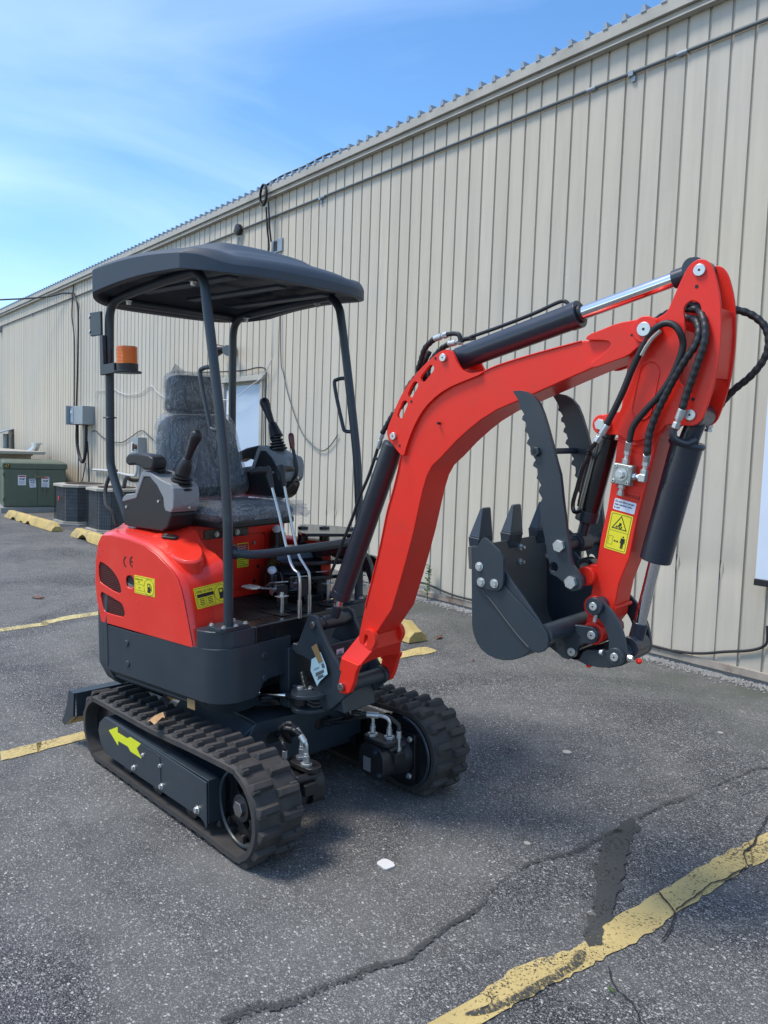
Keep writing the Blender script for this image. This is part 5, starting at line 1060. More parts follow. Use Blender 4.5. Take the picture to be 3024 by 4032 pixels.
# ---- consoles
CONM=BLACK
def console(s_):
    yo=-.378 if s_<0 else .365; yi=-.245 if s_<0 else .255; y0,y1=min(yo,yi),max(yo,yi)
    lo=[(-.545,1.135),(-.545,1.225),(-.51,1.238),(-.43,1.245),(-.385,1.25),(-.30,1.345),(-.235,1.348),(-.165,1.315),(-.105,1.27),(-.098,1.235),(-.085,1.215),(-.03,1.205),(-.02,1.19),(-.06,1.14),(-.12,1.118),(-.50,1.118)]
    up=[(-.545,1.225),(-.54,1.245),(-.50,1.262),(-.40,1.27),(-.33,1.36),(-.30,1.372),(-.23,1.366),(-.12,1.338),(-.02,1.322),(.005,1.305),(.012,1.28),(.006,1.225),(-.02,1.203),(-.075,1.207),(-.092,1.225),(-.098,1.262),(-.16,1.312),(-.235,1.346),(-.30,1.345),(-.385,1.248)]
    dz=0 if s_<0 else .105; dx_=0
    mx=(lambda x:-.515+(x+.545)*.69) if s_<0 else (lambda x:-.465+(x+.545)*.63)
    lo=[(mx(x),z+dz) for x,z in lo]; up=[(mx(x),z+dz) for x,z in up]
    b=MB('H'); b.prism(lo,y0+.003,y1-.003); c=b.build('control_console',CONM,ex,bevel=.008,seg=3)
    b=MB('H'); b.prism(up,y0,y1); u_=b.build('console_cover',LGREY,c,bevel=.005,seg=3)
    yc=(y0+y1)/2; 
    for x,z in ((mx(-.50),1.205),(mx(-.15),1.245)): b=MB('H'); yy=y0 if s_<0 else y0; b.cyl((x+dx_,yy-.001,z+dz),(x+dx_,yy+.01,z+dz),.006,14); b.build('console_screw',ZINC,c)
    b=MB('H'); b.cyl((mx(.006),yc+.01,1.222+dz),(mx(.006)+.008,yc+.01,1.222+dz),.006,14); b.build('console_screw',ZINC,c)
    b=MB('H'); b.prism(chaikin([(yc-.035,1.23+dz),(yc+.035,1.23+dz),(yc+.045,1.29+dz),(yc-.045,1.29+dz)],1),mx(.004),mx(.004)+.006,plane='YZ'); b.build('cover_recess',LGREY,u_,bevel=.003)
    # display slot + armrest
    b=MB('H'); b.hexa([(mx(-.275),yc-.035,1.368+dz),(mx(-.20),yc-.035,1.358+dz),(mx(-.20),yc+.035,1.358+dz),(mx(-.275),yc+.035,1.368+dz)],[(mx(-.275),yc-.035,1.374+dz),(mx(-.20),yc-.035,1.363+dz),(mx(-.20),yc+.035,1.363+dz),(mx(-.275),yc+.035,1.374+dz)]); b.build('display',GLOSS,c,bevel=.002)
    b=MB('H'); b.box(-.345,-.305,yc-.025,yc+.02,1.355+dz-(.06 if s_>0 else 0),1.405+dz-(.045 if s_>0 else 0)); b.build('armrest_stem',BLACK,c,bevel=.003)
    b=MB('H'); P=[(-.48,1.410),(-.475,1.437),(-.45,1.450),(-.38,1.455),(-.28,1.448),(-.245,1.438),(-.235,1.42),(-.238,1.395),(-.26,1.385),(-.32,1.383),(-.345,1.395),(-.40,1.405),(-.455,1.398)]
    b.prism([(-.475+(x+.48)*.86+(0 if s_<0 else -.035),z-.008 if s_<0 else z+.012+ (x+.36)*.22) for x,z in P],(-.385 if s_<0 else .262),(-.312 if s_<0 else .325)); b.build('armrest',BLACK,c,bevel=.014,seg=3,smooth=50)
    # bellows + joystick
    base=Vector((-.185,-.305,1.300)) if s_<0 else Vector((-.228,.300,1.455)); 
    dirv=Vector((.55,.02,1)).normalized() if s_<0 else Vector((-.48,.0,1)).normalized()
    prof=[]; N_=5
    for j in range(N_): r0_=(.056-.006*j)*(1 if s_<0 else .80); h0=.0145*j; prof+=[(r0_-.010,h0),(r0_,h0+.004),(r0_,h0+.010),(r0_-.010,h0+.014)]
    prof+=[(.024,.0145*N_+.004)]
    b=MB('H'); b.lathe(prof,base,(dirv*.45+Vector((0,0,.55))).normalized(),24); bo=b.build('rubber_bellows',BLACK,c,smooth=50)
    q=base+(dirv*.45+Vector((0,0,.55))).normalized()*.066
    b=MB('H'); b.lathe([(.034,0),(.026,.045),(.020,.072),(.016,.075)],q,dirv,20); js=b.build('joystick',BLACK,c,smooth=50)
    q2=q+dirv*.073; b=MB('H'); b.lathe([(.015,0),(.016,.03),(.019,.07),(.024,.10),(.025,.118),(.019,.132),(.008,.137)],q2,(dirv+Vector((.05 if s_<0 else -.04,0,0))).normalized(),20); b.build('joystick_grip',BLACK,js,smooth=60)
    return c
console(-1); lc=console(1)
b=MB('H'); b.tube(spline([(-.17,.30,1.30),(-.115,.30,1.33),(-.10,.30,1.37),(-.118,.30,1.44),(-.130,.30,1.475)],6),.0085,10); lk=b.build('lock_lever',BLACK,ex)
b=MB('H'); b.lathe([(.0105,0),(.013,.02),(.0142,.05),(.013,.066),(.007,.074)],(-.129,.30,1.467),(-.16,0,1),18); b.build('red_grip',DKRED,lk,smooth=60)
b=MB('H'); b.tube([(-.11,.30,1.30),(-.20,.27,1.22),(-.27,.26,1.16)],.016,10); b.build('lever_spring_cover',mat('rusty_linkage',(.06,.035,.025),.6,var=.3),lk)
# thin lever behind right console, cable
b=MB('H'); b.lathe([(.012,0),(.012,.04),(.018,.06),(.022,.11),(.018,.125),(.006,.13)],(-.50,-.22,1.24),(-.25,0,1),16); b.build('blade_lever',BLACK,ex,smooth=60)
b=MB('H'); b.tube(spline([(-.66,-.31,1.36),(-.69,-.33,1.33),(-.68,-.36,1.26),(-.62,-.39,1.20),(-.58,-.385,1.17),(-.555,-.385,1.12)],6),.009,8); b.build('beacon_cable',CABLE,ex)
# ---- travel levers
for (P,g_) in (([(.274,-.045,.80),(.274,-.045,.94),(.24,-.045,.968),(.197,-.035,1.02),(.13,-.03,1.20),(.085,-.03,1.316)],-1),([(.227,.06,.79),(.227,.06,.925),(.204,.06,.961),(.155,.06,1.022),(.105,.06,1.18),(.067,.06,1.317)],1)):
    P=[(x-.06,y+.085 if g_<0 else y+.055,z-.0) for x,y,z in P] if False else P
    b=MB('H'); S_=[]; 
    for i in range(len(P)): S_.append(Vector(P[i]))
    b.tube(spline(P,4),.0066,12); tl=b.build('travel_lever',SILVER,ex,smooth=60)
    top=Vector(P[-1]); dv=(Vector(P[-1])-Vector(P[-2])).normalized()
    b=MB('H'); b.lathe([(.0105,-.012),(.013,.02),(.0155,.05),(.017,.075),(.012,.085)],top,dv,16); gr_=b.build('lever_grip',BLACK,tl,smooth=60)
    t2=top+dv*.062; b=MB('H'); b.tube([t2+Vector((0,0,0)),t2+Vector((-.01,g_*.03,.006)),t2+Vector((-.012,g_*.065,.004)),t2+Vector((-.013,g_*.085,.0))],.016,12,rf=lambda i:(.016,.016,.014,.009)[i]); b.build('grip_wing',BLACK,gr_,smooth=60)
# four short tubes through floor, foot brackets
for x,y,h_,br in ((.159,-.038,.075,1),(.274,-.045,.075,0),(.227,.06,.075,0),(.113,.296,.08,1)):
    b=MB('H'); b.cyl((x,y,.765),(x,y,.765+h_),.0095,16); pt_=b.build('pedal_post',SILVER,ex)
    if br: b=MB('H'); b.box(x-.015,x+.02,y-.028,y+.022,.765+h_,.765+h_+.004); b.build('post_cap_plate',ZINC,pt_,bevel=.001); hexbolt(pt_,(x,y,.765+h_+.004),(0,0,1),.009,.014)
    b=MB('H'); b.prism([(x-.09,y-.03),(x+.0,y-.03),(x+.0,y+.03),(x-.09,y+.03)],.7642,.7655,plane='XY'); b.build('floor_slot',INK,fm) if False else None
for (y,) in ((-.03,),(.08,),(.24,)):
    b=MB('H'); b.prism([(.045,y-.05),(.20,y-.05),(.225,y-.005),(.06,y+.02)],.7685,.7695,plane='XY'); b.build('floor_cutout',INK,fm)
# pedals
def pedal(x,y,z,l,par=ex):
    M_=Matrix.Translation((x,y,z))@Matrix.Rotation(math.radians(-18),4,'Z')
    b=MB(M_); b.hexa([(0,-.03,0),(.07,-.03,.012),(.07,.03,.012),(0,.03,0)],[(0,-.03,.005),(.07,-.03,.017),(.07,.03,.017),(0,.03,.005)]); b.hexa([(-.07,-.022,-.03),(0,-.03,0),(0,.03,0),(-.07,.022,-.03)],[(-.07,-.022,-.025),(0,-.03,.005),(0,.03,.005),(-.07,.022,-.025)])
    p_=b.build('pedal',ZINC,par,bevel=.0015)
    b=MB(M_); b.hexa([(.0,-.032,-.045),(.03,-.032,-.05),(.06,-.032,-.02),(0,-.032,-.012)],[(.0,-.028,-.045),(.03,-.028,-.05),(.06,-.028,-.02),(0,-.028,-.012)]); b.box(.03,.06,-.02,.02,-.035,.0); b.cyl((.045,-.035,-.018),(.045,.035,-.018),.006,10); b.build('pedal_bracket',ZINC,p_,bevel=.001)
    b=MB(M_); b.box(.065,.07,-.025,.025,-.09,.0); b.build('pedal_stay',BLACK,p_)
    return p_
pedal(.030,.045,.872,.1); pedal(.005,.195,.875,.1); pedal(-.01,.335,.878,.1)
b=MB('H'); pp_=chaikin([(-.03,-.115),(.045,-.125),(.07,-.085),(.03,-.045),(-.03,-.06)],1); b.prism([(x,y) for x,y in pp_],.866,.872,plane='XY'); pf=b.build('foot_plate',ZINC,ex,bevel=.001)
for i in range(5): b=MB('H'); b.box(-.02+.016*i,-.013+.016*i,-.11,-.062,.872,.8745); b.build('grip_rib',ZINC,pf)
b=MB('H'); b.hexa([(.0,-.075,.862),(.06,-.06,.862),(.03,.05,.84),(-.04,.03,.84)],[(.0,-.075,.868),(.06,-.06,.868),(.03,.05,.846),(-.04,.03,.846)]); b.build('foot_plate_arm',ZINC,pf,bevel=.001)
# ---- two front shock pieces: house nose with swing bracket
b=MB('H'); b.box(.24,.30,-.13,.11,.40,.655); b.hexa([(.30,-.115,.45),(.46,-.06,.45),(.46,.04,.45),(.30,.10,.45)],[(.30,-.115,.50),(.46,-.06,.50),(.46,.04,.50),(.30,.10,.50)]); b.hexa([(.30,-.115,.64),(.46,-.06,.64),(.46,.04,.64),(.30,.10,.64)],[(.30,-.115,.675),(.46,-.06,.675),(.46,.04,.675),(.30,.10,.675)]); hn=b.build('house_nose',GREY,ex,bevel=.006)
# ================================================================ BOOM (frame B)
# swing bracket
br_out=[(0.3219,0.6446),(0.3607,0.7173),(0.3999,0.7982),(0.4123,0.8085),(0.4284,0.8133),(0.4471,0.8132),(0.4604,0.8041),(0.4684,0.7886),(0.4738,0.769),(0.4898,0.7437),(0.5109,0.7139),(0.5318,0.688),(0.5525,0.666),(0.5808,0.6401),(0.624,0.5884),(0.649,0.5718),(0.6541,0.5546),(0.6395,0.533),(0.5998,0.5019),(0.5388,0.4484),(0.497,0.4327),(0.481,0.4517),(0.4542,0.476),(0.4535,0.6052),(0.4103,0.6232),(0.3665,0.6338),(0.3247,0.6366)]
for s_ in (-1,1):
    b=MB('B'); a0,a1=(-.108,-.092) if s_<0 else (.092,.108); b.prism(br_out,a0,a1)
    if s_<0: sw=b.build('swing_bracket',GREY,ex,bevel=.0035)
    else: b.build('bracket_plate',GREY,sw,bevel=.0035)
(px,pz),=[(0.438,0.7741)]; (fx_,fz_),=[(0.6232,0.5658)]
b=MB('B'); b.cyl((px,-.092,pz),(px,.092,pz),.024,22); b.build('bracket_tube',GREY,sw)
def pin(x,z,y,r,par,fr='B',name='pin',m=None,t=.012):
    b=MB(fr); b.cyl((x,y,z),(x,y-t,z),r,24); o=b.build(name,m or STEEL,par,bevel=.002); b=MB(fr); b.cyl((x,y-t,z),(x,y-t-.0008,z),r*.2,10); b.build('grease_hole',INK,o); return o
pin(px,pz,-.108,.0145,sw)
b=MB('B'); b.hexa([(.44,-.045,.44),(.52,-.092,.44),(.60,-.092,.44),(.60,.092,.44),(.52,.092,.44),(.44,.045,.44)],[(.44,-.045,.655),(.50,-.092,.655),(.54,-.092,.655),(.54,.092,.655),(.50,.092,.655),(.44,.045,.655)]); b.build('bracket_core',GREY,sw,bevel=.006)
b=MB('B'); b.cyl((.43,-.0,.42),(.43,-.0,.68),.045,24); b.build('swing_post',GREY,sw,bevel=.004)
# cross plate between the bracket cheeks with the small white decal
b=MB('B'); b.box(.50,.512,-.09,.09,.62,.70); cp_=b.build('cross_plate',GREY,sw,bevel=.003)
b=MB('B'); b.box(.5122,.5128,-.052,-.010,.632,.676); dc=b.build('safety_decal',WHITE,cp_); 
BM=FR['B']@Matrix(((0,0,1,.5130),(1,0,0,-.031),(0,1,0,.658),(0,0,0,1))); b=MB(BM); b.prism(arc_poly(0,-.008,.014,.003,30,150,8),0,.0003,plane='XY'); b.box(-.015,.015,-.020,-.012,0,.0003); b.prism(circ(0,-.002,.004,8),0,.0003,plane='XY'); b.build('decal_print',INK,dc)
# swing cylinder ear, pads and rod
er=[(0.3744,-0.1748),(0.3543,-0.1443),(0.357,-0.1164),(0.4203,-0.0728),(0.4529,-0.0416),(0.4865,-0.0511),(0.5118,-0.0761),(0.5076,-0.136),(0.4937,-0.1729),(0.4503,-0.2065),(0.4119,-0.2036)]
er=chaikin(er,1)
b=MB('B'); b.prism(er,.489,.505,plane='XY'); ee=b.build('swing_ear',GREY,sw,bevel=.003)
er2=[(0.3701,-0.1709),(0.3557,-0.1455),(0.3635,-0.1222),(0.418,-0.0703),(0.4508,-0.0391),(0.4712,-0.0354),(0.5006,-0.0698),(0.4897,-0.1184),(0.475,-0.1549),(0.4312,-0.189),(0.3977,-0.1907)]
b=MB('B'); b.prism(chaikin(er2,1),.424,.440,plane='XY'); b.build('swing_ear',GREY,sw,bevel=.003)
(ex_,ey_),=[(0.3962,-0.1422)]; (ex2,ey2),=[(0.4209,-0.1103)]
b=MB('B'); b.prism(slot(ex_,ey_,ex2,ey2,.016),.506,.510,plane='XY'); lk_=b.build('pin_lock_plate',STEEL,ee,bevel=.001); b=MB('B'); b.cyl((ex_,ey_,.510),(ex_,ey_,.519),.0145,22); b.cyl((ex_,ey_,.42),(ex_,ey_,.506),.012,16); b.build('swing_pin',ZINC,ee,bevel=.002); hexbolt(ee,FR['B']@Vector((ex2,ey2,.510)),(0,0,1),.008,.008)
b=MB('B'); b.cyl((ex_,ey_,.442),(ex_,ey_,.487),.028,22); re_=Vector((ex_,ey_,.465)); 
re2=Vector([(0.3216,-0.1451)][0]+(.465,)); rr0=Vector([(0.2103,-0.1935)][0]+(.465,))
b.cyl(re_,re2,.016,18); b.build('rod_eye',BLACK,sw,bevel=.003); b=MB('B'); b.cyl(re2,rr0,.013,18); b.cyl(rr0,rr0+(rr0-re2)*.6,.02,18); b.build('swing_rod',CHROME,sw)
# hoses curling behind the bracket opening
for j in range(4):
    hose([(.36,-.10+.012*j,.56-.022*j),(.42,-.125,.50-.015*j),(.47,-.10,.49-.015*j),(.5,-.04,.52)],.011,WRAP,'B',spiral=.02,parent=sw)
# hang tag with tape
tp=[(0.4679,0.6517),(0.4899,0.6765),(0.4967,0.6763),(0.5267,0.6316),(0.5373,0.5966),(0.4958,0.5599),(0.4775,0.5352),(0.4398,0.5915),(0.445,0.6379)]; b=MB('B'); b.prism(tp,-.1262,-.1255); tg=b.build('hang_tag',TAGB,sw)
(tx,tz),(tx2,tz2)=[(0.4682,0.5713),(0.5021,0.64)]
b=MB('B'); q=[(0.4681,0.5863),(0.5153,0.611),(0.5179,0.6011),(0.4718,0.5758)]; b.prism(q,-.1268,-.1264); q=[(0.4814,0.5755),(0.5117,0.5924),(0.5129,0.5814),(0.4841,0.5659)]; b.prism(q,-.1268,-.1264); q=[(0.5011,0.6286),(0.5151,0.637),(0.523,0.62),(0.5085,0.6133)]; b.prism(q,-.1268,-.1264)
b.build('barcode_print',mat('faded_ink',(.10,.11,.12),.6),tg); b=MB('B')
for y_ in (862,905): q=[(0.4697,0.5738),(0.5159,0.6007),(0.5159,0.5988),(0.4708,0.5718)] if y_==862 else [(0.4793,0.5623),(0.5243,0.5894),(0.5243,0.5871),(0.4804,0.5603)]; b.prism(q,-.1268,-.1264)
q=[(0.46,0.6016),(0.4917,0.6166),(0.4917,0.6151),(0.46,0.5997)]; b.prism(q,-.1268,-.1264); q=[(0.4574,0.5954),(0.4891,0.6101),(0.4891,0.609),(0.4574,0.5939)]; b.prism(q,-.1268,-.1264); b.build('tag_lines',INK,tg)
q=[(0.4458,0.6894),(0.4755,0.7087),(0.5126,0.6423),(0.4875,0.631)]; b=MB('B'); b.prism(q,-.1282,-.1276); b.build('tape_strip',CARD,tg)
# ---- boom box
WB=.066
box_=[(0.6475,0.7606)]+[(0.675,0.8673),(0.7035,0.9611),(0.7316,1.0498),(0.7591,1.1417),(0.7829,1.239),(0.8096,1.3255),(0.8284,1.3777),(0.8414,1.4384),(0.8644,1.5079),(0.89,1.5718),(0.9271,1.6257),(0.9806,1.6738),(1.0522,1.7113),(1.1268,1.7355),(1.199,1.7509)]+[(1.2621,1.7729),(1.3506,1.7926),(1.4354,1.8085),(1.5167,1.8216),(1.5714,1.8322),(1.6401,1.8312),(1.7143,1.813),(1.7157,1.7794),(1.6579,1.762),(1.598,1.7461),(1.5205,1.7188),(1.4396,1.6889),(1.355,1.6576),(1.2664,1.6271),(1.2022,1.5943),(1.1552,1.5629),(1.0973,1.5186),(1.0399,1.4665)]+[(0.9972,1.4325),(0.9752,1.398),(0.9561,1.3453),(0.9399,1.2829),(0.9164,1.1893),(0.8899,1.1032),(0.8612,1.0154),(0.8169,0.8892)]+[(0.7342,0.7788)]
b=MB('B'); b.prism(box_,-WB,WB); boom=b.build('boom',RED,ex,bevel=.004)
# weld bead along the edges
b=MB('B'); bd=[(0.6824,0.8795),(0.7202,1.0024),(0.7571,1.1273),(0.7868,1.2488),(0.8165,1.3352),(0.8368,1.4013),(0.8567,1.4803),(0.8793,1.5536),(0.9136,1.6123),(0.959,1.6587),(1.0201,1.6991),(1.0851,1.7253),(1.1432,1.7404),(1.1997,1.7508)]+[(1.2628,1.7713),(1.3941,1.7998),(1.5643,1.8305)]
b.tube(spline([(x,-.0675,z) for x,z in bd],3),.0028,6,rf=None); b.build('weld_seam',RED,boom)
# crescent plates with slots carrying the pins
cr=[(0.8519,1.4733),(0.8197,1.5071),(0.7998,1.5215),(0.7927,1.539),(0.7924,1.5575),(0.8013,1.5783),(0.815,1.6035),(0.8356,1.6444),(0.8648,1.6915),(0.911,1.7438),(0.9619,1.7859),(1.0118,1.8183),(1.0363,1.8307),(1.0597,1.8341),(1.0798,1.8283),(1.0925,1.8119),(1.1049,1.788),(1.1186,1.7683),(1.1332,1.7559),(1.1585,1.7478),(1.2046,1.7523),(1.2048,1.744),(1.1382,1.7254),(1.0585,1.7),(0.9929,1.6601),(0.9483,1.6164),(0.9117,1.5583),(0.8833,1.4946),(0.875,1.4625)]
cr=chaikin(cr,1)
sl=[[(0.96,1.7399),(0.9933,1.7715)],[(0.9033,1.6861),(0.9231,1.7168)],[(0.8555,1.6116),(0.8757,1.6507)]]
hl=[slot(a[0],a[1],c[0],c[1],.0135) for a,c in sl]
hl=[h[::-1] for h in hl]
for s_ in (-1,1):
    y0,y1=(-.078,-.0665) if s_<0 else (.0665,.078); b=MB('B'); b.prism(cr,y0,y1,holes=hl); b.build('cylinder_lug_plate',RED,boom,bevel=.0025)
(lx,lz),(ux,uz)=[(0.8263,1.5348),(1.0486,1.806)]
pin(lx,lz,-.078,.0140,boom,m=ZINC,t=.009); pin(ux,uz,-.078,.0140,boom,m=ZINC,t=.009)
for q in [(0.9068,1.6591),(1.0121,1.8058),(0.8545,1.5009),(1.0277,1.5822)]: b=MB('B'); yy=-.0784 if q[0]<1.1 and q[1]>1.5 and False else -.0783; b.cyl((q[0],-.0795,q[1]),(q[0],-.06,q[1]),.0045,10); b.build('rivet_hole',INK,boom)
# nose fork plates
nz=[(1.5816,1.8301),(1.5917,1.8466),(1.6359,1.8585),(1.6831,1.8738),(1.7402,1.8786),(1.7749,1.8829),(1.7994,1.8712),(1.8093,1.8498),(1.8034,1.8289),(1.778,1.8143),(1.7507,1.7995),(1.7233,1.7765),(1.6659,1.7605),(1.6102,1.7445),(1.5983,1.7568),(1.6352,1.7824),(1.664,1.8046),(1.6672,1.8179),(1.6484,1.8258)]
nz=chaikin(nz,1)
for s_ in (-1,1):
    y0,y1=(-.082,-.0665) if s_<0 else (.0665,.082); b=MB('B'); b.prism(nz,y0,y1); b.build('boom_nose_plate',RED,boom,bevel=.003)
(sx_,sz_),=[(1.7756,1.8472)]
b=MB('B'); b.cyl((sx_,-.098,sz_),(sx_,.098,sz_),.038,30); b.build('pivot_boss',RED,boom,bevel=.004); pin(sx_,sz_,-.098,.0205,boom,m=ZINC,t=.006)
q=[(1.7319,1.8356)][0]; b=MB('B'); b.cyl((q[0],-.0828,q[1]),(q[0],-.07,q[1]),.004,10); b.build('rivet_hole',INK,boom)
# foot casting: widens to the lugs, arch between
side_out=[(0.6657,0.7427),(0.6046,0.6738),(0.59,0.622),(0.5993,0.6165),(0.5855,0.5657)]; 
top_b=box_[0]; top_f=box_[-1]
T0,T1=Vector((top_b[0],top_b[1])),Vector((top_f[0],top_f[1]))
A0=Vector(side_out[1]); A1=Vector([(0.6998,0.6545)][0]); mid_f=Vector([(0.741,0.725)][0]); 
b=MB('B'); n=10; vs=[]
secs=[]
for i in range(n+1):
    t=-1+2*i/n
    ring=[]
    yT=WB*t; yM=.082*t; yL=.122*t
    zarch=1-abs(t)**2.2
    f1=A1+(T1-A1)*.14*zarch+Vector((.0,.0)); b1=A0+(T0-A0)*.12*zarch
    if abs(t)>.97: f1=A1; b1=A0
    ring=[(T0.x,yT*1.0,T0.y),(T1.x,yT,T1.y),(mid_f.x+.0,yM if abs(t)>.8 else yM,max(mid_f.y,f1.y+.004)),(f1.x,yL,f1.y),(b1.x,yL,b1.y)]
    secs.append(ring)
vs=[p for r in secs for p in r]; m_=5
b.add(vs,[(i*m_+j,i*m_+(j+1)%m_,(i+1)*m_+(j+1)%m_,(i+1)*m_+j) for i in range(n) for j in range(m_)]+[tuple(range(m_)),tuple(range(n*m_,n*m_+m_))[::-1]])
b.build('boom_foot',RED,boom,smooth=30,bevel=.003)
lug=[(0.6152,0.6789),(0.6048,0.6282),(0.6149,0.623),(0.6003,0.5723),(0.5988,0.5506),(0.6107,0.5367),(0.6357,0.5362),(0.6603,0.5478),(0.6723,0.5698),(0.6818,0.59),(0.695,0.6377),(0.7053,0.6535),(0.7091,0.6674)]
for s_ in (-1,1):
    y0,y1=(-.130,-.108) if s_<0 else (.108,.130); b=MB('B'); b.prism(lug,y0,y1); b.build('foot_lug',RED,boom,bevel=.004)
pin(fx_,fz_,-.130,.0155,boom,m=STEEL,t=.014)
b=MB('B'); b.cyl((fx_,-.107,fz_),(fx_,.107,fz_),.030,28); b.build('foot_tube',GREY,sw,bevel=.003)
b=MB('B'); b.cyl((fx_,.085,fz_),(fx_,.107,fz_),.037,28); b.cyl((fx_,-.107,fz_),(fx_,-.092,fz_),.037,28); tag(b.build('foot_tube_collars',GREY,sw,bevel=.003),kind='stuff')
# lifting ear with slot on boom foot
(ecx,ecz),(eax,eaz),(ebx,ebz)=[(0.7076,0.7684),(0.708,0.7416),(0.6972,0.7695)]
ear=[(0.6701,0.7467),(0.6698,0.7676),(0.6777,0.7822),(0.6937,0.7945),(0.7152,0.8006),(0.7366,0.7972),(0.7509,0.782),(0.7552,0.7591),(0.7476,0.74),(0.7321,0.7193),(0.7122,0.7215),(0.6799,0.7335)]
s1,s2_=[(0.7024,0.7424),(0.7068,0.7694)]
for s_ in (-1,1):
    y0,y1=(-.088,-.0665) if s_<0 else (.0665,.088); b=MB('B'); b.prism(chaikin(ear,1),y0,y1,holes=[slot(s1[0],s1[1],s2_[0],s2_[1],.009)[::-1]]); b.build('lifting_ear',RED,boom,bevel=.003)
# ---- lift cylinder
def cyl_unit(p_base,p_barrel0,p_barrel1,p_rod,rb,rr,par,names=('cylinder_barrel','chrome_rod'),eye=.03,yw=.05,gland=True,fr='B'):
    b=MB(fr); a,c=Vector(p_barrel0),Vector(p_barrel1); b.cyl(a,c,rb,32); d=(c-a).normalized()
    o=b.build(names[0],CYL,par,smooth=40,bevel=.003)
    if gland: b=MB(fr); b.cyl(c-d*.03,c+d*.004,rb*1.06,32); b.build('end_gland',CYL,o,bevel=.002); b=MB(fr); b.cyl(c+d*.004,c+d*.014,rr*1.35,22); b.build('wiper_seal',BLACK,o,bevel=.002)
    b=MB(fr); b.cyl(c,Vector(p_rod),rr,26); b.build(names[1],CHROME,o)
    b=MB(fr); e=Vector(p_base); b.cyl((e.x,-yw,e.z),(e.x,yw,e.z),eye,24); b.cyl(e,a+d*.01,rb*.62,18); b.build('base_eye',CYL,o,bevel=.003)
    e=Vector(p_rod); b=MB(fr); b.cyl((e.x,-yw,e.z),(e.x,yw,e.z),eye,24); b.cyl(e-d*.075,e,rr*1.25,20); b.build('rod_eye',CYL,o,bevel=.003)
    return o
lt_=[(0.7604,1.5058),(0.4831,0.8819),(0.4669,0.8366)]; lt0=Vector((lt_[0][0],0,lt_[0][1])); lt1=Vector((lt_[1][0],0,lt_[1][1]))
lc_=cyl_unit((lx,0,lz),lt0,lt1,(px,0,pz),.041,.0165,ex,yw=.06,eye=.030)
# side pipe of lift cylinder
P=[(0.6952,1.4879),(0.6808,1.4515),(0.6457,1.3725),(0.5996,1.2913),(0.5663,1.2143),(0.5115,1.1084),(0.4622,1.0054),(0.4464,0.9802),(0.4444,0.9643)]; b=MB('B'); b.tube(spline([(x,-.02-.0*i,z) for i,(x,z) in enumerate(P)],4),.0062,10); b.build('cylinder_pipe',BLACK,lc_)
P=[(0.6841,1.4491),(0.7199,1.4382)]; b=MB('B'); b.tube([(P[0][0],-.02,P[0][1]),(P[1][0],-.01,P[1][1])],.006,8); b.build('pipe_bracket',BLACK,lc_)
P=[(0.7043,1.4882),(0.7117,1.5074),(0.7253,1.5432),(0.7427,1.567),(0.7733,1.6186),(0.8004,1.6648)]; ferrule((P[0][0],-.03,P[0][1]),(P[2][0],-.03,P[2][1]),.0105,'B',lc_)
hose([(P[2][0],-.03,P[2][1]),(P[3][0],-.03,P[3][1]),(P[4][0],-.02,P[4][1]),(P[5][0],.01,P[5][1]),(P[5][0]+.10,.03,P[5][1]+.18)],.0102,WRAP,'B',spiral=.02,parent=lc_)
# ---- arm cylinder
ac=[(1.0562,1.8068),(1.5168,1.9218),(1.8865,2.0114)]; 
arc_=cyl_unit((ux,0,uz),(ac[0][0],0,ac[0][1]),(ac[1][0],0,ac[1][1]),(ac[2][0],0,ac[2][1]),.041,.0215,ex,yw=.055,eye=.03)
P=[(1.1042,1.8799),(1.214,1.9035),(1.3486,1.9367),(1.4415,1.9652),(1.4664,1.9657),(1.4791,1.9545)]; b=MB('B'); b.tube(spline([(x,0,z) for x,z in P],5),.0062,10); b.build('cylinder_pipe',BLACK,arc_)
P=[(1.1042,1.8815),(1.1075,1.8678)]; b=MB('B'); b.tube([(P[0][0],0,P[0][1]),(P[1][0],0,P[1][1])],.006,8); b.build('pipe_bracket',BLACK,arc_)
for (F,y) in (([(355,430),(350,405),(330,398),(305,402),(295,405),(245,420)],-.02),([(345,425),(335,412),(320,420),(312,428),(300,430),(265,440)],.03)):
    P=[(1.0748,1.8659),(1.0692,1.8863),(1.0489,1.8933),(1.0184,1.8921),(0.9615,1.8813)] if y<0 else [(1.0993,1.8803),(1.0644,1.8786),(1.0494,1.8756),(1.0444,1.8719),(0.9881,1.8649)]
    b=MB('B'); b.tube(spline([(x,y,z) for x,z in P[:4]],5),.0085,10); b.build('steel_elbow',BLACK,arc_)
    ferrule((P[4][0],y,P[4][1]),(P[3][0],y,P[3][1]),.0112,'B',arc_)
    Q=[(0.9197,1.8509),(0.8937,1.8023),(0.878,1.7694),(0.8949,1.7436)] if y<0 else [(0.9517,1.849),(0.9205,1.8135),(0.9053,1.7683),(0.9164,1.7512)]
    hose([(P[4][0],y,P[4][1])]+[(x,y*(1-.3*i),z) for i,(x,z) in enumerate(Q)]+[(Q[-1][0]-.02,0,Q[-1][1]-.12)],.0108,WRAP,'B',spiral=.02,parent=arc_)
# hoses showing through the slots
hose([(x,y,z) for (x,z),y in zip([(0.8909,1.7692),(0.9031,1.7506),(0.9088,1.7594),(0.8622,1.72),(0.8447,1.6928),(0.827,1.6654)],(.02,-.02,-.03,-.03,-.03,-.02))],.015,WRAP,'B',spiral=.022,parent=boom)
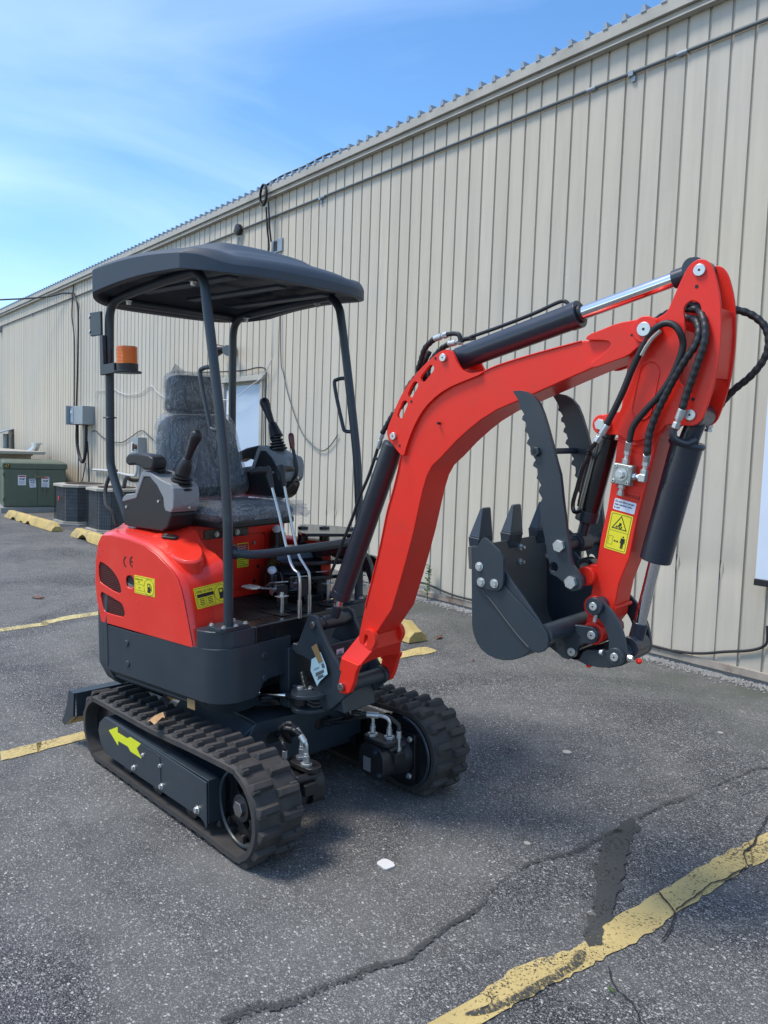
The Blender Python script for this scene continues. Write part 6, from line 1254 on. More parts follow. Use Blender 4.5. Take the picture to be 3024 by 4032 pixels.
# ---- stick (arm)
WS=.052
sb=[(1.7125,1.7829),(1.7633,1.8519),(1.8228,1.8546),(1.8685,1.8443),(1.8752,1.7395),(1.8669,1.6872),(1.8419,1.5991),(1.8322,1.5705)]+[(1.811,1.5451),(1.7828,1.4129),(1.7568,1.2999),(1.7381,1.1851),(1.7094,1.1052),(1.6962,1.0298),(1.6916,0.9941),(1.6542,0.9407),(1.6049,0.9481),(1.6044,0.96),(1.6158,1.0533),(1.6296,1.1339),(1.6424,1.2327),(1.6612,1.3306),(1.6782,1.4645),(1.6845,1.5248)]+[(1.6886,1.5995),(1.7006,1.6919),(1.7079,1.7521)]
b=MB('B'); b.prism(sb,-WS,WS); stick=b.build('stick_arm',RED,ex,bevel=.004)
tpo=[(1.8696,1.998),(1.8778,2.0123),(1.8921,2.0258),(1.9099,2.0313),(1.9307,2.0243),(1.9452,2.0058),(1.9549,1.9814),(1.9672,1.9367),(1.9735,1.8961),(1.9773,1.8356),(1.9765,1.7852),(1.9729,1.7348),(1.9674,1.6977),(1.959,1.6604),(1.9458,1.6159),(1.9366,1.5917),(1.9181,1.5768),(1.8897,1.576),(1.8534,1.5811),(1.8315,1.5775),(1.8248,1.5632),(1.7883,1.5411),(1.7427,1.5295),(1.7029,1.54),(1.6946,1.5492),(1.6543,1.5488),(1.6247,1.5693),(1.6175,1.592),(1.6315,1.6051),(1.6717,1.6162),(1.6996,1.6178),(1.7044,1.6914),(1.7162,1.7821),(1.7373,1.8314),(1.7661,1.8687),(1.8028,1.8834),(1.8242,1.8956),(1.8373,1.9257),(1.8567,1.972)]
hole=[(1.8709,1.8968),(1.8773,1.9116),(1.8909,1.9206),(1.9086,1.9155),(1.9188,1.9044),(1.9228,1.8735),(1.9174,1.8058),(1.9094,1.7547),(1.9046,1.71),(1.8916,1.6862),(1.8809,1.6864),(1.8659,1.7009),(1.8766,1.7389),(1.8787,1.8082),(1.8771,1.8635)]
for s_ in (-1,1):
    y0,y1=(-.062,-.0525) if s_<0 else (.0525,.062); b=MB('B'); b.prism(chaikin(tpo,1),y0,y1,holes=[chaikin(hole,1)[::-1]] ); b.build('stick_side_plate',RED,stick,bevel=.0025)
ov=[(1.7808,1.7286),(1.7626,1.6245)]; b=MB('B'); o1=slot(ov[1][0],ov[1][1],ov[0][0],ov[0][1],.030,8)
b.tube([(x,-.0625,z) for x,z in o1+[o1[0]]],.002,5,cap=False); b.build('oval_weld',RED,stick)
rw=[(1.6871,1.5398),(1.7235,1.5255),(1.7549,1.5223),(1.7852,1.5302),(1.8107,1.5523)]; b=MB('B'); b.tube(spline([(x,-.0625,z) for x,z in rw],4),.002,5); b.build('oval_weld',RED,stick)
# back cover between the top plates
bk_p=[(1.9526,1.9051),(1.9698,1.9036),(1.9729,1.8418),(1.9721,1.7904),(1.9679,1.7389),(1.966,1.7096),(1.9528,1.71)]
b=MB('B'); q=[(1.9672,1.8957),(1.9708,1.838),(1.9703,1.7872),(1.9668,1.7364),(1.9631,1.7074)]; b.prism(q+[(x-.012,z) for x,z in q[::-1]],-.052,.052); b.build('rear_web',RED,stick,bevel=.002)
(t1x,t1z),(t2x,t2z)=[(1.912,1.9995),(1.9048,1.6066)]
pin(t1x,t1z,-.062,.0170,stick,m=ZINC,t=.007); pin(t2x,t2z,-.062,.0160,stick,m=ZINC,t=.007)
for q in [(1.905,1.9569),(1.9097,1.6502)]: b=MB('B'); b.cyl((q[0],-.0628,q[1]),(q[0],-.05,q[1]),.0052,10); b.build('rivet_hole',INK,stick)
# re-seat the rod eye at the pin (already there)
# thumb cylinder ear
(hx,hz),=[(1.6396,1.5798)]; b=MB('B'); b.cyl((hx,-.07,hz),(hx,.07,hz),.030,20); b.build('thumb_boss',RED,stick,bevel=.004); hexbolt(stick,FR['B']@Vector((hx,-.07,hz)),FR['B'].to_3x3()@Vector((0,-1,0)),.0175,.011,washer=False)
# lower bosses
(lbx,lbz),(l2x,l2z),(bpx,bpz)=[(1.6079,1.1157),(1.6357,1.0242),(1.636,0.9407)]
b=MB('B'); b.cyl((lbx,-.075,lbz),(lbx,.075,lbz),.030,22); b.box(lbx,lbx+.06,-.05,.05,lbz-.03,lbz+.035); b.build('thumb_boss',RED,stick,bevel=.004)
b=MB('B'); b.cyl((l2x,-.068,l2z),(l2x,.068,l2z),.034,26); b.build('link_boss',RED,stick,bevel=.004)
b=MB('B'); b.cyl((bpx,-.070,bpz),(bpx,.070,bpz),.036,28); b.build('bucket_boss',RED,stick,bevel=.005)
b=MB('B'); q=[(1.6974,1.0264),(1.7388,1.0512)]; b.tube([(q[0][0],-.05,q[0][1]),(q[0][0]+.004,.05,q[0][1]+.003)],.006,8); b.build('weld_seam',RED,stick)
# stickers on the stick
SD=[(1.6792,1.3281),(1.7478,1.3149),(1.7528,1.3519),(1.6847,1.3619),(1.6553,1.2077),(1.7252,1.1951),(1.748,1.3086),(1.6741,1.322)]
ux_=Vector((SD[1][0]-SD[0][0],SD[1][1]-SD[0][1])); Lw=ux_.length; ang=math.atan2(ux_.y,ux_.x)
def SMt(p,a=ang): return FR['B']@Matrix.Translation((p[0],-.0524,p[1]))@Matrix.Rotation(math.pi/2,4,'X')@Matrix.Rotation(a,4,'Z')
Hw=(Vector(SD[3])-Vector(SD[0])).length
M1=SMt(SD[0]); wst=sticker_plate(M1,Lw,Hw,stick,m=WHITE,border=False)
text('Do not allow people\nnear machine when\nin use!',Hw*.27,mat('blue_grey_print',(.03,.04,.08),.6),'sticker_text',wst,M1@Matrix.Translation((.003,Hw*.70,.0008)),.0004,.78)
b=MB(M1); b.prism(rrect(.008,Hw+.004,Lw+.004,Hw+.030,.002),0,.0003,holes=[rrect(.0088,Hw+.0048,Lw+.0032,Hw+.0292,.002)[::-1]],plane='XY'); b.build('danger_outline',mat('danger_ink',(.20,.012,.008),.5),wst)
text('DANGER',.0145,bpy.data.materials['danger_ink'],'sticker_text',wst,M1@Matrix.Translation((.030,Hw+.012,.0005)),.0002,.80)
Ly=(Vector(SD[5])-Vector(SD[4])).length; Hy=(Vector(SD[7])-Vector(SD[4])).length; uy_=Vector(SD[5])-Vector(SD[4]); M2=SMt(SD[4],math.atan2(uy_.y,uy_.x))@Matrix.Identity(4)
# shear handled as rotation only
yst=sticker_plate(M2,Ly,Hy,stick)
cx_=Ly*.5; 
def tri(cx,cy,r): return [(cx+r*math.cos(math.radians(a)),cy+r*math.sin(math.radians(a))) for a in (90,210,330)]
b=MB(M2); b.prism(tri(cx_,Hy*.70,Ly*.40),.0008,.0011,holes=[tri(cx_,Hy*.70,Ly*.33)[::-1]],plane='XY'); b.box(.004,Ly-.004,Hy*.515,Hy*.522,.0008,.001)
# hand + gear blob in triangle, machine outline, arrow, man
b.prism([(cx_+x*Ly,Hy*.67+y*Ly) for x,y in [(-.02,-.10),(.10,-.10),(.12,-.02),(.06,.02),(.07,.12),(-.03,.14),(-.04,.04),(-.09,.0)]],.0008,.0010,holes=[[(cx_+x*Ly,Hy*.67+y*Ly) for x,y in [(.0,-.06),(.0,.0),(.06,-.0),(.07,-.06)]]],plane='XY')
b.prism([(cx_+x*Ly,Hy*.64+y*Ly) for x,y in [(-.20,-.06),(-.12,-.03),(-.10,-.08),(-.08,.0),(-.14,.05),(-.16,.0)]],.0008,.0010,plane='XY')
ry=Hy*.26
b.prism(rrect(Ly*.12,ry-.20*Ly,Ly*.32,ry+.18*Ly,.001),.0008,.0010,holes=[rrect(Ly*.13,ry-.19*Ly,Ly*.31,ry+.17*Ly,.001)[::-1]],plane='XY')
b.prism([(Ly*.36,ry),(Ly*.43,ry+.05*Ly),(Ly*.43,ry+.015*Ly),(Ly*.52,ry+.015*Ly),(Ly*.52,ry+.05*Ly),(Ly*.59,ry),(Ly*.52,ry-.05*Ly),(Ly*.52,ry-.015*Ly),(Ly*.43,ry-.015*Ly),(Ly*.43,ry-.05*Ly)],.0008,.0010,plane='XY')
mx_=Ly*.76; b.prism(circ(mx_,ry+.24*Ly,.04*Ly,14),.0008,.001,plane='XY'); b.prism([(mx_-.09*Ly,ry+.18*Ly),(mx_+.09*Ly,ry+.18*Ly),(mx_+.11*Ly,ry-.04*Ly),(mx_+.075*Ly,ry-.04*Ly),(mx_+.06*Ly,ry+.10*Ly),(mx_+.06*Ly,ry-.26*Ly),(mx_+.01*Ly,ry-.26*Ly),(mx_,ry-.05*Ly),(mx_-.01*Ly,ry-.26*Ly),(mx_-.06*Ly,ry-.26*Ly),(mx_-.06*Ly,ry+.10*Ly),(mx_-.075*Ly,ry-.04*Ly),(mx_-.11*Ly,ry-.04*Ly)],.0008,.001,plane='XY')
b.build('warning_pictogram',INK,yst)
# valve block on the stick
vq=[(1.6903,1.4637),(1.7495,1.4602),(1.7443,1.4012),(1.6866,1.4094)]; c_=Vector((sum(p[0] for p in vq)/4,sum(p[1] for p in vq)/4)); va=math.atan2(vq[1][1]-vq[0][1],vq[1][0]-vq[0][0])
VM=FR['B']@Matrix.Translation((c_.x,-.0525,c_.y))@Matrix.Rotation(math.pi/2,4,'X')@Matrix.Rotation(va-.08,4,'Z')@Matrix.Scale(.84,4); vs_=.036
b=MB(VM); b.box(-vs_,vs_,-vs_,vs_,0,.038); vb=b.build('valve_block',mat('cast_zinc',(.36,.39,.36),.42,.65,var=.12,vscale=60),stick,bevel=.003)
for dx in (-.026,.026):
    for dy in (-.026,.026): b=MB(VM); b.cyl((dx,dy,.038),(dx,dy,.042),.0065,14); bo_=b.build('socket_screw',ZINC,vb,bevel=.001); b=MB(VM); b.cyl((dx,dy,.042),(dx,dy,.0424),.003,6); b.build('screw_socket',INK,bo_)
b=MB(VM); b.cyl((0,0,.038),(0,0,.041),.022,24); b.build('valve_washer',ZINC,vb); b=MB(VM); b.cyl((0,0,.041),(0,0,.056),.0145,6); b.build('valve_hex',ZINC,vb,bevel=.0015)
def fit(M_,p,d,par,L_=.05,r=.011):
    p=Vector(p); d=Vector(d).normalized(); b=MB(M_); b.cyl(p,p+d*L_*.35,r*1.25,6); b.cyl(p+d*L_*.35,p+d*L_*.6,r*.75,12); b.cyl(p+d*L_*.6,p+d*L_,r*1.15,6); return b.build('hose_fitting',ZINC,par,bevel=.001)
fit(VM,(0,.036,.02),(0,1,0),vb,.055); fit(VM,(-.0,-.036,.02),(0,-1,0),vb,.04); fit(VM,(.036,.0,.02),(1,0,0),vb,.03)
b=MB(VM); b.box(.06,.084,-.014,.014,.008,.034); b.build('hose_fitting',ZINC,vb,bevel=.003); fit(VM,(.073,.012,.02),(0,1,0),vb,.05)
VB=lambda p:(FR['B'].inverted()@VM@Vector(p))
# hoses over the stick
def shose(region_pts,ys,r,m,spiral=0,nm='hydraulic_hose',par=stick,pre=[]):
    return hose([tuple(p) for p in pre]+[(x,y,z) for (x,z),y in zip(region_pts,ys)],r,m,'B',name=nm,parent=par,spiral=spiral)
P=[(1.7387,1.5313),(1.7485,1.5733),(1.7809,1.6165),(1.82,1.6587),(1.8508,1.7035),(1.8735,1.7547),(1.8838,1.7988),(1.8768,1.8335),(1.8581,1.8538),(1.8328,1.8592),(1.8042,1.8457),(1.7796,1.8157),(1.7587,1.778),(1.7378,1.7324),(1.7168,1.6789),(1.6916,1.6246),(1.6675,1.5785)]
a_=VB((0,.085,.02)); b=MB('B'); b.cyl(a_,(P[0][0],-.085,P[0][1]),.0102,12); b.build('hose_fitting',ZINC,stick,bevel=.001)
shose(P,[-.085]*7+[-.095]*4+[-.09]*6,.0096,HOSE)
P3=[(1.823,1.8402),(1.8002,1.8202),(1.7827,1.7968),(1.7706,1.7745)]; b=MB('B'); b.tube([(x,-.0975,z) for x,z in P3],.0055,6); b.build('hose_label',BEIGE,stick)
P2=[(1.67,1.5784),(1.6532,1.5467),(1.6376,1.5278),(1.6139,1.501),(1.5987,1.4626),(1.5857,1.4162),(1.5768,1.3695),(1.5653,1.334)]
ferrule((P2[0][0],-.09,P2[0][1]),(P2[2][0],-.09,P2[2][1]),.0105,'B',stick)
# two spiral-wrapped hoses through the window
P=[(1.7939,1.4943),(1.7971,1.5484),(1.8117,1.5985),(1.8384,1.6583),(1.8681,1.7168),(1.8944,1.7605),(1.917,1.7968),(1.9223,1.8303),(1.9106,1.8583),(1.8855,1.8739)]; ys=[-.085]*6+[-.082,-.075,-.06,-.03]
a_=VB((.073,.062,.02)); b=MB('B'); b.cyl(a_,(P[0][0],-.085,P[0][1]),.0108,12); b.build('hose_fitting',ZINC,stick,bevel=.001)
q=P[-1]; shose(P+[(q[0]-.06,q[1]+.01),(q[0]-.16,q[1]-.03),(q[0]-.26,q[1]-.08)],ys+[.0,.03,.04],.0112,WRAP,.022)
P=[(1.8903,1.6226),(1.8991,1.6606),(1.9143,1.7083),(1.9293,1.7554),(1.9407,1.8021),(1.9388,1.8426),(1.9234,1.8775),(1.9016,1.8996),(1.8875,1.9043)]; ys=[-.085,-.085,-.085,-.085,-.082,-.075,-.06,-.03,.0]
ferrule((P[0][0],-.085,P[0][1]),([(1.8712,1.5704)][0][0],-.08,[(1.8712,1.5704)][0][1]),.0115,'B',stick)
q=P[-1]; shose(P+[(q[0]-.08,q[1]+.005),(q[0]-.18,q[1]-.04),(q[0]-.27,q[1]-.10)],ys+[.02,.04,.04],.0112,WRAP,.022)
# hose arching out at the front
P=[(1.8519,1.9202),(1.8776,1.9161),(1.9207,1.9104),(1.9733,1.9023),(2.008,1.8872),(2.0395,1.859),(2.0545,1.8239),(2.0534,1.783),(2.0355,1.7462),(2.007,1.7127),(1.9741,1.6857),(1.9475,1.658),(1.9278,1.6261),(1.9137,1.5865)]
shose(P,[.0,.03,.06,.075]+[.085]*8+[.08,.06],.0112,WRAP,.022)
q=[(1.91,1.5867),(1.9076,1.5612)]; ferrule((q[0][0],.07,q[0][1]),(q[1][0],.07,q[1][1]),.0115,'B',stick)
# ---- bucket (curl) cylinder
bc_=[(1.8772,1.5335),(1.7957,1.1775),(1.7419,0.9113)]; bcy=cyl_unit((t2x,0,t2z),(bc_[0][0],0,bc_[0][1]),(bc_[1][0],0,bc_[1][1]),(bc_[2][0],0,bc_[2][1]),.046,.0185,ex,eye=.032,yw=.045,gland=False)
b=MB('B'); b.lathe([(.05,0),(.054,.008),(.05,.016)],(bc_[0][0],0,bc_[0][1]),Vector((bc_[1][0]-bc_[0][0],0,bc_[1][1]-bc_[0][1])),32); b.build('weld_collar',CYL,bcy)
b=MB('B'); q=[(1.8632,1.567),(1.8661,1.5422),(1.892,1.5284),(1.9128,1.5393)]; b.tube(spline([(x,y,z) for (x,z),y in zip(q,(-.075,-.072,-.05,-.035))],5),.011,10); b.build('steel_elbow',CYL,bcy)
# ---- link plates
arcp=[(1.6285,1.0353),(1.6328,1.0492),(1.6491,1.0591),(1.6656,1.0584),(1.6873,1.044),(1.7114,1.0215),(1.7333,0.9902),(1.7483,0.958),(1.7565,0.9247),(1.7613,0.8952),(1.7583,0.8816),(1.7384,0.8689),(1.7203,0.863),(1.7038,0.8686),(1.6985,0.883),(1.7013,0.9057),(1.7012,0.9321),(1.693,0.9615),(1.678,0.9854),(1.661,0.9981),(1.6417,1.0039),(1.6294,1.0131)]
arcp=chaikin(arcp,1)
for s_ in (-1,1):
    b=MB('B'); b.prism(arcp,*((-.092,-.078) if s_<0 else (.078,.092)))
    if s_<0: lk2=b.build('link_plate',GREY,ex,bevel=.003)
    else: b.build('link_plate',GREY,ex,bevel=.003)
(k1x,k1z),(k2x,k2z)=[(1.6559,1.0343),(1.7303,0.8929)]
for (x,z) in ((k1x,k1z),(k2x,k2z)):
    b=MB('B'); b.cyl((x,-.108,z),(x,-.092,z),.027,24); b.build('link_boss',GREY,lk2,bevel=.003); pin(x,z,-.108,.0130,lk2,m=ZINC,t=.005)
b=MB('B'); b.cyl((k2x,-.078,k2z),(k2x,.085,k2z),.030,24); b.build('link_pin_tube',GREY,lk2); b=MB('B'); b.cyl((k1x,-.078,k1z),(k1x,.085,k1z),.024,24); b.build('link_pin_tube',GREY,lk2)
for dx in (-.040,.040): hexbolt(lk2,FR['B']@Vector((k2x+dx,-.10,k2z+.004)),FR['B'].to_3x3()@Vector((dx*25,0,0)),.008,.012,m=ZINC)
b=MB('B'); b.cyl((k1x+.006,-.10,k1z-.025),(k1x+.002,-.10,k1z-.048),.006,8); b.build('grease_nipple',ZINC,lk2)
# quick links from k2 to bucket ear (lower boat-shaped plate)
bp2=[(1.4938,0.8788),(1.528,0.8596),(1.5639,0.8504),(1.5939,0.8471),(1.6187,0.8406),(1.6574,0.8394),(1.6998,0.8457),(1.7363,0.8598),(1.754,0.8721),(1.7394,0.8934),(1.6976,0.8986),(1.6506,0.892),(1.6217,0.8888),(1.6074,0.8793),(1.5984,0.8571),(1.5788,0.851),(1.5433,0.8602)]
b=MB('B'); b.prism(bp2,-.074,.074); b.build('coupler_link',GREY,ex,bevel=.004)
# bucket ears
ear2=[(1.5796,0.963),(1.6236,0.9658),(1.65,0.9657),(1.6624,0.9545),(1.6654,0.9372),(1.659,0.9204),(1.6449,0.9134),(1.6208,0.9112),(1.6042,0.8991),(1.5952,0.877),(1.586,0.8592),(1.5689,0.8504),(1.5512,0.8516),(1.5279,0.8642),(1.4938,0.8812),(1.4745,0.9081)]
# ---- bucket
WBK=.232
sh=[(1.2871,1.1894),(1.2929,1.1186),(1.2942,1.0725),(1.2966,1.0032),(1.2994,0.9384),(1.3058,0.9114),(1.3188,0.8857),(1.3376,0.8659),(1.3627,0.853),(1.3899,0.8472),(1.4219,0.8471),(1.4532,0.8541),(1.4838,0.8673),(1.5061,0.8832),(1.5207,0.898)]
th=.007
b=MB('B'); S=spline([(x,0,z) for x,z in sh],3); n=len(S); vs=[]
for i,p in enumerate(S):
    t=(S[min(i+1,n-1)]-S[max(i-1,0)]).normalized(); no=Vector((t.z,0,-t.x)); ctr=Vector((sh[0][0]+.15,0,sh[6][1]+.05))
    if no.dot(ctr-p)<0: no=-no
    for yy,oo in ((-WBK+.006,0),(WBK-.006,0),(WBK-.006,th),(-WBK+.006,th)): vs.append((p.x+no.x*oo,yy,p.z+no.z*oo))
b.add(vs,[(i*4+j,i*4+(j+1)%4,(i+1)*4+(j+1)%4,(i+1)*4+j) for i in range(n-1) for j in range(4)]+[(0,1,2,3),tuple(range((n-1)*4,n*4))[::-1]])
BKM=mat('bucket_paint',(.085,.084,.078),.5,var=.12,bump=.1,bscale=300,dirt=(.055,.058,.058),dscale=6,damt=.5)
bkt=b.build('bucket',BKM,ex,smooth=40)
sideo=sh+[(1.5433,0.8935),(1.5628,0.9015),(1.5759,0.9171),(1.5796,0.9352),(1.5765,0.9543),(1.5653,0.9697),(1.5346,1.004),(1.4931,1.0504),(1.4509,1.0932),(1.4158,1.1334),(1.3695,1.1775),(1.3364,1.2013)]
for s_ in (-1,1):
    b=MB('B'); b.prism(sideo,*((-WBK,-WBK+.010) if s_<0 else (WBK-.010,WBK))); b.build('bucket_side_plate',GREY,bkt,bevel=.003)
eo=[(1.4199,1.0852),(1.5676,0.9708),(1.5788,0.9554),(1.5819,0.9364),(1.5782,0.9183),(1.5651,0.9028),(1.5457,0.8947),(1.5206,0.9001),(1.3067,1.0839),(1.3085,1.121),(1.3578,1.1178)]
b=MB('B'); b.prism(eo,-WBK-.006,-WBK); b.build('side_reinforcement',GREY,bkt,bevel=.002)
b=MB('B'); q=[(1.3146,1.0761),(1.3621,1.0415),(1.4169,0.9908),(1.4704,0.9414),(1.5147,0.9071)]; b.tube(spline([(x,-.2385,z) for x,z in q],4),.0022,6); b.build('weld_seam',BKM,bkt)
sc_=[(1.3324,1.209),(1.348,1.2308),(1.3726,1.2152),(1.4221,1.1802),(1.4239,1.136),(1.4248,1.0916),(1.419,1.0752),(1.4046,1.0643),(1.3877,1.0628),(1.3198,1.0677),(1.3138,1.0861),(1.3113,1.1773)]
b=MB('B'); b.prism(chaikin(sc_,1),-.248,-.2385); scp=b.build('side_cutter',GREY,bkt,bevel=.002)
b=MB('B'); b.prism(chaikin(sc_,1),.2385,.248); b.build('side_cutter',GREY,bkt,bevel=.002)
for x,z in [(1.3345,1.1339),(1.3429,1.0859),(1.3923,1.0879)]: hexbolt(scp,FR['B']@Vector((x,-.248,z)),FR['B'].to_3x3()@Vector((0,-1,0)),.0108,.009)
# cutting lip (blade) across and teeth
lpd=[(1.2833,1.1867),(1.287,1.0878),(1.3766,1.2089)]
dv_=Vector((sh[0][0]-sh[1][0],sh[0][1]-sh[1][1])).normalized(); l0=Vector(sh[0])
b=MB('B'); b.prism([(l0.x-.010,l0.y),(l0.x+.006,l0.y+.004),(sh[1][0]+.006,sh[1][1]),(sh[1][0]-.010,sh[1][1])],-WBK-.001,WBK+.001); b.build('cutting_lip',BKM,bkt,bevel=.003)
b=MB('B'); q=(l0.x+.009,l0.y-.105); b.tube([(q[0],-.22,q[1]),(q[0],.22,q[1]+.0)],.0025,6); b.build('weld_seam',BKM,bkt)
for y in (-.172,.010,.188):
    x0,z0=l0.x-.002,l0.y; b=MB('B')
    b.hexa([(x0-.018,y-.030,z0-.05),(x0+.006,y-.030,z0-.05),(x0+.006,y+.034,z0-.05),(x0-.018,y+.034,z0-.05)],[(x0-.022,y-.040,z0+.030),(x0+.022,y-.040,z0+.026),(x0+.022,y+.040,z0+.026),(x0-.022,y+.040,z0+.030)])
    b.hexa([(x0-.020,y-.038,z0+.030),(x0+.020,y-.038,z0+.026),(x0+.020,y+.040,z0+.026),(x0-.020,y+.040,z0+.030)],[(x0-.002,y-.004,z0+.122),(x0+.008,y-.004,z0+.120),(x0+.008,y+.042,z0+.120),(x0-.002,y+.042,z0+.122)])
    b.build('bucket_tooth',GREY,bkt,bevel=.003)
    if y>-.1:
        for dz in (-.025,-.075): hexbolt(bkt,FR['B']@Vector((l0.x+.007,y+.03,l0.y+dz)),FR['B'].to_3x3()@Vector((1,0,0)),.0115,.012,stud=.014)
(tbx,tbz),=[(1.5609,0.9537)]
tb1=[(1.5806,0.9413)][0]
b=MB('B'); b.cyl((tbx,-.23,tbz),(tbx,.23,tbz),.029,26); b.build('torque_tube',GREY,bkt)
for s_ in (-1,1):
    b=MB('B'); e_=ear2+[(tbx-.02,tbz-.02)]; b.prism(ear2,*((-.092,-.076) if s_<0 else (.076,.092))); b.build('bucket_ear',GREY,bkt,bevel=.003)
for x,z in [(1.6463,0.9419),(1.5806,0.8778)]: 
    b=MB('B'); b.cyl((x,-.09,z),(x,.09,z),.018,16); b.build('ear_pin',STEEL,bkt); pin(x,z,-.092,.0135,bkt,m=ZINC,t=.006)
for x,z in [(1.6044,0.9297),(1.5396,0.893)]: b=MB('B'); b.cyl((x,-.0925,z),(x,-.08,z),.004,8); b.build('rivet_hole',INK,bkt)
for x,z in [(1.6191,0.8372),(1.7807,0.8806)]: b=MB('B'); b.lathe([(.008,0),(.011,.006),(.006,.014)],(x,-.05,z+.004),(0,0,-1),8); b.build('red_cap',RED,ex)
# ---- thumb
thp=[(1.3629,1.6827),(1.3867,1.6843),(1.413,1.6793),(1.4392,1.6654),(1.4604,1.643),(1.4767,1.61),(1.4933,1.5661),(1.5099,1.5181),(1.5267,1.466),(1.5404,1.4272),(1.5467,1.3881),(1.5532,1.3446),(1.5623,1.297),(1.57,1.2493),(1.5791,1.2149),(1.5812,1.1843),(1.592,1.1547),(1.612,1.1351),(1.6248,1.1147),(1.6269,1.0974),(1.6188,1.0832),(1.5974,1.0749),(1.5803,1.0779),(1.5597,1.1019),(1.5395,1.1127),(1.5192,1.1191),(1.5127,1.1319),(1.514,1.15),(1.5045,1.176),(1.4964,1.2201),(1.4836,1.2639),(1.4745,1.3081),(1.4721,1.3304)]
zz=[(1.4806,1.3511),(1.4672,1.3704),(1.4703,1.384),(1.4752,1.391),(1.4676,1.404),(1.4581,1.4125),(1.4618,1.4238),(1.4596,1.4416),(1.4439,1.4499),(1.4471,1.4612),(1.4536,1.4681),(1.4482,1.4747),(1.4358,1.4922),(1.4316,1.51),(1.4193,1.5187),(1.4231,1.53),(1.4281,1.5345),(1.4224,1.5501),(1.4108,1.5567),(1.4125,1.5679),(1.418,1.5746),(1.4124,1.5858),(1.4002,1.5925),(1.4014,1.6037),(1.4074,1.6095),(1.3992,1.6216),(1.3885,1.6284),(1.3907,1.6418),(1.385,1.6531)]
thp=thp+zz
(h1x,h1z),=[(1.5284,1.1418)]
for s_ in (-1,1):
    b=MB('B'); b.prism(thp,*((-.128,-.113) if s_<0 else (.113,.128)),holes=[circ(h1x,h1z,.0155,14)[::-1]])
    if s_<0: thumb=b.build('thumb_plate',GREY,ex,bevel=.0025)
    else: th2=b.build('thumb_plate',GREY,ex,bevel=.0025)
(a1x,a1z),(a2x,a2z),(a3x,a3z)=[(1.5481,1.2097),(1.5922,1.103),(1.4562,1.495)]
for x,z in ((a1x,a1z),(a2x,a2z)): hexbolt(thumb,FR['B']@Vector((x,-.128,z)),FR['B'].to_3x3()@Vector((0,-1,0)),.0195,.014,washer=False)
b=MB('B'); b.cyl((a1x,-.113,a1z),(a1x,.113,a1z),.018,20); b.cyl((a1x,-.03,a1z),(a1x,.03,a1z),.031,20); b.build('thumb_pin_tube',GREY,thumb); b=MB('B'); b.cyl((a2x,-.113,a2z),(a2x,.113,a2z),.02,20); b.build('thumb_pin_tube',GREY,thumb)
b=MB('B'); b.cyl((a3x,-.142,a3z),(a3x,-.113,a3z),.016,6); b.cyl((a3x,-.113,a3z),(a3x,.135,a3z),.0098,18); b.build('thumb_spacer',GREY,thumb,bevel=.001); b=MB('B'); b.cyl((a3x,-.1425,a3z),(a3x,-.1415,a3z),.008,14); b.build('spacer_bore',INK,thumb)
b=MB('B'); b.cyl((a1x+.03,-.02,a1z-.08),(a1x+.03,.02,a1z-.08),.035,24); b.build('coupler_ring',GLOSS,thumb,bevel=.003); b=MB('B'); b.cyl((a1x+.03,-.0205,a1z-.08),(a1x+.03,.0205,a1z-.08),.019,20); b.build('ring_bore',STEEL,thumb)
# thumb cylinder
tc0=Vector((hx,0,hz)); tc1=Vector((a1x,0,a1z)); dd=(tc1-tc0).normalized()
tcy=cyl_unit(tc0,tc0+dd*.04,tc1-dd*.075,tc1,.034,.014,ex,eye=.026,yw=.035)
tcy.data.materials[0]=GLOSS
b=MB('B'); b.tube(spline([(P2[2][0],-.09,P2[2][1]),(P2[3][0],-.085,P2[3][1])]+[(x,-.06,z) for x,z in [(1.6,1.4891),(1.5776,1.4446),(1.5627,1.3864),(1.5498,1.3366),(1.5558,1.3102),(1.5777,1.3162)]],5),.0066,10); b.build('cylinder_pipe',GLOSS,tcy)
b=MB('B'); b.tube([(x,-.045,z) for x,z in [(1.5949,1.48),(1.5713,1.3996),(1.5593,1.3274)]],.0035,6); b.build('cylinder_pipe',GLOSS,tcy)
# ================================================================ SPARE ATTACHMENT on the floor, left side
rk=empty('rake_attachment',ROOT,'spare glossy black pronged attachment lying on the digger floor behind the levers','digger attachment')
b=MB('H'); b.prism(chaikin([(-.20,.765),(-.14,.765),(-.05,.79),(-.02,.84),(-.05,.92),(-.15,.92),(-.18,.90)],1),.14,.16); b.box(-.20,.10,.16,.36,.765,.80); b.build('base_plate',GLOSS,rk,bevel=.006)
b=MB('H'); P=chaikin([(-0.2094,0.4123),(-0.2868,0.5036),(-0.265,0.526),(-0.1369,0.5734),(0.0005,0.5894),(0.1006,0.5007),(0.178,0.409),(0.1643,0.3869),(0.0434,0.2812),(0.0076,0.2368),(-0.0925,0.3043)],1); b.prism(P,1.06,1.075,plane='XY'); b.build('top_plate',GLOSS,rk,bevel=.003)
P=chaikin([(-0.3042,0.5043),(-0.3303,0.5462),(-0.308,0.5687),(-0.1808,0.6199),(-0.0457,0.6411),(0.0486,0.5593),(0.0839,0.5144),(0.0693,0.4919),(-0.0682,0.3943),(-0.1102,0.3524),(-0.171,0.3805)],1); b=MB('H'); b.prism(P,1.0,1.012,plane='XY'); b.build('middle_plate',GLOSS,rk,bevel=.003)
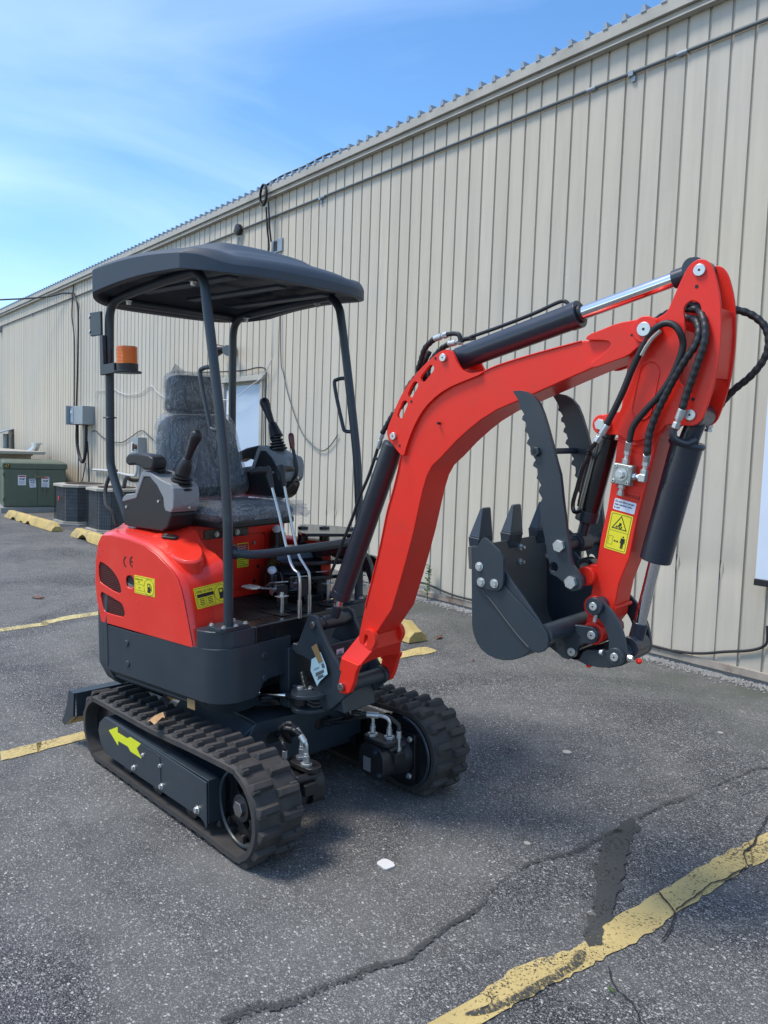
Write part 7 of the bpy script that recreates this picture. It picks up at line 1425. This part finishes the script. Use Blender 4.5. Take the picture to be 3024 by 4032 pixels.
for p in [(-0.1443,0.3857),(-0.0709,0.4607),(0.0626,0.5152)]:
    b=MB('H'); b.cyl((p[0],p[1],.97),(p[0],p[1],1.085),.026 if p[0]<.1 else .02,20); o=b.build('boss_tube',GLOSS,rk,bevel=.003); b=MB('H'); b.cyl((p[0],p[1],1.0851),(p[0],p[1],1.0856),.013,16); b.build('boss_bore',INK,o)
for (rg,z,r_) in (((308,130),1.07,.032),((245,650),.90,.030)):
    p=([(-0.2153,0.2829)] if z>1 else [(-0.0946,0.1411)])[0]
    b=MB('H'); b.cyl((p[0],p[1],z-.09),(p[0],p[1],z-.012),r_*1.25,22); b.lathe([(r_,0),(r_,.012),(r_*.8,.018)],(p[0],p[1],z-.014),(0,0,1),20); o=b.build('pivot_boss',GLOSS,rk,bevel=.004); b=MB('H'); b.lathe([(r_*.75,0),(r_*.75,.010),(r_*.5,.018)],(p[0]+.006,p[1]-.008,z+.0),(.35,-.4,.8),20); b.build('white_cap',WHITE,o,smooth=60)
b=MB('H'); b.hexa([(-.19,.14,.80),(-.05,.14,.80),(.0,.36,.80),(-.15,.36,.80)],[(-.20,.22,1.0),(-.14,.20,1.0),(-.02,.40,1.0),(-.12,.40,1.0)]); b.build('mount_web',GLOSS,rk,bevel=.006)
for z_ in (.86,.93):
    b=MB('H'); b.prism(chaikin([(-.12,.16),(-.02,.14),(.06,.22),(.14,.46),(.10,.54),(.0,.40)],1),z_,z_+.018,plane='XY'); b.build('lower_plate',GLOSS,rk,bevel=.004)
for j in range(3):
    y=.44+.13*j; b=MB('H'); P=[(-.02,1.00),(.10,1.02),(.20,1.03),(.28,1.02),(.33,.97),(.345,.90),(.33,.86),(.315,.90),(.29,.95),(.22,.975),(.10,.97),(-.02,.95)]
    P=[(x,z-.05*j) for x,z in P]; b.prism(chaikin(P,1),y*.8-.012,y*.8+.012); b.build('curved_tine',GLOSS,rk,bevel=.004)
# ---------------------------------------------------------------- dry leaf on the track, foil scrap
q=[(0.0237,-0.5785),(0.0076,-0.5354),(0.023,-0.5061),(0.052,-0.511),(0.0811,-0.511),(0.0763,-0.537),(0.074,-0.5706),(0.0528,-0.5781)]
b=MB('U'); b.add([(x,y,.378+.012*((i*7)%3)) for i,(x,y) in enumerate(q)],[tuple(range(len(q)))]); o=b.build('dry_leaf',mat('tan_leaf',(.42,.25,.12),.6,var=.4,vscale=40)); o.matrix_world=ROOT; tag(o,'tan curled leaf resting on the near rubber track','leaf')
q=[(-0.2338,-0.4016),(-0.2363,-0.3691),(-0.1788,-0.3653),(-0.1253,-0.414),(-0.1778,-0.4066)]
b=MB('U'); b.add([(x,y,.36+.010*((i*5)%3)) for i,(x,y) in enumerate(q)],[tuple(range(len(q)))]); o=b.build('foil_scrap',mat('crumpled_foil',(.5,.5,.48),.3,.8,var=.4,vscale=60)); o.matrix_world=ROOT; tag(o,'crumpled pale foil scrap behind the near track','scrap')
